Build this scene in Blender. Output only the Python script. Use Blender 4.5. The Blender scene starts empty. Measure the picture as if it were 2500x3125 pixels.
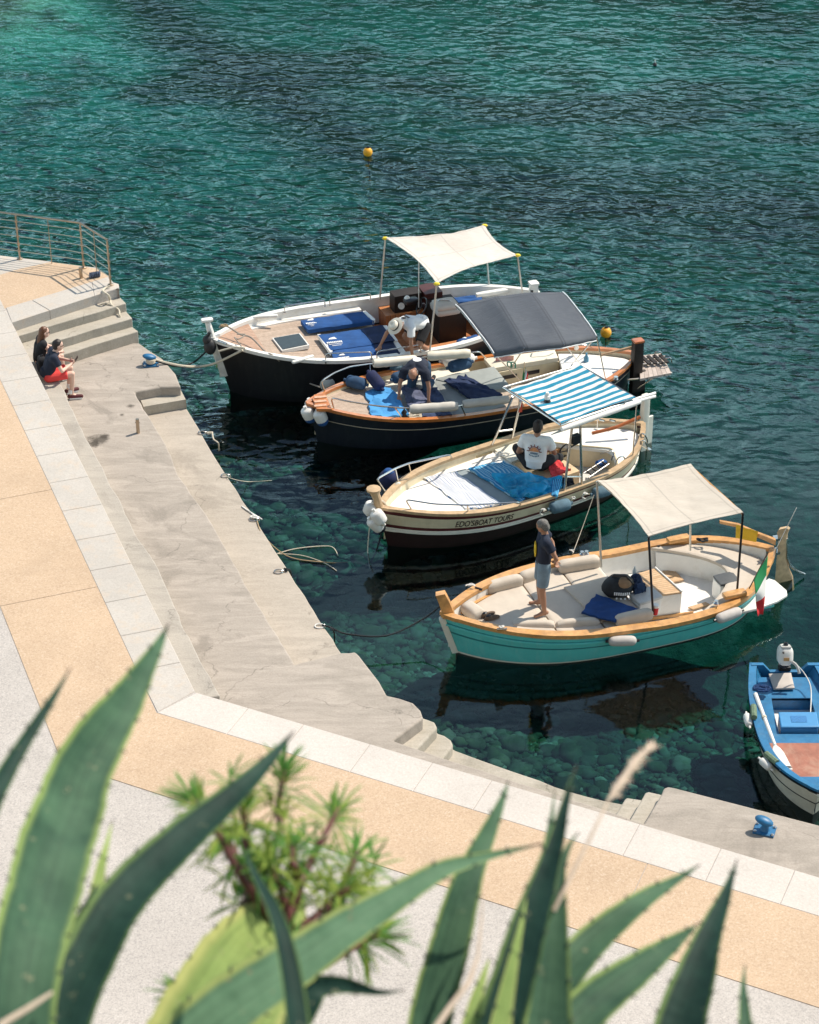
import bpy, bmesh, math, random
import numpy as np
from mathutils import Vector as V, Matrix, noise
random.seed(7)
R=math.radians
# ------------------------------------------------------------------ camera, world, sun, exposure
S=bpy.context.scene
TH,FP,H=R(32),6600.0,21.2
S.render.resolution_x=819; S.render.resolution_y=1024
cd=bpy.data.cameras.new('camera'); cam=bpy.data.objects.new('camera',cd); S.collection.objects.link(cam); S.camera=cam
cam.location=(0,0,H); cam.rotation_euler=(R(90)-TH,0,0)
cd.sensor_fit='HORIZONTAL'; cd.sensor_width=36; cd.lens=36*FP/2500
cd.clip_start=.1; cd.clip_end=800
cd.dof.use_dof=True; cd.dof.focus_distance=36; cd.dof.aperture_fstop=9
SUN_EL,SUN_AZ=R(53),math.atan2(.54,.84)        # azimuth measured from +X towards +Y
w=bpy.data.worlds.new('World'); S.world=w; w.use_nodes=True
nt=w.node_tree; sky=nt.nodes.new('ShaderNodeTexSky'); sky.sky_type='NISHITA'; sky.sun_disc=False
sky.sun_elevation=SUN_EL; sky.sun_rotation=R(90)-SUN_AZ; sky.altitude=10; sky.dust_density=1.0; sky.ozone_density=1.5
bg=nt.nodes['Background']; bg.inputs[1].default_value=.095
# thin bright cloud low over the bay, part of the sky itself
wt=nt.nodes.new('ShaderNodeTexCoord'); wm=nt.nodes.new('ShaderNodeMapping'); wm.inputs['Scale'].default_value=(2.2,2.2,5.5); nt.links.new(wt.outputs['Generated'],wm.inputs[0])
wn=nt.nodes.new('ShaderNodeTexNoise'); wn.inputs['Scale'].default_value=1.6; wn.inputs['Detail'].default_value=7; wn.inputs['Roughness'].default_value=.6; nt.links.new(wm.outputs[0],wn.inputs['Vector'])
wr_=nt.nodes.new('ShaderNodeValToRGB'); wr_.color_ramp.elements[0].position=.40; wr_.color_ramp.elements[1].position=.58; nt.links.new(wn.outputs['Fac'],wr_.inputs[0])
ws_=nt.nodes.new('ShaderNodeSeparateXYZ'); nt.links.new(wt.outputs['Generated'],ws_.inputs[0])
wz=nt.nodes.new('ShaderNodeValToRGB'); cr_=wz.color_ramp; cr_.elements[0].position=0; cr_.elements[0].color=(1,1,1,1); cr_.elements[1].position=.80; cr_.elements[1].color=(0,0,0,1); e_=cr_.elements.new(.42); e_.color=(1,1,1,1); e_=cr_.elements.new(.62); e_.color=(.12,.12,.12,1); nt.links.new(ws_.outputs[2],wz.inputs[0])
wa=nt.nodes.new('ShaderNodeMath'); wa.operation='MULTIPLY'; nt.links.new(wr_.outputs[0],wa.inputs[0]); nt.links.new(wz.outputs[0],wa.inputs[1])
wx=nt.nodes.new('ShaderNodeMix'); wx.data_type='RGBA'; nt.links.new(wa.outputs[0],wx.inputs[0]); nt.links.new(sky.outputs[0],wx.inputs[6]); wx.inputs[7].default_value=(13.5,19,21,1)
nt.links.new(wx.outputs[2],bg.inputs[0])
sl=bpy.data.lights.new('sun','SUN'); sun=bpy.data.objects.new('sun',sl); S.collection.objects.link(sun)
sl.energy=4.6; sl.angle=R(.5); sl.color=(1,.915,.785)
sd=V((math.cos(SUN_EL)*math.cos(SUN_AZ),math.cos(SUN_EL)*math.sin(SUN_AZ),math.sin(SUN_EL)))
sun.rotation_euler=sd.to_track_quat('Z','Y').to_euler(); sun.location=(0,0,60)
S.view_settings.view_transform='Standard'; S.view_settings.look='None'; S.view_settings.exposure=.25; S.view_settings.gamma=1
S.render.engine='CYCLES'; S.cycles.transparent_max_bounces=24; S.cycles.max_bounces=8
# ------------------------------------------------------------------ pixel (2500x3125 photo) -> world
CT,ST=math.cos(TH),math.sin(TH)
def ray(x,y):
    u,v=(x-1250)/FP,(y-1562.5)/FP
    return V((u,CT-v*ST,-ST-v*CT))
def at(x,y,z=0.0):
    d=ray(x,y); return V((0,0,H))+d*((z-H)/d.z)
def atd(x,y,dist): return V((0,0,H))+ray(x,y)*dist
def zup(b,y):                                   # height at which the vertical over b reaches photo row y
    v=(y-1562.5)/FP; a=b.y
    # v=(-(Y*ST+Z*CT))/(Y*CT-Z*ST)
    Z=-(a*ST+v*a*CT)/(CT-v*ST); return Z+H
def cv(o,s,pts): return [(o[0]+x/s,o[1]+y/s) for x,y in pts]
T4=((1300,1400),1.5);E3=((1050,1050),1.725);Z1=((600,650),2.156);Z2=((1200,650),1.9167);Z5=((1150,900),4.3125);QA=((0,600),2.464);QB=((0,1300),1.568)
def P(o,*pts): return cv(o[0],o[1],pts)
def A(o,x,y,z=0.0): return at(o[0][0]+x/o[1],o[0][1]+y/o[1],z)
# ------------------------------------------------------------------ object helpers
C=S.collection; FR={}
class MB:
    def __init__(s): s.v=[];s.f=[];s.m=[];s.uv=[]
    def add(s,vs,fs,mi=0,uvs=None):
        b=len(s.v); s.v+= [V(q) for q in vs]
        for i,f in enumerate(fs):
            s.f.append([b+k for k in f]); s.m.append(mi if isinstance(mi,int) else mi[i])
        s.uv+= uvs if uvs else [(0,0)]*len(vs)
        return s
    def grid(s,rows,mi=0,closed=False,uv=True,cap=False):
        n=len(rows);m=len(rows[0]); vs=[q for r in rows for q in r]; fs=[];ms=[]
        for i in range(n-1):
            for j in range(m if closed else m-1):
                k=(j+1)%m
                fs.append((i*m+j,i*m+k,(i+1)*m+k,(i+1)*m+j)); ms.append(mi if isinstance(mi,int) else mi[j])
        if cap:
            fs.append(tuple(range(m-1,-1,-1))); fs.append(tuple((n-1)*m+j for j in range(m))); ms+=[ms[0]]*2
        return s.add(vs,fs,ms,[(j/max(m-1,1),i/max(n-1,1)) for i in range(n) for j in range(m)])
    def box(s,c,sz,rz=0,M=None,mi=0):
        x,y,z=[q/2 for q in sz]; Mx=M or Matrix.Rotation(rz,3,'Z')
        vs=[V(c)+Mx@V((a*x,b*y,d*z)) for a in(-1,1) for b in(-1,1) for d in(-1,1)]
        return s.add(vs,[(0,1,3,2),(4,6,7,5),(0,4,5,1),(2,3,7,6),(0,2,6,4),(1,5,7,3)],mi)
    def prism(s,poly,z0,z1,mi=0):               # poly: world points with own z used as top when z1 None
        p=[V(q) for q in poly]; n=len(p)
        a=sum(p[i].x*p[(i+1)%n].y-p[(i+1)%n].x*p[i].y for i in range(n))
        if a<0:p.reverse()
        b=[V((q.x,q.y,z0)) for q in p]; t=[V((q.x,q.y,q.z if z1 is None else z1)) for q in p]
        fs=[tuple(range(n-1,-1,-1)),tuple(range(n,2*n))]+[(i,(i+1)%n,n+(i+1)%n,n+i) for i in range(n)]
        return s.add(b+t,fs,mi)
    def tube(s,pts,r,n=8,mi=0,round_=False):
        pts=[V(q) for q in pts]; rs=r if isinstance(r,(list,tuple)) else [r]*len(pts)
        if round_:                               # hemispherical ends
            d0=(pts[0]-pts[1]).normalized();d1=(pts[-1]-pts[-2]).normalized()
            h=[(.98,.2),(.75,.66),(.4,.92)]
            pts=[pts[0]+d0*rs[0]*a for a,_ in h]+pts+[pts[-1]+d1*rs[-1]*a for a,_ in h[::-1]]
            rs=[rs[0]*b for _,b in h]+list(rs)+[rs[-1]*b for _,b in h[::-1]]
        rows=[];up=None
        for i,p in enumerate(pts):
            t=(pts[min(i+1,len(pts)-1)]-pts[max(i-1,0)])
            t=t.normalized() if t.length>1e-9 else V((0,0,1))
            if up is None: up=V((0,0,1)) if abs(t.z)<.9 else V((1,0,0))
            a=t.cross(up); a=a.normalized() if a.length>1e-6 else t.orthogonal().normalized()
            b=a.cross(t); up=b
            rows.append([p+(a*math.cos(k*2*math.pi/n)+b*math.sin(k*2*math.pi/n))*rs[i] for k in range(n)])
        return s.grid(rows,mi,closed=True,cap=True)
    def lathe(s,c,prof,n=20,M=None,mi=0):
        Mx=M or Matrix.Identity(3)
        rows=[[V(c)+Mx@V((r*math.cos(2*math.pi*k/n),r*math.sin(2*math.pi*k/n),z)) for k in range(n)] for r,z in prof]
        return s.grid(rows,mi,closed=True,cap=True)
    def ball(s,c,r,M=None,n=16,mi=0):
        rr=V(r) if not isinstance(r,(int,float)) else V((r,r,r)); Mx=M or Matrix.Identity(3)
        rows=[[V(c)+Mx@V((rr.x*math.sin(a)*math.cos(2*math.pi*k/n),rr.y*math.sin(a)*math.sin(2*math.pi*k/n),-rr.z*math.cos(a))) for k in range(n)] for a in [math.pi*(i+.02)/(n//2+.04) for i in range(n//2+1)]]
        return s.grid(rows,mi,closed=True,cap=True)
    def rbox(s,c,sz,r,rz=0,M=None,puff=0,n=8,mi=0,nz=0,sc=3):
        Mx=M or Matrix.Rotation(rz,3,'Z'); h=V(sz)/2; c=V(c)
        for ax in range(3):
            for sg in(-1,1):
                rows=[]
                for i in range(n+1):
                    row=[]
                    for j in range(n+1):
                        q=[0,0,0];q[ax]=sg;q[(ax+1)%3]=-1+2*i/n;q[(ax+2)%3]=(-1+2*j/n)*sg
                        p=V((q[0]*h.x,q[1]*h.y,q[2]*h.z))
                        k=V([max(-(h[e]-r),min(h[e]-r,p[e])) for e in range(3)]); d=p-k
                        if d.length>1e-9: p=k+d.normalized()*r
                        if puff: 
                            f=(1-(p.x/h.x)**4)*(1-(p.y/h.y)**4); p.z+=puff*f*(1 if p.z>0 else -.3)
                        if nz: p+=noise.noise_vector((c+p)*sc)*nz
                        row.append(c+Mx@p)
                    rows.append(row)
                s.grid(rows[::-1],mi)
        return s
    def pad(s,cor,th,n=16,m=16,puff=0,wr=0,ws=4.0,edge=.0,sag=0,curve=(0,0,0,0),mi=0,ridge=None,seed=0,tuck=0,quilt=None):
        # four world corners (3D) -> thick sheet; curve pulls edges inwards, sag lowers the middle
        a,b,c,d=[V(q) for q in cor]; top=[];bot=[];ctr=(a+b+c+d)/4
        for i in range(n+1):
            v=i/n; rt=[];rb=[]
            for j in range(m+1):
                u=j/m
                p=a*(1-u)*(1-v)+b*u*(1-v)+c*u*v+d*(1-u)*v
                k=curve[0]*4*u*(1-u)*(1-v)**2+curve[2]*4*u*(1-u)*v*v
                l=curve[3]*4*v*(1-v)*(1-u)**2+curve[1]*4*v*(1-v)*u*u
                q=ctr-p; q.z=0; p=p+q*(k+l)
                p.z-=sag*16*u*(1-u)*v*(1-v)
                e=min(u,1-u,v,1-v)
                z=th
                if puff: z+=puff*min(1,e*6)**.5-puff
                if quilt:
                    nu,nv=quilt; z-=th*.22*max(0,1-abs((u*nu)%1-round((u*nu)%1))*16 if 0<round(u*nu)<nu else 0)
                if wr:
                    w0=noise.noise(V((p.x*ws+seed,p.y*ws*1.3,seed*3.1))); w1=noise.noise(V((p.x*ws*2.3+p.y*ws,p.y*ws*2.3-p.x*ws,seed)))
                    w2=noise.noise(V((p.x*ws*.9+9,p.y*ws*3.2,seed+5)))
                    z+=wr*(w0+.5*w1+.9*(1-abs(w2)*2))
                if edge:
                    ed=noise.noise(V((u*4+seed,v*4,seed)))*edge; p=p+V((ed,noise.noise(V((v*4,u*4+seed,3)))*edge,0))
                rt.append(p+V((0,0,z))); rb.append(V(p))
            top.append(rt);bot.append(rb)
        s.grid(top,mi); s.grid([r[::-1] for r in bot],mi)
        bd=[(0,j) for j in range(m)]+[(i,m) for i in range(n)]+[(n,j) for j in range(m,0,-1)]+[(i,0) for i in range(n,0,-1)]
        s.grid([[top[i][j] for i,j in bd],[bot[i][j] for i,j in bd]],mi,closed=True)
        return s
def obj(name,mb,m,parent=None,smooth=True,auto=35,base=None):
    me=bpy.data.meshes.new(name)
    if parent is not None:
        I=FR[parent]; I=I.inverted(); vs=[I@q for q in mb.v]; M=FR[parent]
    else:
        if base is None:
            X=[q.x for q in mb.v];Y=[q.y for q in mb.v];Z=[q.z for q in mb.v]
            base=V(((min(X)+max(X))/2,(min(Y)+max(Y))/2,min(Z)))
        base=V(base); vs=[q-base for q in mb.v]; M=Matrix.Translation(base)
    me.from_pydata(vs,[],mb.f)
    ul=me.uv_layers.new(name='UVMap')
    uvs=np.array([mb.uv[l.vertex_index] for l in me.loops],dtype=np.float32).ravel() if len(me.loops) else []
    if len(uvs): ul.data.foreach_set('uv',uvs)
    for x in (m if isinstance(m,(list,tuple)) else [m]): me.materials.append(x)
    me.polygons.foreach_set('material_index',mb.m)
    if smooth:
        me.shade_smooth() if hasattr(me,'shade_smooth') else None
        if auto: me.set_sharp_from_angle(angle=R(auto))
    me.update()
    o=bpy.data.objects.new(name,me); C.objects.link(o)
    if parent is not None: o.parent=parent; FR[o]=FR[parent]
    else: o.location=base; FR[o]=M
    return o
def tag(o,label,cat,group=None,kind=None):
    if label:o['label']=label
    if cat:o['category']=cat
    if group:o['group']=group
    if kind:o['kind']=kind
    return o
def empty(name,loc,label,cat,group=None,rz=0):
    o=bpy.data.objects.new(name,None); C.objects.link(o); o.location=loc; o.rotation_euler=(0,0,rz); o.empty_display_size=.2
    FR[o]=Matrix.Translation(V(loc))@Matrix.Rotation(rz,4,'Z'); return tag(o,label,cat,group)
def struct(name,mb,m,smooth=False,auto=35):
    o=obj(name,mb,m,base=(0,0,0),smooth=smooth,auto=auto); o['kind']='structure'; return o
def thing(name,mb,m,label,cat,group=None,**k): return tag(obj(name,mb,m,**k),label,cat,group)
# ------------------------------------------------------------------ materials
MT={}
class NT:
    def __init__(s,name):
        s.m=bpy.data.materials.new(name); s.m.use_nodes=True; s.t=s.m.node_tree; s.b=s.t.nodes['Principled BSDF']; s.out=s.t.nodes['Material Output']
    def n(s,t,**k):
        x=s.t.nodes.new('ShaderNode'+t)
        for a,b in k.items():
            if isinstance(a,str) and a.startswith('i_'):
                x.inputs[a[2:].replace('_',' ')].default_value=b
            else: setattr(x,a,b)
        return x
    def l(s,a,b): s.t.links.new(a,b)
    def coord(s,kind='Object',sc=(1,1,1),rot=(0,0,0),loc=(0,0,0)):
        c=s.n('TexCoord'); m=s.n('Mapping'); m.inputs['Scale'].default_value=sc; m.inputs['Rotation'].default_value=rot; m.inputs['Location'].default_value=loc
        s.l(c.outputs[kind],m.inputs[0]); return m.outputs[0]
    def noise(s,co,scale,detail=4,rough=.55,dist=0):
        x=s.n('TexNoise'); x.inputs['Scale'].default_value=scale; x.inputs['Detail'].default_value=detail; x.inputs['Roughness'].default_value=rough; x.inputs['Distortion'].default_value=dist
        s.l(co,x.inputs['Vector']); return x.outputs['Fac']
    def ramp(s,f,st,interp='LINEAR'):
        x=s.n('ValToRGB'); cr=x.color_ramp; cr.interpolation=interp
        while len(cr.elements)<len(st): cr.elements.new(.5)
        for e,(p,c) in zip(cr.elements,st): e.position=p; e.color=(*c,1) if len(c)==3 else c
        s.l(f,x.inputs[0]); return x.outputs[0]
    def mix(s,f,a,b,bt='MIX'):
        x=s.n('Mix',data_type='RGBA',blend_type=bt)
        for i,q in ((0,f),(6,a),(7,b)):
            if isinstance(q,(int,float)): x.inputs[i].default_value=q
            elif isinstance(q,tuple): x.inputs[i].default_value=(*q,1)
            else: s.l(q,x.inputs[i])
        return x.outputs[2]
    def math(s,op,a,b=0):
        x=s.n('Math',operation=op)
        for i,q in enumerate((a,b)):
            if isinstance(q,(int,float)): x.inputs[i].default_value=q
            else: s.l(q,x.inputs[i])
        return x.outputs[0]
    def bump(s,h,st,dist=.01,nrm=None):
        x=s.n('Bump'); x.inputs['Distance'].default_value=dist
        if isinstance(st,(int,float)): x.inputs['Strength'].default_value=st
        else: s.l(st,x.inputs['Strength'])
        s.l(h,x.inputs['Height'])
        if nrm: s.l(nrm,x.inputs['Normal'])
        s.l(x.outputs[0],s.b.inputs['Normal']); return x.outputs[0]
def mat(name,col,rough=.6,metal=0,var=.15,vs=6,bs=0,bd=.004,bsc=60,spec=.5,coat=0,tex='Object',trans=0,sc=(1,1,1),dirt=None,sss=0,streak=None):
    if name in MT:return MT[name]
    t=NT(name); co=t.coord(tex,sc); f=t.noise(co,vs,5,.6)
    a=tuple(c*(1-var) for c in col); b=tuple(min(1,c*(1+var)) for c in col)
    c=t.ramp(f,[(.3,a),(.7,b)])
    if dirt: 
        g=t.noise(co,vs*.35,6,.7,.5); c=t.mix(t.ramp(g,[(.5,(0,0,0)),(.72,(1,1,1))]),c,dirt)
    if streak:
        g=t.noise(t.coord(tex,(5.5,5.5,.7)),1.6,6,.7,.3); c=t.mix(t.ramp(g,[(.50,(0,0,0)),(.72,(.5,.5,.5))]),c,streak)
        g=t.noise(t.coord(tex,(1.5,1.5,14)),2.5,5,.75); c=t.mix(t.ramp(g,[(.62,(0,0,0)),(.68,(.45,.45,.45))]),c,streak)
    t.l(c,t.b.inputs['Base Color'])
    t.l(t.math('MULTIPLY_ADD',f,.15),t.b.inputs['Roughness']) if False else None
    t.b.inputs['Roughness'].default_value=rough; t.b.inputs['Metallic'].default_value=metal
    t.b.inputs['Specular IOR Level'].default_value=spec; t.b.inputs['Coat Weight'].default_value=coat
    if bs: t.bump(t.noise(co,bsc,4,.6),bs,bd)
    if trans:
        tr=t.n('BsdfTranslucent'); t.l(c,tr.inputs[0]); mx=t.n('MixShader'); mx.inputs[0].default_value=trans
        t.l(t.b.outputs[0],mx.inputs[1]); t.l(tr.outputs[0],mx.inputs[2]); t.l(mx.outputs[0],t.out.inputs[0])
    MT[name]=t.m; return t.m
def speckle(name,base,dark,light,sc=55,patch=None,amount=.5):
    t=NT(name); co=t.coord(); a=t.noise(co,sc,2,.5); b=t.noise(co,sc*2.3,2,.5); p=t.noise(co,.9,5,.6); p2=t.noise(co,4.5,5,.65)
    c=t.ramp(a,[(.34,dark),(.46,base),(.56,base),(.68,light)])
    c=t.mix(t.ramp(b,[(.36,(1,1,1)),(.44,(0,0,0))]),c,dark)
    c=t.mix(.38,c,t.ramp(p,[(.3,tuple(q*.74 for q in base)),(.7,tuple(min(1,q*1.08) for q in base))]))
    p3=t.noise(co,.35,6,.7,1.2); c=t.mix(t.ramp(p3,[(.55,(0,0,0)),(.7,(.35,.35,.35))]),c,tuple(q*.72 for q in base)); p4=t.noise(co,7,3,.6); c=t.mix(t.ramp(p4,[(.70,(0,0,0)),(.76,(.5,.5,.5))]),c,tuple(q*.6 for q in base))
    if patch: c=t.mix(t.ramp(p2,[(.52,(0,0,0)),(.75,(.6,.6,.6))]),c,patch)
    t.l(c,t.b.inputs['Base Color']); t.b.inputs['Roughness'].default_value=.85; t.b.inputs['Specular IOR Level'].default_value=.25
    t.bump(a,.35,.004); return t.m
def concrete(name,base,stain,rot=0,light=None,spots=False):
    t=NT(name); co=t.coord(); cs=t.coord(sc=(1.1,4.5,2),rot=(0,0,rot)); a=t.noise(cs,.9,8,.68,.7); b=t.noise(co,1.3,7,.7,.4); g=t.noise(co,34,3,.6); s=t.noise(cs,3.2,7,.65); b2=t.noise(co,.55,6,.65,1.)
    c=t.ramp(a,[(.32,stain),(.47,tuple((x+y)/2 for x,y in zip(base,stain))),(.6,base),(.78,light or tuple(min(1,x*1.12) for x in base))])
    c=t.mix(t.ramp(b,[(.5,(0,0,0)),(.72,(.75,.75,.75))]),c,tuple(q*.86 for q in base))
    c=t.mix(t.ramp(b2,[(.56,(0,0,0)),(.64,(.8,.8,.8))]),c,tuple(q*.8 for q in stain))
    c=t.mix(t.ramp(s,[(.36,(.35,.35,.35)),(.44,(0,0,0))]),c,stain)
    c=t.mix(.3,c,t.ramp(g,[(.3,tuple(q*.7 for q in base)),(.7,tuple(min(1,q*1.15) for q in base))]))
    # old cracks
    vo=t.n('TexVoronoi',feature='DISTANCE_TO_EDGE'); vo.inputs['Scale'].default_value=.38
    dn=t.noise(co,2.2,6,.7); dd=t.n('VectorMath',operation='ADD'); nc=t.n('TexNoise'); nc.inputs['Scale'].default_value=1.7; nc.inputs['Detail'].default_value=6; t.l(co,nc.inputs['Vector']); t.l(co,dd.inputs[0]); t.l(nc.outputs['Color'],dd.inputs[1]); t.l(dd.outputs[0],vo.inputs['Vector'])
    c=t.mix(t.math('MULTIPLY',t.ramp(vo.outputs['Distance'],[(0,(1,1,1)),(.006,(0,0,0))]),t.ramp(dn,[(.45,(0,0,0)),(.55,(.6,.6,.6))])),c,tuple(q*.45 for q in stain))
    # weed and damp at the tide line
    sz=t.n('SeparateXYZ'); t.l(co,sz.inputs[0]); zz=t.math('ADD',sz.outputs[2],t.math('MULTIPLY',t.noise(co,3,4,.6),-.08))
    c=t.mix(t.ramp(zz,[(0,(1,1,1)),(.07,(.9,.9,.9)),(.13,(0,0,0))]),c,(.045,.05,.03))
    if spots:
        for (px_,py_,r1) in ((305,1342,.30),(288,1352,.18),(318,1330,.14),(372,1265,.10),(398,1240,.12)):
            w0=at(px_,py_,.8); sb=t.n('VectorMath',operation='SUBTRACT'); t.l(co,sb.inputs[0]); sb.inputs[1].default_value=(w0.x,w0.y,.8); ln=t.n('VectorMath',operation='LENGTH'); t.l(sb.outputs[0],ln.inputs[0])
            dd_=t.math('ADD',t.math('DIVIDE',ln.outputs['Value'],r1),t.math('MULTIPLY',t.math('SUBTRACT',dn,.5),3.2)); c=t.mix(t.ramp(dd_,[(.25,(.8,.8,.8)),(.8,(0,0,0))]),c,(.06,.05,.04))
    t.l(c,t.b.inputs['Base Color']); t.b.inputs['Roughness'].default_value=.88; t.b.inputs['Specular IOR Level'].default_value=.3
    h=t.math('ADD',g,t.math('MULTIPLY',s,1.5)); t.bump(h,.4,.008); return t.m
M_apron=concrete('apron concrete',(.47,.41,.345),(.35,.305,.255),.5)
M_slab=concrete('landing concrete',(.43,.375,.325),(.26,.23,.195),-.15,spots=True)
M_step=concrete('step concrete',(.47,.425,.36),(.33,.295,.235),.3)
M_strip=concrete('strip concrete',(.44,.40,.35),(.33,.30,.265),1.0)
M_orange=speckle('orange aggregate',(.56,.41,.285),(.44,.31,.21),(.65,.52,.40),36)
M_grey=speckle('grey aggregate',(.50,.455,.42),(.33,.305,.29),(.60,.56,.525),38)
M_cop=speckle('granite grey',(.52,.475,.43),(.44,.40,.36),(.57,.53,.48),34,(.56,.44,.33))
M_copw=speckle('granite white',(.60,.545,.50),(.52,.47,.425),(.67,.615,.57),34)
M_joint=mat('joint dirt',(.36,.30,.24),.95)
# water
def water_mat():
    t=NT('sea water'); t.t.nodes.remove(t.b)
    g=t.n('NewGeometry')
    def mp(sc,rot=0):
        m=t.n('Mapping'); m.inputs['Scale'].default_value=(*sc,1); m.inputs['Rotation'].default_value=(0,0,rot); t.l(g.outputs['Position'],m.inputs[0]); return m.outputs[0]
    h1=t.noise(mp((1.5,2.25),R(8)),1.0,1.0,.4,.9); h2=t.noise(mp((3.2,5.2),R(-9)),1.0,1,.4,.4); h3=t.noise(mp((.30,.45),R(12)),1.0,2,.5,.4)
    sp=t.n('SeparateXYZ'); t.l(g.outputs['Position'],sp.inputs[0])
    # ripple height fades in the lee of the quay and boats
    mr=t.n('MapRange'); mr.inputs[1].default_value=33; mr.inputs[2].default_value=44; mr.inputs[3].default_value=.035; mr.inputs[4].default_value=1; mr.clamp=True
    mr2=t.n('MapRange'); mr2.inputs[1].default_value=47; mr2.inputs[2].default_value=58; mr2.inputs[3].default_value=1; mr2.inputs[4].default_value=.38; t.l(sp.outputs[1],mr2.inputs[0])
    yy=t.math('ADD',sp.outputs[1],t.math('MULTIPLY',sp.outputs[0],-.12)); t.l(yy,mr.inputs[0])
    patch=t.noise(mp((.06,.16),R(10)),1,3,.5)
    st=t.math('MULTIPLY',t.math('MULTIPLY',mr.outputs[0],mr2.outputs[0]),t.math('ADD',.55,t.math('MULTIPLY',patch,.9)))
    hh=t.math('ADD',t.math('ADD',t.math('MULTIPLY',h1,1.0),t.math('MULTIPLY',h2,.30)),t.math('MULTIPLY',h3,1.0))
    b=t.n('Bump'); b.inputs['Distance'].default_value=.115; t.l(st,b.inputs['Strength']); t.l(hh,b.inputs['Height'])
    fr=t.n('Fresnel'); fr.inputs['IOR'].default_value=1.45; t.l(b.outputs[0],fr.inputs['Normal'])
    gl=t.n('BsdfGlossy'); gl.inputs['Roughness'].default_value=.045; gl.inputs['Color'].default_value=(.85,.97,1,1); t.l(b.outputs[0],gl.inputs['Normal'])
    tr=t.n('BsdfTransparent'); mx=t.n('MixShader'); t.l(fr.outputs[0],mx.inputs[0]); t.l(tr.outputs[0],mx.inputs[1]); t.l(gl.outputs[0],mx.inputs[2])
    t.l(mx.outputs[0],t.out.inputs['Surface'])
    va=t.n('VolumeAbsorption'); va.inputs['Color'].default_value=(.17,.80,.815,1); va.inputs['Density'].default_value=.9
    t.l(va.outputs[0],t.out.inputs['Volume']); return t.m
def seabed_mat():
    t=NT('seabed'); co=t.coord(); 
    stone=t.ramp(t.noise(co,2.2,6,.7),[(.3,(.03,.04,.03)),(.5,(.07,.08,.055)),(.75,(.17,.18,.13))])
    sand=t.ramp(t.noise(co,.8,6,.65),[(.3,(.36,.40,.32)),(.7,(.60,.62,.5))])
    sp=t.n('SeparateXYZ'); t.l(co,sp.inputs[0])
    f1=t.noise(t.coord(sc=(.075,.13,1),rot=(0,0,.25)),1,6,.62,.4)
    f2=t.noise(t.coord(sc=(.5,.8,1)),1,5,.65)
    mr=t.n('MapRange'); mr.inputs[1].default_value=38; mr.inputs[2].default_value=58; t.l(sp.outputs[1],mr.inputs[0])
    c=t.mix(t.math('MULTIPLY',mr.outputs[0],.95),stone,sand)
    w=t.math('ADD',f1,t.math('MULTIPLY',f2,.16))
    c=t.mix(t.ramp(w,[(.60,(0,0,0)),(.70,(.75,.75,.75))]),c,(.03,.045,.045))
    bx=t.math('MAXIMUM',t.math('MULTIPLY',sp.outputs[0],-1.5),t.math('MULTIPLY',sp.outputs[0],-.3))
    dd=t.math('ABSOLUTE',t.math('SUBTRACT',t.math('SUBTRACT',sp.outputs[1],54),bx)); dd=t.math('ADD',t.math('ADD',t.math('MULTIPLY',dd,.085),t.math('MULTIPLY',f2,.7)),t.math('MULTIPLY',f1,.5))
    c=t.mix(t.ramp(dd,[(.62,(.85,.85,.85)),(1.0,(0,0,0))]),c,(.025,.035,.04))
    c=t.mix(t.ramp(f2,[(.48,(0,0,0)),(.62,(.6,.6,.6))]),c,(.07,.10,.07))
    t.l(c,t.b.inputs['Base Color']); t.b.inputs['Roughness'].default_value=.95; t.b.inputs['Specular IOR Level'].default_value=0
    t.bump(t.noise(co,3.5,6,.7),1.0,.25); return t.m
def pebble_mat():
    t=NT('pebbles'); s=t.n('SeparateXYZ'); t.l(t.coord('UV'),s.inputs[0]); co=t.coord()
    c=t.ramp(s.outputs[0],[(0,(.02,.03,.022)),(.4,(.06,.068,.052)),(.8,(.12,.125,.10)),(1,(.24,.24,.19))])
    c=t.mix(t.ramp(t.noise(co,5,5,.65),[(.42,(0,0,0)),(.66,(.75,.75,.75))]),c,(.07,.10,.045))
    c=t.mix(t.ramp(t.noise(co,.8,5,.65,.5),[(.42,(0,0,0)),(.62,(.85,.85,.85))]),c,(.02,.03,.018))
    t.l(c,t.b.inputs['Base Color']); t.b.inputs['Roughness'].default_value=.95; t.b.inputs['Specular IOR Level'].default_value=0; return t.m
M_water=water_mat(); M_sea=seabed_mat()
def planks(name,a,b,n=30,rough=.5,axis=0,seam=(.10,.07,.05),coat=0,tex='UV'):
    t=NT(name); co=t.coord(tex); s=t.n('SeparateXYZ'); t.l(co,s.inputs[0]); k=t.math('MULTIPLY',s.outputs[axis],n)
    fr=t.math('FRACT',k); fl=t.math('FLOOR',k); wn=t.n('TexWhiteNoise',noise_dimensions='1D'); t.l(fl,wn.inputs['W'])
    g=t.noise(t.coord('Object',sc=(3,3,3)),5,6,.6)
    c=t.mix(wn.outputs['Value'],a,b); c=t.mix(.35,c,t.ramp(g,[(.3,tuple(q*.6 for q in a)),(.7,tuple(min(1,q*1.25) for q in b))]))
    c=t.mix(t.ramp(fr,[(.0,(1,1,1)),(.10,(0,0,0)),(.92,(0,0,0)),(1,(1,1,1))]),c,seam)
    t.l(c,t.b.inputs['Base Color']); t.b.inputs['Roughness'].default_value=rough; t.b.inputs['Coat Weight'].default_value=coat; return t.m
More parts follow.
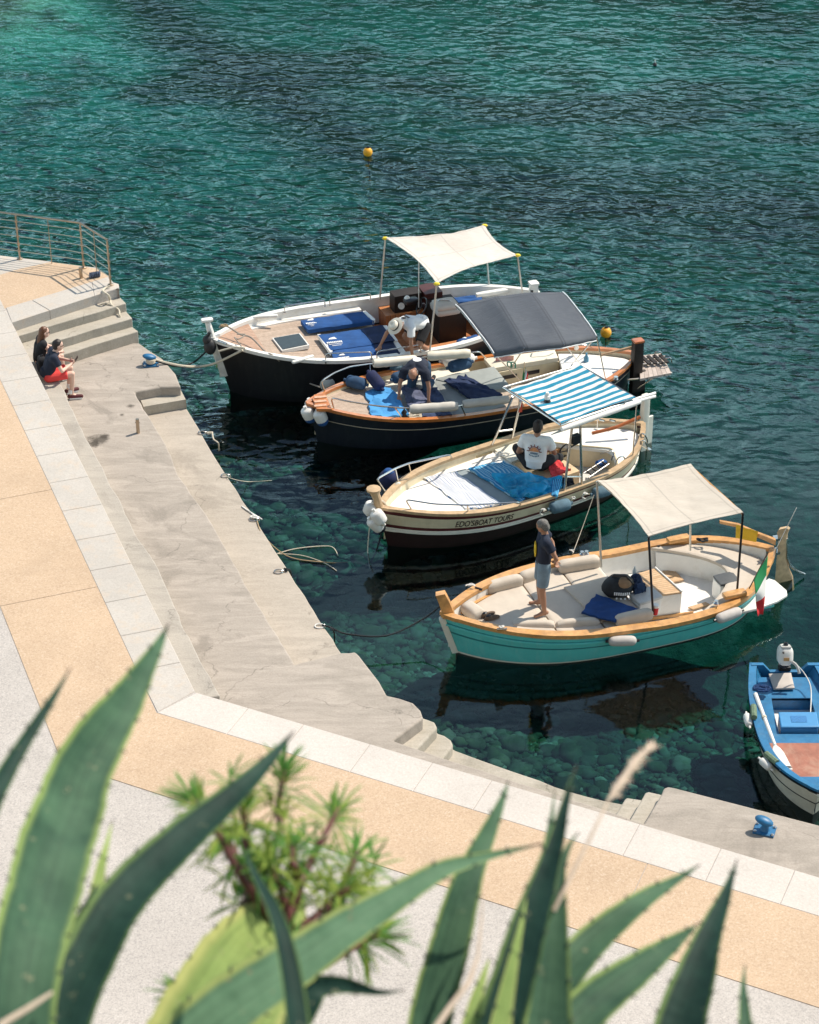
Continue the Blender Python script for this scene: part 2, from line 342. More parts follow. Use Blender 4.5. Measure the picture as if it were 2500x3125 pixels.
def stripes(name,a,b,n,axis=1,duty=.5,rough=.85,trans=0,off=0,wob=0):
    t=NT(name); co=t.coord('UV'); s=t.n('SeparateXYZ'); t.l(co,s.inputs[0]); k=t.math('ADD',t.math('MULTIPLY',s.outputs[axis],n),off)
    c=t.mix(t.ramp(t.math('FRACT',k),[(duty-.02,(0,0,0)),(duty+.02,(1,1,1))]),a,b)
    g=t.noise(t.coord(),14,5,.6); c=t.mix(.25,c,t.mix(g,tuple(0 for _ in a),(1,1,1)),'SOFT_LIGHT')
    t.l(c,t.b.inputs['Base Color']); t.b.inputs['Roughness'].default_value=rough; t.bump(g,.2,.01)
    if trans:
        tr=t.n('BsdfTranslucent'); t.l(c,tr.inputs[0]); mx=t.n('MixShader'); mx.inputs[0].default_value=trans
        t.l(t.b.outputs[0],mx.inputs[1]); t.l(tr.outputs[0],mx.inputs[2]); t.l(mx.outputs[0],t.out.inputs[0])
    return t.m
steel=mat('steel',(.62,.6,.57),.25,1,.06); bronze=mat('railing steel',(.46,.37,.28),.32,1,.2,5)
white=mat('white gelcoat',(.78,.76,.72),.3,var=.04,dirt=(.66,.62,.56)); cream=mat('cream gelcoat',(.70,.60,.42),.4,var=.07,dirt=(.60,.50,.34),streak=(.56,.46,.32))
creamw=mat('cream white',(.78,.74,.64),.35,var=.04); black=mat('black hull paint',(.013,.013,.017),.28,var=.2); blackh=mat('black hull',(.011,.011,.014),.4,var=.2,streak=(.035,.033,.033)); navy=mat('navy hull paint',(.010,.012,.02),.4,var=.2,streak=(.03,.03,.036))
maroonk=mat('dark maroon paint',(.03,.012,.012),.35,var=.2); maroon=mat('maroon paint',(.10,.018,.02),.35); teal=mat('teal paint',(.11,.55,.54),.4,var=.06,vs=3,dirt=(.09,.47,.47),streak=(.25,.58,.56))
rubber=mat('black rubber',(.02,.02,.022),.6); wood=mat('varnished oak',(.56,.29,.10),.38,var=.28,vs=7,sc=(1,1,1),coat=.2,dirt=(.38,.18,.06)); woodp=mat('pale worn wood',(.55,.40,.24),.55,var=.22,vs=9)
mahog=mat('mahogany',(.42,.12,.035),.3,var=.3,coat=.4); darkwood=mat('dark wood',(.014,.007,.005),.6,var=.35); greyw=mat('grey weathered wood',(.42,.35,.29),.8,var=.3,vs=12)
beige=mat('beige canvas',(.53,.46,.385),.9,var=.06,bs=.25,bd=.004,bsc=40); beigec=mat('beige awning',(.68,.61,.52),.9,var=.05,trans=.25,bs=.2,bsc=25); offw=mat('off white awning',(.72,.66,.60),.9,var=.05,trans=.25,dirt=(.60,.53,.46),bs=.2,bsc=20)
creamf=mat('cream vinyl',(.74,.68,.56),.55,var=.05,bs=.15,bsc=14,bd=.01); greyf=mat('grey cushion',(.29,.31,.30),.9,var=.08,bs=.3,bsc=30); greyb=mat('dark grey canvas',(.105,.115,.135),.9,var=.08,trans=.05,bs=.2,bsc=15)
whitef=mat('white cushion',(.80,.78,.74),.7,var=.03,bs=.15,bsc=10,bd=.01); navyf=mat('navy towelling',(.012,.025,.075),.95,var=.3,bs=.4,bsc=80); bluef=mat('royal blue cover',(.012,.07,.23),.9,var=.2,bs=.3,bsc=50)
sky_f=mat('sky blue towel',(.07,.30,.62),.95,var=.15,bs=.5,bsc=90); cyanf=mat('bright cyan cloth',(.01,.28,.50),.55,var=.35,vs=4); tealf=mat('denim fender cover',(.03,.075,.15),.9,var=.25,bs=.4,bsc=60); steelblue=mat('faded fender cover',(.10,.17,.22),.9,var=.2,bs=.4,bsc=60)
fendw=mat('white fender',(.74,.72,.68),.45,var=.05,dirt=(.5,.47,.42)); greyfend=mat('grey fender',(.50,.46,.43),.7,var=.12); yellow=mat('orange buoy',(.86,.38,.015),.5,var=.12,dirt=(.55,.28,.04))
rope=mat('pale rope',(.60,.53,.42),.9,var=.25,vs=60,bs=.5,bsc=120); roped=mat('dark rope',(.02,.022,.025),.9); blue=mat('blue paint',(.016,.155,.33),.45,var=.2,dirt=(.03,.12,.24),streak=(.07,.22,.36)); bollb=mat('bollard blue',(.012,.13,.29),.45,var=.2,dirt=(.03,.08,.15),vs=16)
skin=mat('skin',(.60,.36,.26),.55,var=.06); skin2=mat('tanned skin',(.36,.18,.11),.5,var=.08); skinp=mat('pale skin',(.70,.45,.35),.55,var=.05)
red=mat('red cloth',(.62,.04,.045),.85,var=.1); hairb=mat('dark hair',(.02,.014,.012),.6,var=.5,vs=60); hairbr=mat('auburn hair',(.13,.05,.022),.45,var=.4,vs=40); hairg=mat('grey hair',(.14,.13,.12),.7,var=.5,vs=50)
navys=mat('navy shirt',(.014,.020,.04),.9,var=.2); blacks=mat('black cloth',(.015,.015,.018),.9,var=.2); whites=mat('white shirt',(.80,.80,.79),.85,var=.03,bs=.3,bsc=14,bd=.012); denim=mat('denim',(.17,.23,.28),.9,var=.2); denimd=mat('dark denim',(.03,.07,.13),.9,var=.25)
def awn(name,col,dirt,us,vs,tr=.25):
    t=NT(name); co=t.coord(); c=t.ramp(t.noise(co,2.5,6,.65),[(.3,tuple(q*.93 for q in col)),(.7,col)]); c=t.mix(t.ramp(t.noise(co,1.1,6,.7,.5),[(.5,(0,0,0)),(.72,(.8,.8,.8))]),c,dirt)
    s=t.n('SeparateXYZ'); t.l(t.coord('UV'),s.inputs[0]); hs=None
    for ax,ls in ((0,us),(1,vs)):
        for l in ls:
            d=t.math('ABSOLUTE',t.math('SUBTRACT',s.outputs[ax],l)); m_=t.ramp(d,[(0,(1,1,1)),(.004,(1,1,1)),(.009,(0,0,0))]); c=t.mix(t.math('MULTIPLY',m_,.55),c,tuple(q*.62 for q in col))
    wv=t.noise(t.coord(sc=(1,2.6,1),rot=(0,0,.6)),3.0,4,.6,.8)
    t.l(c,t.b.inputs['Base Color']); t.b.inputs['Roughness'].default_value=.9; t.b.inputs['Specular IOR Level'].default_value=.2; t.bump(wv,.5,.03)
    a=t.n('BsdfTranslucent'); t.l(c,a.inputs[0]); mx=t.n('MixShader'); mx.inputs[0].default_value=tr; t.l(t.b.outputs[0],mx.inputs[1]); t.l(a.outputs[0],mx.inputs[2]); t.l(mx.outputs[0],t.out.inputs[0]); return t.m
beigec=awn('beige awning cloth',(.72,.65,.565),(.62,.55,.47),(.045,.5,.955),(.045,.955)); offw=awn('off white awning cloth',(.76,.70,.64),(.62,.55,.49),(.03,.5,.97),(.03,.5,.97)); greyb=awn('dark grey canopy cloth',(.105,.115,.135),(.14,.15,.165),(.05,),(.02,.335,.36,.66,.685,.98),.04)
hull_inner=white; glass=mat('dark glass',(.02,.02,.025),.08)
# ------------------------------------------------------------------ the setting
LT,LS1,LS2,LS3,LL,LA=1.63,1.42,1.235,1.04,.80,.40
BOT=-3.2
def W(pts,z): return [at(x,y,z) for x,y in pts]
def zc(o,s,pts): return cv(o,s,pts)
QP=[at(345,860,0),at(550,1176,0),at(1043,1995,0),at(1292,2190,0),at(1500,2330,0),at(1900,2440,0),at(2060,2403,0),at(2500,2517,0),at(3600,2800,0)]
def quay_d(x,y):
    best=99
    for a,b_ in zip(QP[:-1],QP[1:]):
        dx,dy=b_.x-a.x,b_.y-a.y; t=max(0,min(1,((x-a.x)*dx+(y-a.y)*dy)/(dx*dx+dy*dy))); best=min(best,math.hypot(x-a.x-dx*t,y-a.y-dy*t))
    return best
# seabed: inshore shelf falling away offshore
mb=MB(); rows=[]
for i in range(130):
    y=12+ (i/129)**1.8*260; r=[]
    for j in range(80):
        x=-110+220*j/79; x=x*abs(x)/110*.85+x*.15
        d=-.80-.20*max(0,quay_d(x,y)-.6); d=max(d,-1.45-.03*max(0,y-41)); d=max(d,-1.95)
        d+=.10*noise.noise(V((x*.45,y*.45,0)))+.12*noise.noise(V((x*.13,y*.13,4)))
        d+=2.3*math.exp(-((x+15)**2+(y-65)**2)/32.0); d=min(d,-.18)
        r.append((x,y,d))
    rows.append(r)
struct('seabed',mb.grid(rows[::-1]),M_sea,smooth=True,auto=0)
# rounded stones on the inshore bed: nobody could count them
M_peb=pebble_mat(); bm=bmesh.new(); bmesh.ops.create_icosphere(bm,subdivisions=2,radius=1); iv=np.array([v.co[:] for v in bm.verts]); iF=np.array([[v.index for v in f.verts] for f in bm.faces]); bm.free()
rg_=np.random.default_rng(4); vs_=[];fs_=[];us_=[];n_=0
while n_<20000:
    x,y=rg_.uniform(-6,13),rg_.uniform(23.5,41); dq=quay_d(x,y)
    if dq>rg_.uniform(1.4,4.6) or (y<27.3 and rg_.random()<.7): 
        continue
    z=-.80-.20*max(0,dq-.6); z=max(z,-1.45)+.10*noise.noise(V((x*.45,y*.45,0)))+.12*noise.noise(V((x*.13,y*.13,4)))
    s_=min(.24,.036*math.exp(abs(rg_.normal())*.68)); sc_=np.array([s_*rg_.uniform(.8,1.25),s_*rg_.uniform(.6,1.0),s_*rg_.uniform(.3,.55)]); a=rg_.uniform(0,math.pi)
    v=iv*sc_*(1+.17*rg_.normal(size=(len(iv),1))); c,s=math.cos(a),math.sin(a); v=np.column_stack([v[:,0]*c-v[:,1]*s+x,v[:,0]*s+v[:,1]*c+y,v[:,2]+z+s_*.25])
    vs_.append(v); fs_.append(iF+n_*len(iv)); us_.append(np.full(len(iv),rg_.random())); n_+=1
me=bpy.data.meshes.new('pebbles'); me.from_pydata(np.vstack(vs_).tolist(),[],np.vstack(fs_).tolist()); ul=me.uv_layers.new(name='UVMap'); tone=np.concatenate(us_)
li=np.zeros(len(me.loops),dtype=np.int32); me.loops.foreach_get('vertex_index',li); uu=np.zeros((len(li),2),dtype=np.float32); uu[:,0]=tone[li]; ul.data.foreach_set('uv',uu.ravel()); me.materials.append(M_peb); me.shade_smooth()
pe=bpy.data.objects.new('pebbles',me); C.objects.link(pe); tag(pe,'rounded stones on the shallow sea bed beside the quay','pebbles',kind='stuff')
mb=MB(); mb.box((0,142,-6),(240,300,12)); 
o=struct('water',mb,M_water,smooth=False)
# terrace outline pieces (photo pixels at their own level)
copL_out=[(-700,-420),(17,945),(198,1300),(393,1705),(582,2084)]        # outer edge of left coping
# walk the left coping as straight lines in the world
c0=at(17,945,LT); c1=at(582,2084,LT); cin0=at(67,1300,LT); cin1=at(383,1973,LT)
dL=(c1-c0).normalized()
def lerp(a,b,t): return a+(b-a)*t
def isect(p,d,q,e):
    k=((q.x-p.x)*e.y-(q.y-p.y)*e.x)/(d.x*e.y-d.y*e.x); return p+d*k
b0=at(1000,2232,LT); b1=at(2500,2677,LT); dB=(b1-b0).normalized()
corner=isect(c0,dL,b0,dB); corner.z=LT
bi0=at(1000,2335,LT); bi1=at(2500,2796,LT); dBi=(bi1-bi0).normalized(); dLi=(cin1-cin0).normalized()
cin=isect(cin0,dLi,bi0,dBi); cin.z=LT
oo0=at(595,2458,LT); oo1=at(2500,3074,LT); dO=(oo1-oo0).normalized()
ol0=at(0,1848,LT); ol1=at(179,2300,LT); dOl=(ol1-ol0).normalized()
oc=isect(ol0,dOl,oo0,dO); oc.z=LT
e=.003
# base terrace (under everything), then sheets
mb=MB()
plat=W([(0,779),(65,787),(292,815),(345,860),(364,882),(367,900)],LT)
p_lo=at(35,983,LT); p_hi=at(363,876,LT)
left_far=[V((-30,plat[0].y+3.5,LT)),V((-14,plat[0].y+.9,LT))]
inset=.012
terr=[left_far[0],left_far[1]]+plat[:-1]+[at(363,878,LT),p_lo, corner, b1+dB*6, V((b1.x+9,11,LT)),V((-30,11,LT))]
terr=[V((q.x,q.y,LT-.012)) for q in terr]
mb.prism(terr,BOT,None)
struct('terrace',mb,M_grey)
# orange paving sheet
top=LT-.004
def sheet(name,polys,m,th=.1,z=None,parent=None):
    mb=MB()
    for p in polys: mb.prism([V((q.x,q.y,(q.z if z is None else z))) for q in p],LT-.05,None)
    return struct(name,mb,m)
def quads(a0,ad,b0,bd,ts,gap=.006):
    out=[]
    for s,t in zip(ts[:-1],ts[1:]):
        out.append([a0+ad*(s+gap),a0+ad*(t-gap),b0+bd*(t-gap),b0+bd*(s+gap)])
    return out
far_cin=cin0-dLi*14; far_ol=ol0-dOl*16
# left orange band (three bays) and bottom band (four bays)
j=[at(153,1494,LT),at(293,1791,LT)]; k=[at(0,1523,LT),at(5,1848,LT)]
j=[isect(j[0],(k[0]-j[0]).normalized(),cin0,dLi),isect(j[1],(k[1]-j[1]).normalized(),cin0,dLi)]; k=[isect(k[0],(j[0]-k[0]).normalized(),ol0,dOl),isect(k[1],(j[1]-k[1]).normalized(),ol0,dOl)]
g=dLi*.006
ob=[[far_cin,j[0]-g,k[0]-g,far_ol],[j[0]+g,j[1]-g,k[1]-g,k[0]+g],[j[1]+g,cin,oc,k[1]+g]]
jb=at(1962,2665,LT); kb=at(1926,2742,LT); kb2=isect(jb,(kb-jb).normalized(),oo0,dO); jb=isect(jb,(kb-jb).normalized(),bi0,dBi)
gb=dB*.006
ob+= [[cin,jb-gb,kb2-gb,oc],[jb+gb,bi1+dBi*7,oo1+dO*7,kb2+gb]]
# top platform orange
po=[at(67,1300,LT)]
plat_in=W([(18,939),(333,843)],LT)
ob.append([V((-25,plat[0].y-1.5,LT)),V((-12,plat[0].y-.9,LT)),at(0,815,LT),at(156,799,LT),at(290,818,LT),at(333,843,LT)-V((0,.0,0)),at(97,917,LT),at(18,939,LT),at(0,950,LT),V((-25,at(0,950,LT).y-6,LT))])
sheet('orange_paving',[[V((q.x,q.y,top)) for q in p] for p in ob],M_orange)
# coping blocks: left run, corner, bottom run, platform edge
def across(p,d,q,e,t):                            # pair of points on outer / inner line
    return p+d*t
n_l=11; Lc=(corner-c0).length
perp=V((-dL.y,dL.x,0))
blocks=[]
outs=[c0+dL*(Lc*t/n_l) for t in range(-4,n_l)]
jd=(at(115,1392,LT)-at(226,1373,LT)).normalized()
def inner(p): return isect(p,jd,cin0,dLi)
offs=[(at(226,1373,LT)-c0).dot(dL)]
step=(at(403,1720,LT)-at(226,1373,LT)).length/4.02
ts=[offs[0]+step*k_ for k_ in range(-9,9)]
ts=[t for t in ts if t<Lc-.15]+[Lc-.02]
for s,t in zip(ts[:-1],ts[1:]):
    a,b=c0+dL*(s+.004),c0+dL*(t-.004)
    ia,ib=inner(a),inner(b)
    if t>Lc-.05: ib=cin+(corner-cin)*.02
    blocks.append([a,b,ib,ia])
jbd=(at(2197,2596,LT)-at(2153,2687,LT)).normalized()
tb=[(at(x,y,LT)-corner).dot(dB) for x,y in [(765,2152),(935,2200),(1130,2270),(1320,2327),(1500,2383),(1730,2450),(1953,2513),(2196,2597),(2426,2655),(2640,2720)]]
tb=[.03]+tb+[tb[-1]+1.3*q for q in range(1,5)]
def innerb(p): return isect(p,jbd,bi0,dBi)
wblocks=[]
for s,t in zip(tb[:-1],tb[1:]):
    a,b=corner+dB*(s+.004),corner+dB*(t-.004); ia,ib=innerb(a),innerb(b)
    if s<.05: ia=cin-dLi*.0
    wblocks.append([a,b,ib,ia])
def slabset(name,bl,m,th=.21):
    mb=MB()
    for p in bl: mb.prism([V((q.x,q.y,LT)) for q in p],LT-th,None)
    o=struct(name,mb,m); md=o.modifiers.new('bevel','BEVEL'); md.width=.008; md.segments=1; md.limit_method='ANGLE'; return o
slabset('coping',blocks,M_cop); slabset('coping',wblocks,M_copw)
# platform coping: three blocks with a visible front
A0,A1=at(35,983,LT),at(363,876,LT); I0,I1=at(18,939,LT),at(333,843,LT)
fs=[0,.345,.762,1.0]; ff=[0,.245,.83,1.0]
pb=[]
for i in range(3):
    a,b=lerp(A0,A1,fs[i]),lerp(A0,A1,fs[i+1]); ia,ib=lerp(I0,I1,ff[i]),lerp(I0,I1,ff[i+1])
    d=(A1-A0).normalized()*.004
    q=[a+d,b-d,ib-d,ia+d]
    if i==2: q=[a+d,at(363,876,LT),at(362,866,LT),at(345,861,LT),ib,ia+d]
    pb.append(q)
fn=V((dL.x,dL.y,0))*.02
slabset('coping',[[q+ (fn if k_<2 else V((0,0,0))) for k_,q in enumerate(p)] for p in pb],M_cop,.215)
slabset('coping',[[at(0,779,LT),at(65,787,LT),at(160,798,LT),at(60,820,LT),at(0,838,LT),V((-12,plat[0].y-.9,LT)),V((-12,plat[0].y+.75,LT))]],M_cop)
# concrete steps and landings
def conc(name,poly,z,m,bot=BOT,bev=.02):
    mb=MB(); mb.prism([V((q.x,q.y,z)) for q in poly],bot,z); o=struct(name,mb,m)
    md=o.modifiers.new('bevel','BEVEL'); md.width=bev; md.segments=3; md.limit_method='ANGLE'; return o
def wear(pts,amp=.012,n=6,seed=0):                  # breaks a straight cast edge into a slightly uneven one
    out=[]
    for a,b in zip(pts[:-1],pts[1:]):
        k_=max(1,int((b-a).length/.22)); nn=V((-(b-a).y,(b-a).x,0)).normalized()
        for i in range(k_): 
            p=a+(b-a)*(i/k_); out.append(p+nn*amp*noise.noise(V((p.x*2.3,p.y*2.3,seed)))*1.6)
    return out+[pts[-1]]
B_=-dL*1.2; back=-dL*1.0
inw=perp*-.6 if (perp.x>0) else perp*.6           # towards the land
def under(p,k_=.6): return p+V((-abs(inw.x),inw.y if inw.x<0 else -inw.y,0)).normalized()*k_
lnd=V((-abs(perp.x),-abs(perp.y)*(1 if perp.x*perp.y>0 else -1),0)).normalized()
s1=[at(57,1024,LS1),at(385,925,LS1)]; s2=[at(67,1070,LS2)+V((0,0,0)),at(404,971,LS2)]; s3=[at(110,1108,LS3),at(422,1010,LS3)]
conc('steps',[s1[0]+lnd*.5]+wear(s1)+[at(370,910,LS1),s1[1]-dL*1.3+V((-.2,0,0)),s1[0]+lnd*.5-dL*1.2],LS1,M_step,bot=BOT+.1)
conc('steps',[s2[0]+lnd*.7]+wear(s2)+[at(388,953,LS2),s2[1]-dL*1.3+V((-.2,0,0)),s2[0]+lnd*.7-dL*1.2],LS2,M_step,bot=BOT+.2)
conc('steps',[s3[0]+lnd*.9]+wear(s3)+[at(405,998,LS3),s3[1]-dL*1.3+V((-.2,0,0)),s3[0]+lnd*.9-dL*1.2],LS3,M_step,bot=BOT+.3)
strip=[at(160,1112,LS2)]+[at(x,y,LS2) for x,y in [(206,1215),(243,1294),(281,1370),(363,1523),(415,1632),(472,1714),(555,1900),(638,2062),(672,2122)]]
strip=wear(strip,.02)
sp=[strip[0]-dL*1.0]+strip+[strip[-1]+dB*-.2+lnd*1.6,strip[0]+lnd*1.6-dL*1.0]
sp=[q for q in sp]
conc('step',[V((q.x,q.y,LS2-.004)) for q in sp],LS2-.004,M_strip,bot=BOT+.4,bev=.025)
# main landing (one level, wraps round the corner)
land=[at(404,1046,LL),at(425,1046,LL),at(454,1067,LL),at(495,1093,LL),at(536,1140,LL),at(550,1176,LL)]
ltop=[at(552,1180,LL),at(490,1181,LL),at(410,1196,LL)]
redge=[at(x,y,LL) for x,y in [(410,1196),(515,1371),(542,1447),(638,1580),(752,1785),(899,2027)]]
low=[at(x,y,LL) for x,y in [(1043,1991),(1067,1991),(1084,1988),(1096,1999),(1125,2037),(1157,2078),(1181,2121),(1220,2130),(1261,2144),(1284,2167),(1292,2190),(1200,2259)]]
lp=[land[0]-dL*.9]+land+ltop[:2]+wear(redge,.02)+low
bandL=[at(x,y,LL) for x,y in [(1200,2259),(1361,2315),(1870,2478),(1965,2512)]]
rl=[at(x,y,LL) for x,y in [(1965,2513),(2019,2422),(2026,2404),(2039,2399),(2060,2403),(2500,2517)]]
rl.append(rl[-1]+(rl[-1]-rl[-2]).normalized()*7)
lp+=wear(bandL[1:],.01)+rl[1:]
lp+=[b1+dB*8+V((0,-1,0)),corner+V((.1,-.9,0)),corner+lnd*.5]
lp+=[c0+lnd*.3-dL*.5]
conc('landing',lp,LL,M_slab,bev=.035)
# two steps at the bollard, apron
sa=[at(x,y,LL-.2) for x,y in [(415,1190),(552,1190),(568,1221),(438,1242)]]
conc('steps',[sa[0]]+sa[1:3]+[at(566,1219,.6),at(438,1241,.6)],LL-.2,M_step,bot=BOT+.5,bev=.03)
ap=[at(x,y,LA) for x,y in [(400,1230),(568,1243),(659,1400),(1043,1995),(1090,2060)]]
ap=[ap[0]]+wear(ap[1:],.014,seed=3)+[at(1090,2120,LA),at(830,2060,LA)]
conc('quay',ap,LA,M_apron,bot=BOT+.6,bev=.02)
# steps down to the ledge at the corner
za,zb,zl=.57,.36,.17
conc('steps',[at(1180,2240,za),at(1280,2185,za),at(1293,2190,za),at(1327,2202,za),at(1335,2218,za),at(1271,2288,za),at(1230,2330,za)],za,M_step,bot=BOT+.7,bev=.04)
conc('steps',[at(1260,2270,zb),at(1325,2225,zb),at(1338,2237,zb),at(1357,2243,zb),at(1377,2257,zb),at(1384,2273,zb),at(1350,2316,zb),at(1300,2360,zb)],zb,M_step,bot=BOT+.8,bev=.04)
led=[at(1340,2300,zl),at(1375,2280,zl)]+wear([at(1390,2290,zl),at(1435,2306,zl),at(1600,2366,zl),at(1739,2415,zl),at(1895,2452,zl)],.03)+[at(1930,2460,zl),at(1900,2540,zl),at(1350,2360,zl)]
conc('quay',led,zl,M_step,bot=BOT+.9,bev=.03)
conc('steps',[at(1877,2489,.38),at(1906,2440,.38),at(1912,2433,.38),at(1958,2440,.38),at(2010,2450,.38),at(1990,2560,.38),at(1860,2540,.38)],.38,M_step,bot=BOT+1.0,bev=.03)
conc('steps',[at(1922,2502,.6),at(1956,2443,.6),at(1970,2418,.6),at(1980,2415,.6),at(2019,2424,.6),at(2060,2440,.6),at(2000,2560,.6),at(1900,2560,.6)],.6,M_step,bot=BOT+1.1,bev=.03)
# hillside under and behind the camera
mb=MB(); rows=[]
prof=[(-40,26),(-12,21.5),(-3,19.6),(0,19.3),(1.6,18.75),(2.6,17.9),(3.6,16.2),(5.5,12),(8,6.5),(10,2.6),(11.6,1.2)]
for y,z in prof:
    rows.append([(x,y+.35*noise.noise(V((x*.5,y,1))),z+.3*noise.noise(V((x*.4,y*.7,2)))) for x in [(-40+80*k_/60) for k_ in range(61)]])
M_hill=mat('dry hillside',(.20,.16,.10),.95,var=.35,vs=2,bs=.6,bsc=8,bd=.1,dirt=(.08,.11,.04))
struct('hillside',mb.grid(rows[::-1]),M_hill,smooth=True)
# wooded headland across the bay, above the top of the frame (it is what the far water mirrors)
mb=MB(); rows=[]
for k_ in range(14):
    t=k_/13; r=[]
    for j_ in range(90):
        x=-230+460*j_/89; y0=112+.0009*x*x+6*noise.noise(V((x*.03,0,5))); hgt=37+5*noise.noise(V((x*.022,1,3)))+2.5*noise.noise(V((x*.09,4,3)))-.03*x
        r.append((x,y0+t*38+3*noise.noise(V((x*.08,t*6,1))),-8+(hgt+8)*t**.62+2.5*noise.noise(V((x*.12,t*7,9)))))
    rows.append(r)
struct('hills',mb.grid(rows),mat('wooded slope',(.035,.05,.028),.95,var=.5,vs=.4,dirt=(.14,.12,.09)),smooth=True,auto=0)
# ------------------------------------------------------------------ quay furniture
def rope_line(name,pts,r,m,label,cat='rope',group=None,sag=0,n=24):
    P_=[V(q) for q in pts]; out=[]
    for i in range(len(P_)-1):
        for k_ in range(n//(len(P_)-1)+1):
            t=k_/(n//(len(P_)-1)+1)
            a,b,c,d=P_[max(i-1,0)],P_[i],P_[i+1],P_[min(i+2,len(P_)-1)]
            out.append(.5*((2*b)+(c-a)*t+(2*a-5*b+4*c-d)*t*t+(3*b-a-3*c+d)*t**3)-V((0,0,sag*4*t*(1-t))))
    out.append(P_[-1])
    return thing(name,MB().tube(out,r,6),m,label,cat,group)
# railing
g1,g2,g3=at(61,790,LT),at(256,817,LT),at(338,870,LT)
rg=empty('railing',(g2.x,g2.y,LT),'brass coloured steel railing with thin rods round the end of the upper platform','railing')
dirr=(g1-g2).normalized()
posts=[g1+dirr*2.7*k_ for k_ in (3,2,1,0)]+[g2,g3]; RH=1.02
for p in posts:
    mb=MB().tube([p,p+V((0,0,RH-.03))],.021,10); mb.lathe(p,[(.06,0),(.06,.02),(.03,.035)],14)
    for q in range(5): mb.lathe(p+V((0,0,.18+q*.17)),[(.028,-.02),(.032,-.02),(.032,.02),(.028,.02)],10)
    o=obj('post',mb,bronze,rg)
mb=MB().tube([p+V((0,0,RH)) for p in posts],.021,10); obj('handrail',mb,bronze,rg)
for q in range(5):
    z=V((0,0,.18+q*.17)); pts=[p+z for p in posts[:-2]]+[g2+z-dirr*-.25,g2+z+(g3-g2)*.12+V((.02,.03,0)),g3+z]
    obj('rod',MB().tube(pts,.009,6),bronze,rg)
for t_ in ((g1+g2)/2,(g2+g3)/2,g1+dirr*1.35): obj('baluster',MB().tube([t_,t_+V((0,0,RH))],.009,6),bronze,rg)
# short posts
def stub(p,label,h=.26,r=.035):
    mb=MB().tube([p,p+V((0,0,h))],r,14); mb.tube([p+V((-.012-r,0,h*.75)),p+V((r+.012,0,h*.75))],.01,6)
    return thing('mooring_post',mb,bronze,label,'mooring post')
stub(at(248,848,LT),'short brass mooring post on the upper platform behind the railing',.24)
stub(at(422,1321,LL),'lone thin metal mooring post in the middle of the concrete landing',.30,.034)
# coiled dark rope bundle on platform
p=at(290,845,LT)
mb=MB()
for q in range(6): 
    c=p+V((-.09+q*.036,.015*q-.04,.055)); mb.tube([c+V((0,math.cos(a)*.05,math.sin(a)*.048)) for a in [k_*math.pi/6 for k_ in range(13)]],.018,6)
thing('rope_coil',mb,[mat('blue grey rope',(.07,.09,.14),.9,var=.6,vs=18)],'bundled dark blue and white rope lying on the platform under the railing','rope coil')
# bollards
def bollard(p,rz,label,s=1.0,flip=1):
    r_=empty('bollard',p,label,'bollard','blue iron bollards',rz)
    M=FR[r_]; mb=MB(); mb.rbox(M@V((0,0,.015)),(.42*s,.33*s,.03),.008,M=M.to_3x3(),n=2); obj('base_plate',mb,bollb,r_)
    mb=MB(); mb.lathe(M@V((0,0,.03)),[(.10*s,0),(.075*s,.05*s),(.068*s,.14*s),(.085*s,.20*s)],18); obj('stem',mb,bollb,r_)
    tilt=Matrix.Rotation(R(14),3,'Y')
    mb=MB(); mb.ball(M@V((-.03*s,0,.245*s)),(.19*s,.115*s,.075*s),M.to_3x3()@tilt,20); obj('cap',mb,bollb,r_)
    for a in (-1,1):
        for b in (-1,1): obj('bolt',MB().lathe(M@V((a*.17*s,b*.12*s,.03)),[(.025,0),(.025,.012),(.014,.013),(.014,.024)],8),steel,r_)
    return r_
bb=at(461,1113,LL); bollard(bb,R(8),'blue iron bollard with two mooring ropes tied to it on the upper landing',.74)
bollard(at(2334,2536,LL),R(-20),'blue iron bollard without a rope on the lower right landing',.74)
# mooring rings on the apron edge
rings=[(617,1323,'ring with tangled pale rope nearest the two steps',rope),(687,1454,'ring with a thin trailing line, second from the steps',rope),(775,1588,'ring holding a bundle of white cord',rope),(850,1747,'ring with a short black rope hanging in the water',roped),(975,1913,'ring nearest the corner, tied with a long black rope',roped)]
for i,(x,y,l,m_) in enumerate(rings):
    p=at(x,y,LA); r_=empty('mooring_ring',p,'iron mooring '+l,'mooring ring','mooring rings along the quay edge')
    mb=MB(); mb.tube([p+V((.075*math.cos(a),.055*math.sin(a),.018+.008*math.sin(a))) for a in [k_*math.pi/9 for k_ in range(19)]],.011,6); obj('ring',mb,steel if i<4 else white,r_)
    obj('eye_bolt',MB().tube([p+V((.06,0,-.01)),p+V((.065,0,.04)),p+V((.1,.01,.04)),p+V((.1,.01,-.01))],.012,6),steel,r_)
def tangle(p,s,m,label,n=40,seed=1,r=.012,drop=None,cat='rope'):
    rnd=random.Random(seed); q=V(p); pts=[]
    for i in range(n):
        a=i*.9+rnd.random(); rr=s*(.3+.7*rnd.random()); pts.append(V(p)+V((rr*math.cos(a),rr*.6*math.sin(a),.015+.035*rnd.random())))
    if drop: pts+=drop
    return rope_line('mooring_rope',pts,r,m,label,cat,n=n*3)
tangle(at(640,1325,LA),.07,rope,'tangle of pale rope spilling over the quay edge by the two small steps',14,1,.014,[at(652,1340,LA),at(662,1352,LA)+V((.03,0,0)),at(668,1375,.1)])
rope_line('mooring_line',[at(690,1452,LA+.03),at(712,1462,LA),at(760,1470,.02),at(830,1466,.015)],.006,rope,'thin slack line drifting on the water from the second ring')
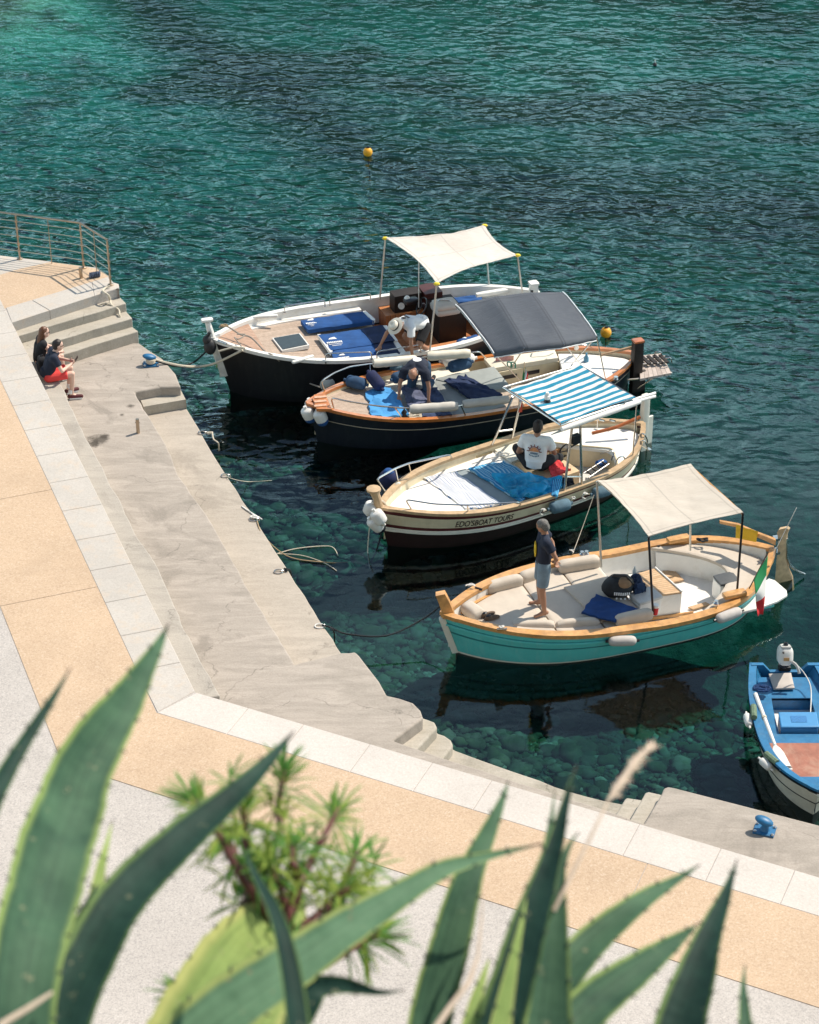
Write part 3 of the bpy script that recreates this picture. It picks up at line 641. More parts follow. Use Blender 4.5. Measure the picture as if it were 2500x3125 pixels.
tangle(at(778,1583,LA),.09,mat('white cord',(.72,.70,.66),.8),'bundle of white cord heaped on the third ring',22,3,.012,[at(760,1560,LA+.02),at(738,1545,LA+.01),at(752,1555,LA+.02),at(800,1585,LA+.02)])
rope_line('mooring_rope',[at(785,1590,LA+.02),at(800,1630,LA-.03),at(850,1680,.1),at(905,1706,.02),at(1010,1717,.015),at(1060,1716,-.1)],.012,mat('tan rope',(.36,.26,.15),.9,var=.3,vs=60),'tan rope running from the third ring out over the pebbly water')
rope_line('floating_line',[at(845,1690,.02),at(900,1675,.015),at(975,1667,.015),at(1015,1670,.015),at(1032,1695,.015)],.009,rope,'pale floating line curling on the green water, upper of the pair')
rope_line('floating_line',[at(845,1690,.02),at(920,1695,.015),at(990,1718,.015),at(1028,1742,.015)],.008,rope,'pale floating line lying straight on the green water, lower of the pair')
tangle(at(870,1744,LA),.05,roped,'short black rope knotted on the fourth ring',10,5,.013,[at(884,1738,LA),at(890,1760,.1)])
rope_line('mooring_rope',[at(983,1907,LA+.04),at(1010,1915,LA+.03),at(1060,1935,.35),at(1180,1940,.3),at(1290,1890,.45),at(1358,1838,.72)],.015,roped,'long black mooring rope from the last ring to the turquoise boat')
rope_line('mooring_rope',[at(1000,1912,LA),at(1018,1925,LA),at(1022,1958,-.1)],.013,roped,'black rope end dropping into the water from the last ring')
# ropes on steps
rope_line('mooring_rope',[at(336,873,LT+.05),at(322,878,LT+.03),at(314,888,LT+.04),at(330,900,LT+.01),at(336,915,LS1+.06),at(340,930,LS1+.02),at(362,945,LS2+.1),at(366,965,LS2+.02),at(380,975,LS3+.03)],.022,rope,'knotted pale rope hanging down the steps from the last railing post')
rope_line('mooring_rope',[at(305,928,LS1+.02),at(320,925,LS1+.03),at(338,930,LS1+.02)],.016,rope,'short end of pale rope lying on the top concrete step')
rope_line('mooring_rope',[bb+V((.05,.02,.12)),at(500,1105,LL+.05),at(560,1117,.75),at(610,1118,.62),at(660,1107,.8),at(741,1068,1.18)],.024,rope,'thick pale mooring rope from the upper bollard to the bow of the big black boat')
rope_line('mooring_rope',[bb+V((.05,0,.1)),at(505,1110,LL+.02),at(545,1118,.7),at(590,1106,.45),at(632,1070,.9)],.018,roped,'dark mooring rope from the upper bollard to the black round fender')
mb=MB()
for q in range(3): mb.tube([bb+V((.085*math.cos(a),.085*math.sin(a),.07+q*.03)) for a in [k_*math.pi/8 for k_ in range(17)]],.018,6)
thing('rope_turns',mb,rope,'pale rope wound round the stem of the upper blue bollard','rope')
# buoys
def buoy(x,y,label,r=.2):
    p=at(x,y,0); r_=empty('buoy',p,label,'buoy','round orange mooring buoys')
    obj('float',MB().ball(p+V((0,0,r*.75)),(r,r,r*1.05),n=24),yellow,r_); obj('eye',MB().tube([p+V((-.04,-.02,r*1.75)),p+V((0,-.02,r*1.95)),p+V((.04,-.02,r*1.75))],.014,6),roped,r_)
    obj('waterline_rope',MB().tube([p+V((0,0,-.02)),p+V((.05,.05,-.8))],.012,6),roped,r_)
buoy(1123,474,'orange buoy alone far out on the open water',.118)
buoy(1849,1026,'orange buoy floating behind the stern of the boat with the grey canopy',.118)
p=at(1999,200,0); r_=empty('marker_float',p,'tiny dark float with a stick far off at the upper right','float'); obj('float',MB().ball(p+V((0,0,.03)),(.06,.06,.06)),rubber,r_); obj('stick',MB().tube([p,p+V((0,0,.16))],.018,6),white,r_)
# ------------------------------------------------------------------ boats
class Boat:
    def __init__(s,p,label,cat='boat',name='wooden_boat',rake=.28,flare=.22,group=None):
        s.Bx,s.By,s.Sx,s.Sy,s.w,s.pb,s.ps,s.zb,s.zm,s.zs,s.tm=p; s.rake=rake; s.flare=flare
        s.L=math.hypot(s.Bx-s.Sx,s.By-s.Sy); s.rz=math.atan2(s.By-s.Sy,s.Bx-s.Sx)
        s.root=empty(name,((s.Bx+s.Sx)/2,(s.By+s.Sy)/2,0),label,cat,group,s.rz); s.M=FR[s.root]; s.I=s.M.inverted()
    def hw(s,u):
        u=min(max(u,0),1)
        return s.w*((1-abs(1-u/s.tm)**s.ps) if u<s.tm else (1-abs((u-s.tm)/(1-s.tm))**s.pb))
    def hz(s,u,z):                                # half width of the skin at height z
        f=min(max(1-z/max(s.zg(u),.05),0),1); e=abs(2*u-1); k=1-s.flare*(.6*f**1.5+1.3*f*e**4)
        uu=u+ (s.rake*f*e**6/s.L)*(1 if u>.5 else -1); return s.hw(uu)*max(k,0)
    def zg(s,u): return s.zm+(s.zs-s.zm)*(1-u/.4)**2 if u<.4 else s.zm+(s.zb-s.zm)*((u-.4)/.6)**2
    def pt(s,u,y,z): return s.M@V((-s.L/2+u*s.L,y,z))
    def us(s,n=44,a=0,b=1):
        return [a+(b-a)*(.5-.5*math.cos(math.pi*k/n)) for k in range(n+1)]
    def sec(s,u,f,side,off=0):                    # hull skin point, f=0 gunwale 1 waterline
        e=abs(2*u-1); k=1-s.flare*(.6*f**1.5+1.3*f*e**4); z=s.zg(u)*(1-f)
        x=-s.L/2+u*s.L-(1 if u>.5 else -1)*s.rake*f*e**6
        return s.M@V((x,side*(s.hw(u)*max(k,0)+off),z))
    def hull(s,bands,mats):
        fr=[0]; mi=[]
        for f,m_ in bands:
            a=fr[-1]; n=max(1,int(math.ceil((f-a)/.2)))
            for q in range(n): fr.append(a+(f-a)*(q+1)/n); mi.append(m_)
        last=mi[-1]; rows=[]; cols=mi+[last]*6+mi[::-1]
        for u in s.us(56):
            e=abs(2*u-1); r=[s.sec(u,f,1) for f in fr]; x=s.I@r[-1]
            h=abs(x.y); under=[(h*.86,-.16),(h*.5,-.34)]
            r+=[s.M@V((x.x,a,z)) for a,z in under]+[s.M@V((x.x,0.02,-.5)),s.M@V((x.x,-.02,-.5))]+[s.M@V((x.x,-a,z)) for a,z in under[::-1]]
            r+=[s.sec(u,f,-1) for f in fr[::-1]]
            rows.append(r)
        cols=mi+[last]*5+mi[::-1]
        n_=len(rows[0])-1
        cols=(cols+[last]*n_)[:n_]; 
        for q in range(len(mi)): cols[n_-1-q]=mi[q]
        for q in range(len(mi),n_-len(mi)): cols[q]=len(mats)
        s.hullo=obj('hull',MB().grid(rows,cols),list(mats)+[mat('antifouling',(.012,.02,.022),.8)],s.root); return s.hullo
    def ring(s,name,m,off_out,off_in,z_top,z_bot,parent=None,a=0,b=1,f=0,bump=None):
        mb=MB()
        for sd_ in(1,-1):
            rows=[]
            for u in s.us(56,a,b):
                o=s.sec(u,f,sd_); q=s.I@o; h=abs(q.y); zz=q.z+(bump(u) if bump else 0)
                yo=h+off_out; yi=max(h+off_in,0.0) if h+off_in>0 else 0
                ex=off_out if u>.97 else (-off_out if u<.03 else 0)
                rows.append([s.M@V((q.x+ex*.6,sd_*yo,zz+z_top)),s.M@V((q.x,sd_*yi,zz+z_top)),s.M@V((q.x,sd_*yi,zz+z_bot)),s.M@V((q.x+ex*.6,sd_*yo,zz+z_bot))][::sd_])
            mb.grid(rows,closed=True,cap=True)
        return obj(name,mb,m,parent or s.root)
    def liner(s,m,zf,off=-.05,a=.02,b=.98,name='inner_planking'):
        mb=MB()
        for sd_ in(1,-1):
            rows=[[s.pt(u,sd_*max(s.hz(u,s.zg(u)-.02+(zf-s.zg(u)+.02)*t)+off,0),s.zg(u)-.02+(zf-s.zg(u)+.02)*t) for t in (0,.2,.45,.7,1)][::sd_] for u in s.us(50,a,b)]
            mb.grid(rows)
        return obj(name,mb,m,s.root)
    def plate(s,name,m,u0,u1,z,th=.03,off=-.1,front=None,back=None,parent='root',n=26,k=14,dz=None,c0=-1,c1=1,crown=0,round_=0):
        top=[]
        for i in range(n+1):
            r=[]
            for j in range(k+1):
                c=c0+(c1-c0)*j/k
                a=u0+(back(c) if back else 0); b=u1+(front(c) if front else 0); u=a+(b-a)*i/n
                zz=(z(u) if callable(z) else z)+crown*(1-c*c)
                if round_: zz-=round_*max(0,1-min(i,n-i,3 if c0>-1 else j,3 if c1<1 else k-j)/2)**2
                if dz: zz+=dz(u,c)
                r.append(s.pt(u,-c*max(s.hz(u,zz)+off+.02,.005),zz))
            top.append(r)
        bot=[[q-V((0,0,th)) for q in r] for r in top]
        mb=MB().grid([r[::-1] for r in top][::-1] if False else top).grid([r[::-1] for r in bot])
        bd=[(0,j) for j in range(k)]+[(i,k) for i in range(n)]+[(n,j) for j in range(k,0,-1)]+[(i,0) for i in range(n,0,-1)]
        mb.grid([[top[i][j] for i,j in bd],[bot[i][j] for i,j in bd]],closed=True)
        if parent=='root': return obj(name,mb,m,s.root)
        return obj(name,mb,m)
    def wall(s,name,m,uf,z0,z1,off=-.1,th=.03,k=20,c0=-1,c1=1):    # transverse wall, uf(c)
        rows=[]
        for j in range(k+1):
            c=c0+(c1-c0)*j/k; u=uf(c) if callable(uf) else uf; y=-c*max(s.hz(u,z1)+off,.005); y0=-c*max(s.hz(u,z0)+off,.005)
            rows.append([s.pt(u,y,z1),s.pt(u,y0,z0),s.pt(u-th/s.L,y0,z0),s.pt(u-th/s.L,y,z1)])
        return obj(name,MB().grid(rows,closed=True,cap=True),m,s.root)
def pipe(root,name,m,pts,r=.014,n=8,sm=True):
    return obj(name,MB().tube(bez([at(*p) if isinstance(p,tuple) else p for p in pts]) if sm else [at(*p) if isinstance(p,tuple) else p for p in pts],r,n),m,root)
def bez(P_,k=5,ten=.0):                              # rounds the corners of a bent pipe
    out=[P_[0]]
    for i in range(1,len(P_)-1):
        a,b,c=P_[i-1],P_[i],P_[i+1]; la,lc=min(.09,(a-b).length*.4),min(.09,(c-b).length*.4)
        p,q=b+(a-b).normalized()*la,b+(c-b).normalized()*lc
        for j in range(k+1):
            t=j/k; out.append(p*(1-t)**2+b*2*t*(1-t)+q*t*t)
    return out+[P_[-1]]
def px4(x,y,z): return (1300+x/1.5,1400+y/1.5,z)
def p3(x,y,z): return (1050+x/1.725,1050+y/1.725,z)
def p1(x,y,z): return (600+x/2.156,650+y/2.156,z)
def p2(x,y,z): return (1200+x/1.9167,650+y/1.9167,z)
def p5(x,y,z): return (1150+x/4.3125,900+y/4.3125,z)
def Q(f,z,*pts): return [at(*f(x,y,z if len(r)==0 else r[0])) for x,y,*r in pts]
def fender(a,b,r,m,label,group=None,lines=(),caps=None,name='fender'):
    a,b=V(a),V(b); d=b-a; n=d.normalized(); e=empty(name,a.lerp(b,.5)-V((0,0,r)),label,'fender',group)
    pr=[(-.5,.3),(-.47,.62),(-.42,.86),(-.34,.98),(-.2,1),(0,1.03),(.2,1),(.34,.98),(.42,.86),(.47,.62),(.5,.3)]
    obj('body',MB().tube([a.lerp(b,.5)+d*t for t,_ in pr],[r*q for _,q in pr],16),m,e)
    for sg,q in((-1,a),(1,b)):
        obj('end_cap',MB().tube([q-n*sg*-.0,q+n*sg*.05],r*.28,8),caps or m,e)
    for l in lines: obj('lanyard',MB().tube(l,.008,5),rope if caps is None else roped,e)
    return e
def roll(root,a,b,r,m,name='rail_cover'):
    a,b=V(a),V(b); n=14; rnd=random.Random(int(a.x*100)); pts=[a.lerp(b,i/n) for i in range(n+1)]
    rs=[r*(1+.05*rnd.uniform(-1,1)) for _ in pts]; rs[0]*=.8; rs[-1]*=.8
    return obj(name,MB().tube(pts,rs,14,round_=False),m,root)
def letters(root,txt,base,dx,dz,size,m,name='lettering',extr=.004,italic=.25,mapf=None):
    cu=bpy.data.curves.new(name,'FONT'); cu.body=txt; cu.size=1; cu.extrude=0; cu.align_x='LEFT'; cu.shear=italic; cu.offset=.012
    o=bpy.data.objects.new(name,cu); dg=bpy.context.evaluated_depsgraph_get(); me=bpy.data.meshes.new_from_object(o)
    vs=[(v.co.x,v.co.y) for v in me.vertices]; fs=[tuple(p.vertices) for p in me.polygons]
    bpy.data.objects.remove(o); wmax=max(x for x,_ in vs)
    mb=MB(); mb.add([mapf(x/wmax,y) if mapf else V(base)+V(dx)*(x*size)+V(dz)*(y*size) for x,y in vs],fs)
    return obj(name,mb,m,root,smooth=False)
pl_teak=planks('teak planks',(.36,.27,.205),(.50,.39,.31),46,.75,0,(.12,.09,.07)); pl_teak2=planks('bow teak planks',(.36,.22,.15),(.48,.31,.22),22,.6,0,(.12,.06,.04))
pl_var=planks('varnished floor',(.40,.14,.05),(.62,.27,.11),40,.4,0,(.09,.03,.02)); pl_slat=planks('wood slats',(.50,.31,.16),(.64,.43,.25),13,.55,1,(.10,.05,.03)); pl_plat=planks('grey teak slats',(.40,.33,.29),(.55,.47,.42),7,.8,0,(.15,.12,.1))
# ================================================================== boat 1: big black boat
b=Boat([-3.97,38.46,2.70,40.87,1.34,3.2,3.3,1.27,.90,1.12,.463],'largest boat, black hull with white rail and planked foredeck, farthest from the quay camera','boat',rake=.34,flare=.18)
B1=b
b.hull([(.045,1),(1,0)],[blackh,white]); b.liner(white,.35,off=-.07)
b.ring('gunwale',white,.035,-.085,.012,-.06)
zd=lambda u:.74+.42*max(0,(u-.5)/.5)**2*.9
b.plate('foredeck',pl_teak,.50,.955,zd,off=-.13,round_=0)
b.plate('bow_deck',pl_teak2,.86,.975,lambda u:zd(u)+.11,off=-.07,th=.06)
# white shelf along the bulwark
for sd_ in(1,-1):
    b.plate('side_deck',white,.5,.86,lambda u:zd(u)+.03,off=-.06,c0=.84 if sd_>0 else -1,c1=1 if sd_>0 else -.84,k=3,th=.05)
b.wall('bulkhead',darkwood,.50,.32,.735,off=-.12)
b.plate('cockpit_floor',pl_var,.06,.50,.34,off=-.13)
b.plate('stern_bench',white,.03,.17,.74,off=-.1,front=lambda c:.12*c*c)
for sd_ in(1,-1): b.plate('side_bench',pl_var,.16,.44,.70,off=-.1,c0=.62 if sd_>0 else -1,c1=1 if sd_>0 else -.62,k=4,th=.36)
# stem post with knob, stem
mb=MB(); t0=b.pt(.992,0,b.zg(1)-.05); tp=at(636,968,2.05); k0=b.sec(1,1,1)
t1=t0+V((-.12,0,.0))
dz=zup(t0,972)
mb.tube([t0+V((0,0,-.1)),t0+V((-.10,0,dz-t0.z-.08)),],[.085,.055],10); mb.rbox(t0+V((-.11,0,dz-t0.z-.03)),(.24,.13,.07),.03,rz=b.rz,n=4)
obj('stem_head',mb,white,b.root)
dx_=b.M.to_3x3()@V((1,0,0)); dy_=b.M.to_3x3()@V((0,1,0)); rows=[]
for i in range(9):
    f=-.03+i/8*.72; q=b.sec(1,max(f,0),1)-V((0,0,min(f,0)*1.2)); rows.append([q-dx_*.06-dy_*.08,q+dx_*.07-dy_*.065,q+dx_*.07+dy_*.065,q-dx_*.06+dy_*.08])
mb=MB().grid(rows,closed=True,cap=True)
obj('stem',mb,fendw,b.root)
mb=MB().ball(b.sec(.995,.5,1)+(b.M.to_3x3()@V((.115,0,0))),(.012,.05,.05),Matrix.Rotation(b.rz,3,'Z'),10); obj('badge',mb,mat('green badge',(.16,.34,.12),.5),b.root)
# hatch
h=Q(p1,.93,(497,822),(680,790),(742,868),(562,905)); hh=obj('hatch',MB().pad([q-V((0,0,.08)) for q in h],.08,6,6),white,b.root)
c_=sum(h,V((0,0,0)))/4; obj('hatch_glass',MB().pad([c_+(q-c_)*.9+V((0,0,0)) for q in h],.012,4,4),mat('smoked glass',(.035,.045,.05),.25,var=.15),hh)
# stern post
sp_=b.pt(.0,0,0); q=at(1628,893,1.12); mb=MB().rbox(q+V((0,0,-.02)),(.17,.17,.50),.03,rz=b.rz,n=4); mb.rbox(q+V((0,0,.22)),(.20,.20,.06),.02,rz=b.rz,n=3); obj('stern_post',mb,white,b.root)
obj('vent',MB().box(q+V((-.04,-.09,.08)),(.06,.02,.05),rz=0),black,b.root)
# rails
def grab(root,f,pts,z0,h,r=.013,m=None):
    a,c=at(*f(*pts[0],z0)),at(*f(*pts[-1],z0))
    at_=[a,a+V((0,0,h)),c+V((0,0,h)),c]
    obj('grab_rail',MB().tube(bez(at_),r,8),m or steel,root)
    for q in(a,c): obj('rail_foot',MB().lathe(q,[(.03,0),(.03,.015),(.016,.02)],10),m or steel,root)
grab(b.root,p1,[(580,655),(845,615)],1.0,.15); grab(b.root,p1,[(877,610),(1145,570)],.95,.15); grab(b.root,p1,[(850,975),(1152,962)],.98,.17); grab(b.root,p1,[(1187,962),(1475,915)],.95,.17)
# wedge shaped fairleads
for f_,x,y,z in((p1,455,680,1.12),(p1,700,962,1.05)): obj('fairlead',MB().rbox(at(*f_(x,y,z)),(.5,.09,.07),.03,rz=b.rz+(.25 if y>900 else -.2),n=4),white,b.root)
obj('cleat',MB().tube([at(*p1(140,838,1.36)),at(*p1(200,862,1.33))],.022,8),steel,b.root)
# canopy on poles
def awning(root,cor,m,thick=.006,sag=.10,curve=(.12,.12,.12,.12),wr=.015,name='awning',ws=2.2,hem=None):
    o=obj(name,MB().pad(cor,thick,22,22,sag=sag,curve=curve,wr=wr,ws=ws,seed=3),m,root); return o
gA=at(1159,914,.98);gD=at(1312,1069,.95);gC=at(1595,895,1.05);gB=at(1493,873,1.0)
zA,zD,zC=zup(gA,727),zup(gD,862),zup(gC,780)
tA=V((gA.x,gA.y,zA));tD=V((gD.x,gD.y,zD));tC=V((gC.x,gC.y,zC)); tA=at(1176,727,zA); tD=at(1333,866,zD); tC=at(1580,779,zC); tB=at(1479,688,(zA+zC)/2+.05)
aw=awning(b.root,[tA,tB,tC,tD],offw,sag=.05,curve=(.20,.10,.16,.10))
pole_m=mat('aluminium pole',(.62,.60,.55),.35,.9,.05)
for g_,t_ in((gA,tA),(gD,tD),(gC,tC),(gB,tB)): obj('pole',MB().tube([g_,t_-V((0,0,.02))],.018,8),pole_m,b.root)
ym=mat('yellow strap',(.75,.55,.03),.6)
for t_ in(tA,tC,tD,tB): obj('corner_strap',MB().ball(t_,(.07,.05,.035),n=8),ym,aw)
an=at(1278,938,.95); obj('antenna',MB().tube([an,V((an.x,an.y,zup(an,754)))],.012,6),white,b.root)
# console, helm seat, lockers amidships
mb=MB().rbox(at(*p5(380,170,.75))+V((0,.1,-.02)),(.62,.34,.72),.03,rz=b.rz,n=3); co_=obj('console',mb,darkwood,b.root)
obj('compass',MB().ball(at(*p5(400,60,1.12)),(.07,.07,.09),n=12),whitef,co_); obj('instruments',MB().rbox(at(*p5(450,75,1.10)),(.3,.2,.12),.04,rz=.5,n=4),black,co_); obj('dial',MB().lathe(at(*p5(322,145,.98)),[(.07,-.0),(.07,.02)],14,Matrix.Rotation(R(70),3,'X')@Matrix.Rotation(R(20),3,'Y')),white,co_)
whl=MB(); wc=at(*p5(590,150,1.05)); Mw=Matrix.Rotation(b.rz,3,'Z')@Matrix.Rotation(R(60),3,'Y')
whl.tube([wc+Mw@V((.19*math.cos(a),.19*math.sin(a),0)) for a in [k_*math.pi/10 for k_ in range(21)]],.014,6)
for k_ in range(3): whl.tube([wc,wc+Mw@V((.19*math.cos(k_*2.09),.19*math.sin(k_*2.09),0))],.01,5)
obj('steering_wheel',whl,black,b.root)
mb=MB().rbox(at(*p5(700,130,.7)),(.42,.5,.8),.04,rz=b.rz,n=3); obj('locker',mb,mat('dark red locker',(.07,.015,.012),.4,var=.3),b.root)
mb=MB().rbox(at(*p5(900,330,.62)),(.62,.95,.72),.04,rz=b.rz,n=3); obj('engine_box',mb,darkwood,b.root)
st=obj('helm_seat',MB().rbox(at(*p5(900,170,1.08)),(.52,.52,.15),.06,rz=b.rz,puff=.03,n=6),greyf and mat('pale grey vinyl',(.48,.45,.42),.5,var=.05),b.root)
obj('seat_back',MB().rbox(at(*p5(900,120,1.22)),(.48,.4,.12),.05,rz=b.rz,puff=.02,n=6),MT['pale grey vinyl'],b.root)
sb=[at(*p5(795,130,1.18)),at(*p5(800,70,1.32)),at(*p5(960,65,1.32)),at(*p5(1050,190,1.15))]; obj('seat_rail',MB().tube(bez(sb),.013,8),steel,b.root)
# two floor cushions under the awning near the stern, stern seat
obj('stern_seat_back',MB().rbox(at(*p2(580,465,1.0)),(.75,.12,.1),.04,rz=b.rz,n=4),white,b.root)
# loose things on boat 1
def marks(root,c,dx,dy,m=None,s=1.0,seed=0):         # printed emblem: leaf above lines of tiny letters
    mb=MB(); c=V(c);dx=V(dx).normalized();dy=V(dy).normalized(); rnd=random.Random(seed)
    mb.add([c+dx*(-.05*s)+dy*.05*s,c+dx*.045*s+dy*.045*s,c+dx*.03*s+dy*.095*s,c-dx*.02*s+dy*.08*s],[(0,1,2,3)])
    for row,(w_,h_) in enumerate(((.17,.035),(.15,.012),(.10,.012))):
        n=9 if row==0 else 12; y=-.005-.035*row-(.02 if row else 0)
        for i in range(n):
            x0=-w_/2+w_*i/n; x1=x0+w_/n*.68
            mb.add([c+dx*x0*s+dy*(y-h_)*s,c+dx*x1*s+dy*(y-h_)*s,c+dx*x1*s+dy*y*s,c+dx*x0*s+dy*y*s],[(0,1,2,3)])
    return obj('print',mb,m or whites,root,smooth=False)
def mat_(pts,f,z,th,m,label,n=18,**k):
    o=obj(k.pop('name','sun_mat'),MB().pad([q-V((0,0,th)) for q in Q(f,z,*pts)],th,n,n,**k),m); return o
m1=tag(mat_([(685,700),(1095,640),(1170,702),(735,762)],p1,.95,.11,bluef,'',puff=.03,wr=.012,ws=3),'blue covered sun mat lying alone along the far side of the black boat','sun mat','blue sun mats on the black boat')
obj('uncovered_end',MB().pad([q-V((0,0,.10)) for q in Q(p1,.955,(1088,640),(1112,634),(1176,690),(1160,703))],.09,6,6,puff=.02),whitef,m1)
marks(m1,at(*p1(762,716,.957)),b.M.to_3x3()@V((-1,.1,0)),b.M.to_3x3()@V((0,-1,0)) ,s=1.7)
m2=tag(mat_([(800,798),(1225,740),(1300,840),(885,900)],p1,.93,.10,bluef,'',puff=.02,wr=.01,ws=3),'middle blue sun mat of the black boat, half of it under navy cloth','sun mat','blue sun mats on the black boat')
obj('white_edge',MB().pad([q-V((0,0,.09)) for q in Q(p1,.925,(795,795),(815,793),(895,905),(880,912))],.08,4,10),whitef,m2)
obj('navy_cloth',MB().pad([q+V((0,0,.002)) for q in Q(p1,.935,(1080,765),(1222,742),(1305,842),(1165,862))],.012,12,12,wr=.01),navyf,m2)
obj('white_edge',MB().pad([q-V((0,0,.085)) for q in Q(p1,.935,(1222,740),(1252,738),(1325,838),(1300,842))],.085,4,10),whitef,m2)
marks(m2,at(*p1(905,842,.94)),b.M.to_3x3()@V((-1,.1,0)),b.M.to_3x3()@V((0,-1,0)),s=1.9,seed=1)
m3=tag(mat_([(885,898),(1300,840),(1375,925),(905,965)],p1,.90,.09,bluef,'',puff=.02,wr=.01,ws=3),'blue sun mat nearest the rail of the black boat, partly behind the grab rails','sun mat','blue sun mats on the black boat')
obj('navy_cloth',MB().pad([q+V((0,0,.002)) for q in Q(p1,.905,(1165,862),(1290,845),(1340,932),(1190,948))],.012,12,12,wr=.01),navyf,m3)
obj('white_edge',MB().pad([q-V((0,0,.085)) for q in Q(p1,.905,(1288,842),(1318,838),(1388,925),(1340,932))],.085,4,10),whitef,m3)
marks(m3,at(*p1(965,945,.91)),b.M.to_3x3()@V((-1,.1,0)),b.M.to_3x3()@V((0,-1,0)),s=1.4,seed=2)
m4=tag(mat_([(165,500),(520,478),(520,505),(200,545)],p2,.86,.09,bluef,'',puff=.02,wr=.02,name='seat_cover'),'crumpled blue cover on the far side bench of the black boat, behind the helm seat','seat cover')
marks(m4,at(*p2(200,520,.87)),(.9,.4,0),(-.4,.9,0),s=1.5,seed=4)
m5=tag(mat_([(370,742),(490,705),(508,725),(400,758)],p2,.82,.07,bluef,'',puff=.02,wr=.01,name='seat_cover'),'blue cover on the near side bench of the black boat, beside the grey canopy','seat cover')
marks(m5,at(*p2(425,740,.83)),(.9,.4,0),(-.4,.9,0),s=1.2,seed=5)
# bow ropes and fenders
rope_line('deck_rope',[at(*p1(150,752,1.42)),at(*p1(200,745,1.38)),at(*p1(290,800,1.27)),at(*p1(360,820,1.25)),at(*p1(455,915,1.12)),at(*p1(500,935,1.12)),at(*p1(600,1020,.8)),at(*p1(700,1100,.45)),at(*p1(810,1145,.55))],.017,mat('grey rope',(.30,.26,.22),.9,var=.3,vs=60),'grey rope running across the foredeck of the black boat and down its side')
rope_line('deck_rope',[at(*p1(265,798,1.28)),at(*p1(320,800,1.27)),at(*p1(275,830,1.25)),at(*p1(250,818,1.25)),at(*p1(290,870,1.3)),at(*p1(300,890,1.32))],.014,MT['grey rope'],'loose loops of grey rope on the bow planking of the black boat')
tangle(at(*p1(175,748,1.42)),.11,MT['tan rope'],'small heap of tan rope on the very bow of the black boat',14,9,.014)
rope_line('bow_rope',[at(*p1(145,910,1.2)),at(*p1(240,885,1.32)),at(*p1(300,885,1.33)),at(*p1(320,890,1.31))],.018,rope,'pale rope lashed across the bow rail of the black boat')
rf=empty('round_fender',at(*p1(85,870,.9)),'round black fender hanging against the stem of the black boat','fender')
c=at(*p1(88,880,1.12)); obj('body',MB().ball(c,(.125,.12,.17),n=20),rubber,rf); obj('upper_lobe',MB().ball(c+V((-.05,0,.15)),(.09,.09,.11)),rubber,rf); obj('neck',MB().tube([c+V((-.05,0,.22)),c+V((.02,0,.33))],[.04,.03],8),rubber,rf)
rf=empty('round_fender',at(*p1(858,1100,.3)),'round white fender with a blue top hanging on the side of the black boat','fender')
c=at(*p1(857,1098,.45)); obj('body',MB().ball(c,(.215,.215,.24),n=22),fendw,rf); obj('top_cap',MB().lathe(c,[(.2,.11),(.16,.19),(.08,.25),(.07,.34)],16),navy,rf); obj('lanyard',MB().tube([c+V((0,0,.3)),at(*p1(850,985,.98))],.016,6),roped,rf)
fender(at(*p1(950,1060,.45)),at(*p1(1040,1055,.45)),.16,fendw,'white cylindrical fender squeezed between the black boat and the blue fenders')
# ================================================================== boat 2: wooden rail, grey canopy
b=Boat([-1.981,36.466,4.656,38.983,1.107,3.3,3.4,.90,.58,.66,.5],'dark blue boat with orange varnished rail and grey arched canopy, second from the quay steps','boat',rake=.2,flare=.16)
B2=b
b.hull([(1,0)],[navy]); b.liner(cream,.16,off=-.06); b.ring('gunwale',mahog if False else mat('orange varnish',(.50,.17,.045),.3,var=.25,vs=6,coat=.4),.03,-.075,.012,-.05)
OV=MT['orange varnish']
b.ring('rub_line',mat('pale line',(.45,.38,.28),.5),.012,0,.006,-.006,f=.34)
zd=lambda u:.50+.30*max(0,(u-.6)/.4)**2
b.plate('foredeck',creamw,.48,.97,zd,off=-.08)
b.plate('bow_deck',pl_teak2 if False else pl_teak,.80,.985,lambda u:zd(u)+.035,off=-.07,th=.03)
b.wall('bulkhead',cream,.48,.16,.49,off=-.08)
b.plate('cockpit_floor',greyw,.05,.48,.15,off=-.1)
b.plate('stern_deck',whitef,.03,.20,.52,off=-.10,th=.10,front=lambda c:.035*(1-abs(c)),crown=.02,round_=.02)
b.wall('stern_locker',cream,lambda c:.20+.035*(1-abs(c)),.16,.44,off=-.12)
lk=b.plate('side_locker',cream,.20,.40,.40,off=-.09,th=.28,c0=-1,c1=-.45,k=5)
# side locker faces the camera on the far side
sg_far=1 if (b.M.to_3x3()@V((0,1,0))).y>0 else -1
def faroff(u,k_): return b.pt(u,sg_far*k_,0)
sc_=obj('bench_cushion',MB().pad([b.pt(.21,sg_far*(b.hw(.21)-.10),.5),b.pt(.42,sg_far*(b.hw(.42)-.1),.5),b.pt(.42,sg_far*.55,.5),b.pt(.22,sg_far*.5,.5)],.12,12,12,puff=.03),creamf,b.root)
fl=obj('locker_front',MB().rbox(b.pt(.315,sg_far*.53,.33),(1.42,.06,.34),.03,rz=b.rz,n=4),cream,b.root)
for u in(.37,.30): obj('locker_slot',MB().rbox(b.pt(u,sg_far*.495,.36),(.32,.014,.085),.005,rz=b.rz,n=4),black,fl)
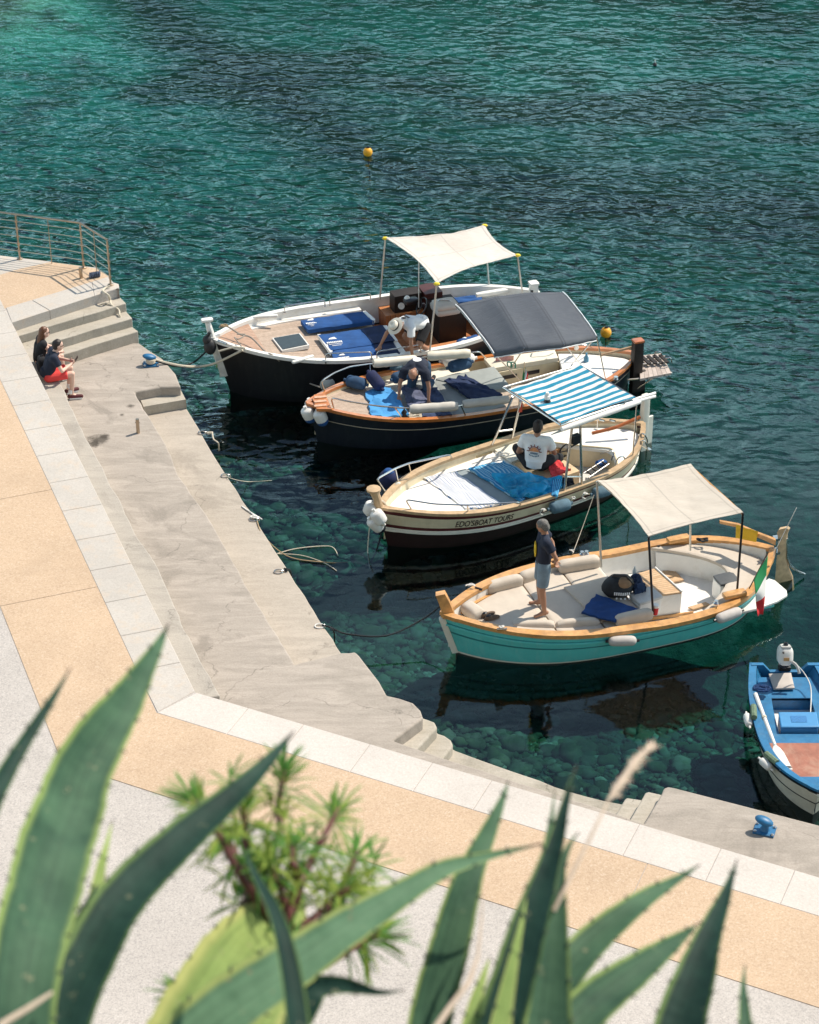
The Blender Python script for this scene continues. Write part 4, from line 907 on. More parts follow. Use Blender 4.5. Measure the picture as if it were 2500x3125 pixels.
# slatted bow platform
bo=Q(p1,.92,(760,1215),(775,1195),(845,1185),(890,1290),(790,1288))
mb=MB().prism([V((q.x,q.y,.92)) for q in bo],.86,None); bp=obj('bow_platform',mb,OV,b.root)
for i in range(3):
    a=bo[0].lerp(bo[4],.2+.25*i); c_=bo[2].lerp(bo[3],.15+.25*i)
    a,c_=at(*p1(775,1215+28*i,.925)),at(*p1(855,1208+28*i,.925))
    d=(c_-a).normalized()
    obj('slat',MB().box((a+c_)/2+V((0,0,.004)),((c_-a).length,.07,.012),rz=math.atan2(d.y,d.x)),mat('worn slat',(.62,.36,.24),.6,var=.25,vs=15),bp)
# bow rails (pipes) with padded covers
zt=1.0
pipe(b.root,'bow_rail',steel,[p1(845,1175,.82),p1(820,1105,1.1),p1(900,1055,1.15),p1(1010,1010,1.12),p1(1160,990,1.08),p1(1400,965,1.02),p1(1600,930,1.0),p2(450,818,.98),p2(505,810,.98),p2(545,852,.64)],.016)
pipe(b.root,'bow_rail',steel,[p1(905,1290,.80),p1(885,1215,1.08),p1(1000,1240,1.08),p1(1180,1268,1.02),p1(1350,1283,.98),p1(1500,1283,.97),p1(1720,1272,.95),p2(450,1105,.93),p2(680,1080,.92)],.016,)
for x,y,z,x2,y2 in((1145,1090,.7,1140,992),(1540,1010,.62,1480,950)): pipe(b.root,'stanchion',steel,[p1(x,y,z),p1(x2,y2,1.04)],.013)
for x,y,z,x2,y2,z2 in((1355,1350,.6,1305,1280,.98),): pipe(b.root,'stanchion',steel,[p1(x,y,z),p1(x2,y2,z2)],.015)
pipe(b.root,'stanchion',steel,[p2(425,1188,.6),p2(395,1120,.93)],.015)
roll(b.root,at(*p1(1165,990,1.08)),at(*p1(1445,962,1.02)),.095,creamf); roll(b.root,at(*p1(1520,942,1.0)),at(*p2(450,820,.98)),.095,creamf)
GR=mat('pale grey rail cover',(.52,.49,.44),.8,var=.08)
roll(b.root,at(*p1(1405,1292,.97)),at(*p1(1718,1270,.95)),.095,GR); roll(b.root,at(*p2(410,1118,.93)),at(*p2(675,1090,.92)),.085,GR)
# canopy: four bows, arched cloth
bows=[((365,535,2.02),(590,822,2.0)),((592,490,2.30),(768,788,2.27)),((805,464,2.38),(998,762,2.34)),((992,462,2.28),(1190,720,2.24))]
rows=[]
for i,(fa,ne) in enumerate(bows):
    rows.append((at(*p2(*fa)),at(*p2(*ne))))
def cr(a,b_,c_,d,t): return .5*((2*b_)+(c_-a)*t+(2*a-5*b_+4*c_-d)*t*t+(3*b_-a-3*c_+d)*t**3)
grid=[];N=18
for i in range(3):
    for k_ in range(8 if i<2 else 9):
        t=k_/8; r_=[]
        for j_ in range(N+1):
            v=j_/N; p=rows[i][0].lerp(rows[i][1],v)*(1-t)+rows[i+1][0].lerp(rows[i+1][1],v)*t
            p=V(p); p.z+=.05*(1-(2*v-1)**4)-.035*math.sin(math.pi*t)*(1-(2*v-1)**6)+.012*noise.noise(V((p.x*3,p.y*3,1)))
            r_.append(p)
        # short hanging valance on the near side
        q=V(r_[-1]); r_.append(q+V((.0,-.015,-.09+.02*noise.noise(V((q.x*7,0,2))))))
        grid.append(r_)
mb=MB().grid(grid); 
cn=obj('canopy',mb,greyb,b.root,auto=0); md=cn.modifiers.new('thickness','SOLIDIFY'); md.thickness=.008
for i,(a,c_) in enumerate(rows): obj('canopy_bow',MB().tube([a.lerp(c_,t)+V((0,0,.04*(1-(2*t-1)**4)-.03)) for t in [k_/10 for k_ in range(11)]],.014,8),steel,b.root)
ed=mat('white piping',(.75,.75,.75),.6)
for g_ in (grid[0],grid[-1]): obj('edge_piping',MB().tube([q+V((0,0,.004)) for q in g_[:-1]],.013,6),ed,cn)
obj('edge_piping',MB().tube([r_[-1] for r_ in grid],.012,6),ed,cn)
near=lambda x,y,z=.62:at(*p2(x,y,z))
for a,c_ in((rows[0][1],near(750,985,.45)),(rows[1][1],near(690,905,.5)),(rows[2][1],near(1110,905,.5)),(rows[3][1],near(1050,880,.55)),(rows[2][0]-V((0,0,0)),near(1085,790,.66)),(rows[3][0],near(1075,790,.66)),(rows[3][1],near(1245,985,.5))):
    obj('canopy_leg',MB().tube([a,c_],.013,8),steel,b.root)
pipe(b.root,'side_rail',steel,[p2(820,808,.66),p2(830,795,.78),p2(935,787,.78),p2(950,800,.66)],.013); pipe(b.root,'side_rail',steel,[p2(950,760,.9),p2(1000,768,.9),p2(1140,772,.85),p2(1160,785,.68)],.012)
# tiller, stern post, swim platform
pipe(b.root,'tiller',[mat('pale tiller',(.50,.33,.20),.5,var=.2)],[p2(1210,833,.78),p2(1395,785,.95)],.03,8)
q=at(*p2(1418,980,.25)); mb=MB().rbox(at(*p2(1420,960,.3))+V((0,0,.1)),(.22,.18,1.42),.03,rz=b.rz,n=4); mb.rbox(at(*p2(1420,960,.3))+V((.05,0,-.3)),(.32,.08,.9),.03,rz=b.rz,n=4); obj('rudder_post',mb,darkwood,b.root)
obj('post_cap',MB().rbox(at(*p2(1420,960,.3))+V((0,0,.83)),(.225,.185,.05),.015,rz=b.rz,n=3),mahog,b.root)
sw=obj('swim_platform',MB().pad([q-V((0,0,.05)) for q in Q(p2,.42,(1440,835),(1570,820),(1628,935),(1445,970))],.05,8,8),pl_plat,b.root)
pipe(b.root,'platform_frame',steel,[p2(1370,975,.36),p2(1470,968,.36),p2(1630,935,.38)],.022,8); pipe(b.root,'platform_brace',steel,[p2(1400,1045,.0),p2(1530,960,.33)],.018); pipe(b.root,'platform_frame',steel,[p2(1445,835,.38),p2(1460,905,.38),p2(1440,940,.38)],.018)
ld=[]
for dx in(0,1):
    a=at(*p2(1458+dx*0,850+dx*35,.47)); c_=at(*p2(1590,838+dx*38,.47)); obj('ladder_rail',MB().tube([a,c_],.02,8),steel,sw); ld.append((a,c_))
for t in(.15,.42,.7,.95): obj('ladder_rung',MB().box(ld[0][0].lerp(ld[0][1],t).lerp(ld[1][0].lerp(ld[1][1],t),.5)+V((0,0,.02)),(.07,.36,.03),rz=b.rz),darkwood,sw)
for x,y in((1530,838),(1590,875)): obj('hand_hoop',MB().tube(bez([at(*p2(x,y,.45)),at(*p2(x+3,y-28,.62)),at(*p2(x+38,y-28,.62)),at(*p2(x+42,y+5,.45))]),.013,8),steel,sw)
obj('winch',MB().lathe(at(*p2(1303,978,.66)),[(.05,0),(.05,.03),(.03,.05),(.045,.08)],12),steel,b.root)
obj('horn',MB().tube([at(*p2(1072,790,.68)),at(*p2(1074,752,.92))],[.05,.02],10),white,b.root)
# flag on the cockpit edge
def flag(root_p,top,pts,label,n=14,emb=True,vertical=False):
    f_=empty('flag',root_p,label,'flag'); obj('flag_staff',MB().tube([root_p,top],.011,6),steel if not vertical else mat('brown staff',(.16,.09,.05),.5),f_)
    cols=[mat('flag green',(.01,.22,.07),.8,var=.1),mat('flag white',(.78,.76,.72),.8,var=.03),mat('flag red',(.58,.025,.03),.8,var=.1)]
    a,b_,c_,d=pts; rows=[]
    for i in range(n+1):
        v=i/n; r_=[]
        for j_ in range(13):
            u=j_/12; p=a*(1-u)*(1-v)+b_*u*(1-v)+c_*u*v+d*(1-u)*v; p=p+V((.0,.045*math.sin(u*7+v*3)*(.3+v),0)); r_.append(p)
        rows.append(r_)
    cl=obj('flag_cloth',MB().grid(rows,[0]*4+[1]*4+[2]*4),cols,f_); md=cl.modifiers.new('thickness','SOLIDIFY'); md.thickness=.004
    return f_,rows
g_=at(*p2(770,985,.75)); flag(g_,at(*p2(768,875,1.25)),Q(p2,1.1,(768,890),(790,945,.95),(785,985,.85),(755,985,.85)),'small Italian flag on a short staff between the grey and the striped canopies')
# loose things on boat 2
def cushion(name,pts,f,z,th,m,label,cat='cushion',group=None,puff=.03,**k):
    return tag(obj(name,MB().pad([q-V((0,0,th)) for q in Q(f,z,*pts)],th,16,16,puff=puff,**k),m),label,cat,group)
cushion('mattress',[(240,960),(590,890),(690,1010),(520,1040)][:4],p2,.66,.12,greyf,'grey padded mattress at the cockpit end of the foredeck, under a navy towel','mattress')
cushion('mattress',[(60,1010),(225,960),(420,1180),(180,1180)],p2,.60,.08,greyf,'grey padded mattress beneath the bald man on the orange railed boat','mattress')
cushion('mattress',[(225,955),(520,1010),(660,1120),(370,1190)],p2,.62,.09,greyf,'wide grey mattress between the bald man and the near rail covers','mattress')
cushion('towel',[(298,978),(420,948),(640,1065),(470,1100)],p2,.70,.03,navyf,'navy towel spread on the grey mattress near the cockpit','towel',puff=0,wr=.03,edge=.08)
cushion('towel',[(160,1035),(260,1020),(345,1180),(170,1195)],p2,.66,.03,mat('dark denim towel',(.035,.055,.12),.95,var=.4,vs=9),'dark blue towel beside the arms of the bald man','towel',puff=0,wr=.035,edge=.08)
cushion('towel',[(1110,1180),(1280,1138),(1400,1330),(1150,1345)],p1,.66,.03,sky_f,'bright sky blue towel laid behind the bow planking','towel',puff=0,wr=.035,edge=.10)
cushion('towel',[(1345,1150),(1420,1120),(1530,1240),(1400,1285)],p1,.70,.03,mat('slate towel',(.09,.10,.16),.95,var=.4,vs=9),'slate towel being straightened under the hands of the bald man','towel',puff=0,wr=.04,edge=.06)
fb='covered fenders lying on the foredeck of the orange railed boat'
fender(at(*p1(985,1100,.80)),at(*p1(1115,1130,.78)),.125,tealf,'dark blue covered fender nearest the bow planking',fb)
fender(at(*p1(1135,1050,.95)),at(*p1(1220,1155,.76)),.125,mat('navy fender cover',(.015,.022,.075),.9,var=.3),'navy fender leaning upright against the far rail',fb)
fender(at(*p1(1290,1095,.78)),at(*p1(1405,1050,.78)),.115,tealf,'blue covered fender just left of the bald man',fb)
fender(at(*p2(325,905,.74)),at(*p2(455,870,.74)),.125,tealf,'blue covered fender at the far edge of the foredeck, behind the grey mattress',fb)
fender(at(*p1(1660,1010,.5)),at(*p1(1650,1005,.5))+V((.02,0,0)),.05,rubber,'small black fender stub hanging between the two dark hulls')
fender(at(*p5(180,1000,.62)),at(*p5(470,945,.62)),.13,steelblue,'faded pale fender pinched between the dark hulls, left of the padded rail gap','faded fenders between the two dark hulls',caps=tealf)
fender(at(*p5(850,880,.62)),at(*p5(1290,830,.62)),.13,fendw,'pale fender pinched between the hulls below the second padded rail','faded fenders between the two dark hulls')
wb='white fenders with blue ends hanging at the bow of the orange railed boat'
for i,(x,y,l) in enumerate(((775,1268,'upper'),(750,1320,'leftmost'),(830,1340,'lowest'))):
    e_=fender(at(*p1(x-32,y-35,.82)),at(*p1(x+2,y+32,.58)),.125,fendw,l+' white fender under the slatted bow platform',wb); obj('blue_end',MB().ball(at(*p1(x-2,y+28,.60)),(.118,.115,.11)),bluef,e_)
rope_line('bow_rope',[at(*p1(870,1355,.5)),at(*p1(1000,1338,.72)),at(*p1(1100,1335,.68)),at(*p1(1200,1345,.64)),at(*p1(1290,1340,.62))],.016,rope,'pale rope lying along the near rail of the orange railed boat')
tangle(at(*p1(1440,1335,.62)),.2,rope,'coil of pale rope on the deck edge behind the grey rail cover',26,12,.012)
tangle(at(*p1(840,1310,.62)),.1,roped,'knot of dark and pale lines at the bow of the orange railed boat',20,4,.010)
obj_=thing('canvas_cone',MB().lathe(at(*p1(1368,1395,.4)),[(.15,0),(.12,.12),(.05,.3),(.01,.36)],14),blacks,'small black cone shaped weight hanging at the near rail','cone')
# pink bag
r_=empty('tote_bag',at(*p2(650,900,.2)),'pink patterned bag with green handles hanging in the cockpit under the grey canopy','bag')
pk=mat('pink patterned cloth',(.62,.30,.30),.9,var=.3,vs=14,dirt=(.55,.40,.10))
obj('body',MB().pad([at(*p2(600,868,.62)),at(*p2(705,862,.62)),at(*p2(705,950,.2)),at(*p2(595,940,.2))],.10,12,12,wr=.03,ws=5),pk,r_)
for dx in(0,25): obj('handle',MB().tube(bez([at(*p2(672+dx,900,.62)),at(*p2(665+dx,872,.76)),at(*p2(690+dx,872,.76)),at(*p2(690+dx,905,.62))]),.014,6),mat('green strap',(.02,.22,.16),.7),r_)
bt=[('blue_bottle',1128,880,'blue plastic bottle standing at the aft locker',mat('pale blue plastic',(.10,.28,.42),.3)),]
for nme,x,y,l,m_ in bt: thing('bottle',MB().lathe(at(*p2(x,y+18,.42)),[(.05,0),(.055,.02),(.055,.2),(.02,.27),(.02,.31)],12),m_,l,'bottle')
# ================================================================== boat 3: cream boat with striped canopy
b=Boat([-.565,32.675,4.487,36.0,1.10,3.1,3.3,.90,.64,.72,.44],'cream boat with maroon stripes and blue and white striped canopy','boat',rake=.2,flare=.17)
B3=b
b.hull([(.10,1),(.16,1),(.42,2),(.5,1),(.55,3),(1,0)],[maroonk,maroon,cream,creamw])
RW=mat('sun bleached wood',(.48,.33,.19),.5,var=.22,vs=8)
b.ring('gunwale',RW,.03,-.10,.012,-.045); b.ring('rub_rail',creamw,.03,-.01,.02,-.02,f=.56)
b.liner(cream,.16,off=-.08)
zd=lambda u:.50+.22*max(0,(u-.55)/.45)**2
# stripe decks and cockpit
b.plate('foredeck',whitef,.46,.955,zd,off=-.10,th=.06,round_=.02)
sf=1 if (b.M.to_3x3()@V((0,1,0))).y>0 else -1   # far side sign ; across fraction c = -y
fc=-sf
b.plate('far_side_deck',creamw,.30,.46,.53,off=-.10,th=.05,c0=(.45 if fc>0 else -1),c1=(1 if fc>0 else -.45),k=6)
b.plate('stern_deck',whitef,.03,.16,.58,off=-.12,th=.06,front=lambda c:.20*max(0,(c*fc+.35)/1.35)**1.0+.06*max(0,-(c*fc))**2,round_=.02)
b.plate('cockpit_floor',mat('cockpit floor',(.62,.62,.60),.6,var=.08),.10,.46,.13,off=-.12)
b.wall('stern_locker',cream,lambda c:.155+.20*max(0,(c*fc+.35)/1.35)+.06*max(0,-(c*fc))**2,.14,.60,off=-.13)
b.wall('bulkhead',cream,.46,.14,.495,off=-.12)
b.plate('side_locker_front',cream,.30,.46,.50,off=-.10,th=.36,c0=(.42 if fc>0 else -.48),c1=(.48 if fc>0 else -.42),k=2)
# wooden panels, wheel
def fpan(name,m,f,cx,cy,z,w_,h_,th=.03,yaw=0):
    return obj(name,MB().rbox(at(*f(cx,cy,z)),(w_,th,h_),.01,rz=b.rz+yaw,n=3),m,b.root)
fpan('wood_panel',mat('varnish panel',(.40,.17,.06),.35,var=.25,coat=.3),p3,1150,575,.36,.62,.26)
fpan('wood_panel',MT['varnish panel'],p3,1325,585,.36,.36,.20,yaw=-.5)
wc=at(*p3(1175,562,.48)); mb=MB(); Mw=Matrix.Rotation(b.rz,3,'Z')@Matrix.Rotation(R(80),3,'X')
mb.tube([wc+Mw@V((.15*math.cos(a),.15*math.sin(a),.03)) for a in [k_*math.pi/10 for k_ in range(21)]],.016,6)
for k_ in range(3): mb.tube([wc,wc+Mw@V((.15*math.cos(k_*2.09),.15*math.sin(k_*2.09),.03))],.012,5)
obj('steering_wheel',mb,black,b.root)
# engine box in front of the person
obj('engine_box',MB().rbox(at(*p3(1115,690,.42))+V((0,.05,-.14)),(.78,.5,.42),.03,rz=b.rz,n=4),mat('box wood',(.62,.45,.27),.5,var=.15),b.root)
# stern: post, rudder, tiller, ladder
mb=MB().rbox(at(*p3(1578,450,.45))+V((0,0,.1)),(.16,.13,1.35),.03,rz=b.rz,n=4); mb.rbox(at(*p3(1592,500,.1)),(.26,.06,1.0),.02,rz=b.rz,n=3); obj('rudder_post',mb,creamw,b.root)
pipe(b.root,'tiller',mahog,[p3(1305,470,.74),p3(1430,440,.82),p3(1560,383,.98)],.035,10)
for t in(0,1):
    pipe(b.root,'ladder_rail',steel,[p3(1552+t*2,478+t*36,.66),p3(1580+t*2,470+t*36,.80),p3(1598,505+t*36,.62),p3(1590,590+t*18,.1)],.016)
obj('ladder_rung',MB().box(at(*p3(1592,545,.38)),(.06,.26,.03),rz=b.rz),steel,b.root)
for x,y in((1400,400),(1345,398)): obj('cleat',MB().tube([at(*p3(x,y,.74)),at(*p3(x+28,y+6,.76))],.022,8),steel,b.root)
# bow post with ropes
t0=b.pt(.99,0,.85); mb=MB(); tp=V((t0.x-.12,t0.y-.05,zup(t0,1050+760/1.725)));
mb.tube([t0-V((0,0,.2)),t0.lerp(tp,.5)-V((.0,0,0)),tp],[.085,.075,.085],10); mb.lathe(tp-V((0,0,.03)),[(.09,0),(.13,.02),(.13,.06),(.09,.07)],12)
obj('stem_post',mb,RW,b.root)
# bow rails
BR=steel
pipe(b.root,'bow_rail',BR,[p3(215,775,.86),p3(172,710,1.16),p3(270,655,1.12),p3(340,628,1.1),p3(450,605,1.06),p3(560,583,1.0),p3(568,601,.66)],.018)
for a,c_ in((p3(285,722,.82),p3(270,655,1.12)),(p3(350,668,.78),p3(340,628,1.1))): pipe(b.root,'stanchion',BR,[a,c_],.014)
pipe(b.root,'bow_rail',BR,[p3(360,878,.80),p3(323,818,1.08),p3(475,842,1.02),p3(650,848,.96),p3(925,832,.84),p3(932,850,.62)],.014)
pipe(b.root,'stanchion',BR,[p3(655,892,.64),p3(650,848,.96)],.013)
obj('life_badge',MB().ball(at(*p3(283,758,.72)),(.09,.03,.13),Matrix.Rotation(b.rz,3,'Z'),12),creamw,b.root)
obj('brass_cleat',MB().box(at(*p3(738,580,.62)),(.35,.03,.05),rz=b.rz),mat('brass',(.45,.35,.2),.35,.8),b.root)
# canopy frame and striped cloth
gl1,gl2=at(*p3(780,530,.64)),at(*p3(885,495,.64)); gn1,gn2=at(*p3(1160,772,.64)),at(*p3(1252,738,.64))
zc_=2.04
cA,cB,cC,cD=at(*p3(866,240,zc_)),at(*p3(1238,112,zc_+.04)),at(*p3(1535,285,zc_+.02)),at(*p3(1145,420,zc_-.02))
aw=obj('awning',MB().pad([cA,cB,cC,cD],.006,30,30,sag=.05,curve=(.03,.02,.05,.04),wr=.014,ws=2.4,seed=2),stripes('striped awning',(.80,.79,.76),(.015,.27,.43),8.5,1,.5,.85,.25,.25),b.root)
fa,fd,fc_,fb_=at(*p3(838,228,zc_-.03)),at(*p3(1140,425,zc_-.05)),at(*p3(1545,288,zc_-.03)),at(*p3(1240,112,zc_-.02))
for p_,q_ in((fa,fd),(fd,fc_),(fa,fb_),(fb_,fc_)): obj('awning_frame',MB().tube([p_,q_],.020,8),steel,b.root)
l1,l2=at(*p3(890,275,zc_-.05)),at(*p3(930,298,zc_-.05)); n1,n2=at(*p3(1205,405,zc_-.05)),at(*p3(1243,398,zc_-.05))
for p_,q_ in((gl1,l1),(gl2,l2),(gn1,n1),(gn2,n2)): obj('awning_leg',MB().tube([p_,q_],.024,10),steel,b.root)
obj('leg_rung',MB().tube([gl1.lerp(l1,.28),gl2.lerp(l2,.24)],.016,8),steel,b.root); obj('leg_rung',MB().tube([gn1.lerp(n1,.2),gn2.lerp(n2,.12)],.016,8),steel,b.root); obj('leg_rung',MB().tube([gn1.lerp(n1,.62),gn2.lerp(n2,.66)],.014,8),black,b.root)
obj('mounting_plate',MB().box(gn1.lerp(n1,.72).lerp(gn2.lerp(n2,.74),.5),(.16,.1,.16),rz=b.rz),black,b.root)
g5=at(*p3(1520,588,.66)); obj('pole',MB().tube([g5,fc_],.014,8),steel,b.root); g6=at(*p3(1332,458,.60)); obj('pole',MB().tube([g6,V((g6.x,g6.y,zup(g6,1050+402/1.725)))],.008,6),steel,b.root)
# rolled cloth and white poles along the near edge
roll(b.root,fd+V((.02,-.05,-.06)),fc_+V((.05,-.05,-.03)),.05,whitef,'rolled_cloth')
for k_,(y1,y2) in enumerate(((296,258),(308,275))): pipe(b.root,'boat_pole',white,[p3(1480,y1+10,2.0),p3(1640,y2,2.0)],.028,8)
obj('wind_screen',MB().pad([at(*p3(1090,480,1.72)),at(*p3(1150,450,1.75)),at(*p3(1330,395,1.78)),at(*p3(1260,425,1.70))][::1],.02,8,8),mat('clear plastic',(.45,.5,.5),.3),b.root)
lt_=cA*.0+at(*p3(1070,290,zc_+.03)); lamp=obj('mast_lamp',MB().lathe(lt_-V((0,0,.06)),[(.03,0),(.03,.06),(.055,.07),(.055,.13),(.04,.14),(.03,.2)],12),white,b.root); obj('lamp_base',MB().lathe(lt_-V((0,0,.05)),[(.07,0),(.05,.05),(.03,.06)],12),black,lamp)
obj('warning_tag',MB().box(at(*p3(930,330,1.75)),(.06,.02,.22),rz=.3),mat('orange red',(.75,.10,.05),.6),b.root)
# lettering on the cream strake
near_s=-sf
def mapf(t,y):
    u=.812-(.812-.630)*t; f=.385-.17*y/.72; return b.sec(u,f,near_s,.006)
letters(b.root,"EDO'SBOAT TOURS",None,None,None,0,mat('lettering maroon',(.035,.012,.015),.6),mapf=mapf)
# ladder folded over the near side
for t in(0,1):
    a_,c_=at(*p3(1262+t*28,680-t*0+t*22,.55)),at(*p3(1368+t*28,612+t*18,.62)); obj('ladder_rail',MB().tube([a_,c_],.011,8),steel,b.root)
for t in(.15,.4,.65,.9):
    a_=at(*p3(1262,680,.55)).lerp(at(*p3(1368,612,.62)),t); c_=at(*p3(1290,702,.55)).lerp(at(*p3(1396,630,.62)),t); obj('ladder_rung',MB().tube([a_,c_],.016,6),darkwood,b.root)
pipe(b.root,'hand_hoop',steel,[p3(1350,578,.55),p3(1405,560,.8),p3(1425,575,.75),p3(1408,610,.5)],.014); pipe(b.root,'hand_hoop',steel,[p3(1430,640,.5),p3(1440,600,.72),p3(1470,588,.74),p3(1480,608,.6)],.014)
obj('blue_box',MB().rbox(at(*p3(1355,628,.4)),(.2,.14,.1),.02,rz=b.rz),bluef,b.root)
# loose things
fender(at(*p3(150,838,.95)),at(*p3(128,890,.72)),.12,fendw,'white fender at the bow of the cream boat, upper left of its bunch','white fenders bunched at the bow of the cream boat')
fender(at(*p3(160,880,.92)),at(*p3(205,942,.68)),.12,fendw,'white fender at the bow of the cream boat, nearest the hull','white fenders bunched at the bow of the cream boat')
e_=fender(at(*p3(138,922,.75)),at(*p3(195,975,.5)),.115,fendw,'white fender with a dark end, lowest of the bunch at the cream boat bow','white fenders bunched at the bow of the cream boat'); obj('dark_end',MB().ball(at(*p3(188,968,.53)),(.11,.11,.10)),navy,e_)
e_=empty('round_fender',at(*p3(235,745,.2)),'round navy fender hanging inside the far bow rail of the cream boat','fender'); c=at(*p3(235,712,.62)); obj('body',MB().ball(c,(.19,.17,.2)),MT['navy fender cover'],e_); obj('top_cap',MB().ball(c+V((0,0,.15)),(.1,.1,.08)),bluef,e_)
fender(at(*p3(1085,868,.46)),at(*p3(1190,838,.46)),.115,steelblue,'faded blue covered fender hanging fully visible on the cream boat side','faded blue fenders on the cream boat',[[at(*p3(1180,845,.3)),at(*p3(1200,805,.6))],[at(*p3(1085,868,.3)),at(*p3(1050,880,.56))]])
fender(at(*p3(1310,790,.44)),at(*p3(1400,765,.44)),.11,steelblue,'faded blue covered fender partly hidden by the beige awning corner','faded blue fenders on the cream boat',[[at(*p3(1320,790,.3)),at(*p3(1270,790,.56))]])
for x,y,l in((1050,882,'frayed white rope knot on the cream boat side, below the lettering end'),(1270,795,'frayed white rope knot on the cream boat side, right of the faded fender'),(1205,818,'frayed white rope knot directly above the faded fender')):
    tangle(at(*p3(x,y,.5)),.05,mat('white cord',(.72,.70,.66),.8),l,9,x,.012,[at(*p3(x-18,y+8,.45)),at(*p3(x,y+20,.35))])
rope_line('bow_rope',[at(*p3(165,830,.95)),at(*p3(205,830,.92)),at(*p3(235,880,.7)),at(*p3(245,960,.3)),at(*p3(225,975,.25))],.022,rope,'pale rope looped down from the bow post of the cream boat')
rope_line('bow_rope',[at(*p3(150,860,.7)),at(*p3(135,960,.4)),at(*p3(125,1090,0.02)),at(*p3(135,1180,-.1))],.010,rope,'thin pale line dropping into the water at the cream boat bow')
rope_line('bow_rope',[at(*p3(200,985,.2)),at(*p3(170,1090,.0)),at(*p3(135,1150,-.15))],.016,roped,'dark rope going under water below the white fenders')
tangle(at(*p3(830,585,.56)),.16,MT['white cord'],'loose white line lying on the foredeck near the far rail of the cream boat',20,8,.008)
GT=mat('grey deck mat',(.25,.29,.30),.9,var=.08)
zf=.515
cushion('deck_mat',[(465,690),(640,655),(960,835),(840,858)],p3,zf+.02,.03,GT,'grey mat under the towels on the cream boat','mat',puff=.01)
tw1=stripes('pale striped towel',(.72,.70,.68),(.07,.17,.38),15,0,.74,.95)
cushion('towel',[(418,705),(590,670),(835,845),(640,868)],p3,zf+.04,.018,tw1,'pale towel with thin blue stripes nearest the bow of the cream boat','towel','beach towels on the cream boat',puff=0,wr=.02,edge=.07,ws=3)
tw2=stripes('blue striped towel',(.03,.24,.46),(.30,.50,.62),13,0,.6,.95)
cushion('towel',[(655,660),(840,612),(1020,712),(935,835)],p3,zf+.05,.018,tw2,'blue towel with fine light stripes between the pale towel and the seated person','towel','beach towels on the cream boat',puff=0,wr=.022,edge=.07,ws=3)
cushion('towel',[(778,690),(1000,715),(1145,728),(1118,800)],p3,zf+.10,.02,cyanf,'',puff=0) if False else None
cy=tag(obj('cloth',MB().pad([q-V((0,0,.02)) for q in Q(p3,zf+.09,(778,692),(1150,722),(1120,806),(890,800))],.03,34,34,wr=.075,ws=3.6,edge=.1,seed=5),mat('vivid cyan cloth',(.004,.27,.50),.5,var=.5,vs=3)),'crumpled bright cyan cloth heaped at the near edge of the foredeck','towel')
ht=obj('patterned_hem',MB().pad([q for q in Q(p3,zf+.14,(1095,722),(1148,718),(1125,808),(1092,798))],.02,12,12,wr=.03,ws=5),stripes('hem pattern',(.01,.10,.32),(.10,.45,.70),5,0),cy)
cushion('cloth',[(1062,605),(1110,600),(1195,662),(1095,700)],p3,.62,.02,red,'crumpled red towel on the wooden box beside the seated person','towel',puff=0,wr=.04,edge=.06,ws=4)
cushion('cloth',[(1130,720),(1200,700),(1215,740),(1150,765)],p3,.55,.05,blacks,'dark navy cloth lying on deck behind the cyan cloth','cloth',puff=0,wr=.04,edge=.05,ws=5)
# ================================================================== boat 4: turquoise boat
b=Boat([.53,29.418,6.331,31.539,1.19,3.2,3.3,.80,.535,.76,.40],'turquoise boat with oak rail and beige awning, nearest the quay corner','boat',rake=.26,flare=.2)
B4=b
b.hull([(.16,0),(.22,2),(.40,0),(.45,2),(.95,0),(1.0,1)],[teal,creamw,mat('dark teal edge',(.03,.20,.22),.4)])
bumpf=lambda u: .05*(1/(1+math.exp(-(u-.47)*40)))
b.ring('gunwale',wood,.035,-.13,.012,-.06,bump=bumpf); b.ring('rub_rail',teal,.028,-.01,.015,-.02,f=.2)
b.liner(white,.13,off=-.12)
zd=lambda u:.445+.16*max(0,(u-.5)/.5)**2
b.plate('foredeck',creamw,.47,.96,zd,off=-.12,th=.04)
b.plate('cockpit_floor',white,.06,.47,.12,off=-.14)
b.wall('bulkhead',white,.47,.12,.42,off=-.13)
bk=b.plate('stern_bench',white,.03,.10,.50,off=-.15,th=.05,front=lambda c:.04+.15*abs(c)**2.2)
b.wall('stern_locker',white,lambda c:.14+.15*abs(c)**2.2,.12,.48,off=-.2)
tag(b.plate('bench_cushion',beige,.035,.10,.56,off=-.17,th=.055,front=lambda c:.05+.15*abs(c)**2.2,round_=.015,parent=None),'curved beige seat cushion round the stern of the turquoise boat','cushion')
b.ring('side_shelf',wood,-.13,-.20,-.12,-.15,a=.48,b=.93)
# bow post
t0=b.pt(.985,0,.74); dirx=b.M.to_3x3()@V((1,0,0)); rows=[]
for i in range(9):
    t=i/8; z=t*.62; x=-.02+.16*t**1.6; w_=.14-.04*t; rows.append([t0+dirx*(x-w_)+V((0,-.04,z-.12)),t0+dirx*(x+w_*.6)+V((0,-.04,z-.12)),t0+dirx*(x+w_*.6)+V((0,.04,z-.12+.03)),t0+dirx*(x-w_)+V((0,.04,z-.12+.03))])
obj('stem_post',MB().grid(rows,closed=True,cap=True),wood,b.root)
rows=[]
for i in range(9):
    f=.06+.93*i/8; q=b.sec(1,f,1); rows.append([q+dirx*-.05+V((0,-.06,0)),q+dirx*.06+V((0,-.045,0)),q+dirx*.06+V((0,.045,0)),q+dirx*-.05+V((0,.06,0))])
obj('stem',MB().grid(rows,closed=True,cap=True),creamw,b.root)
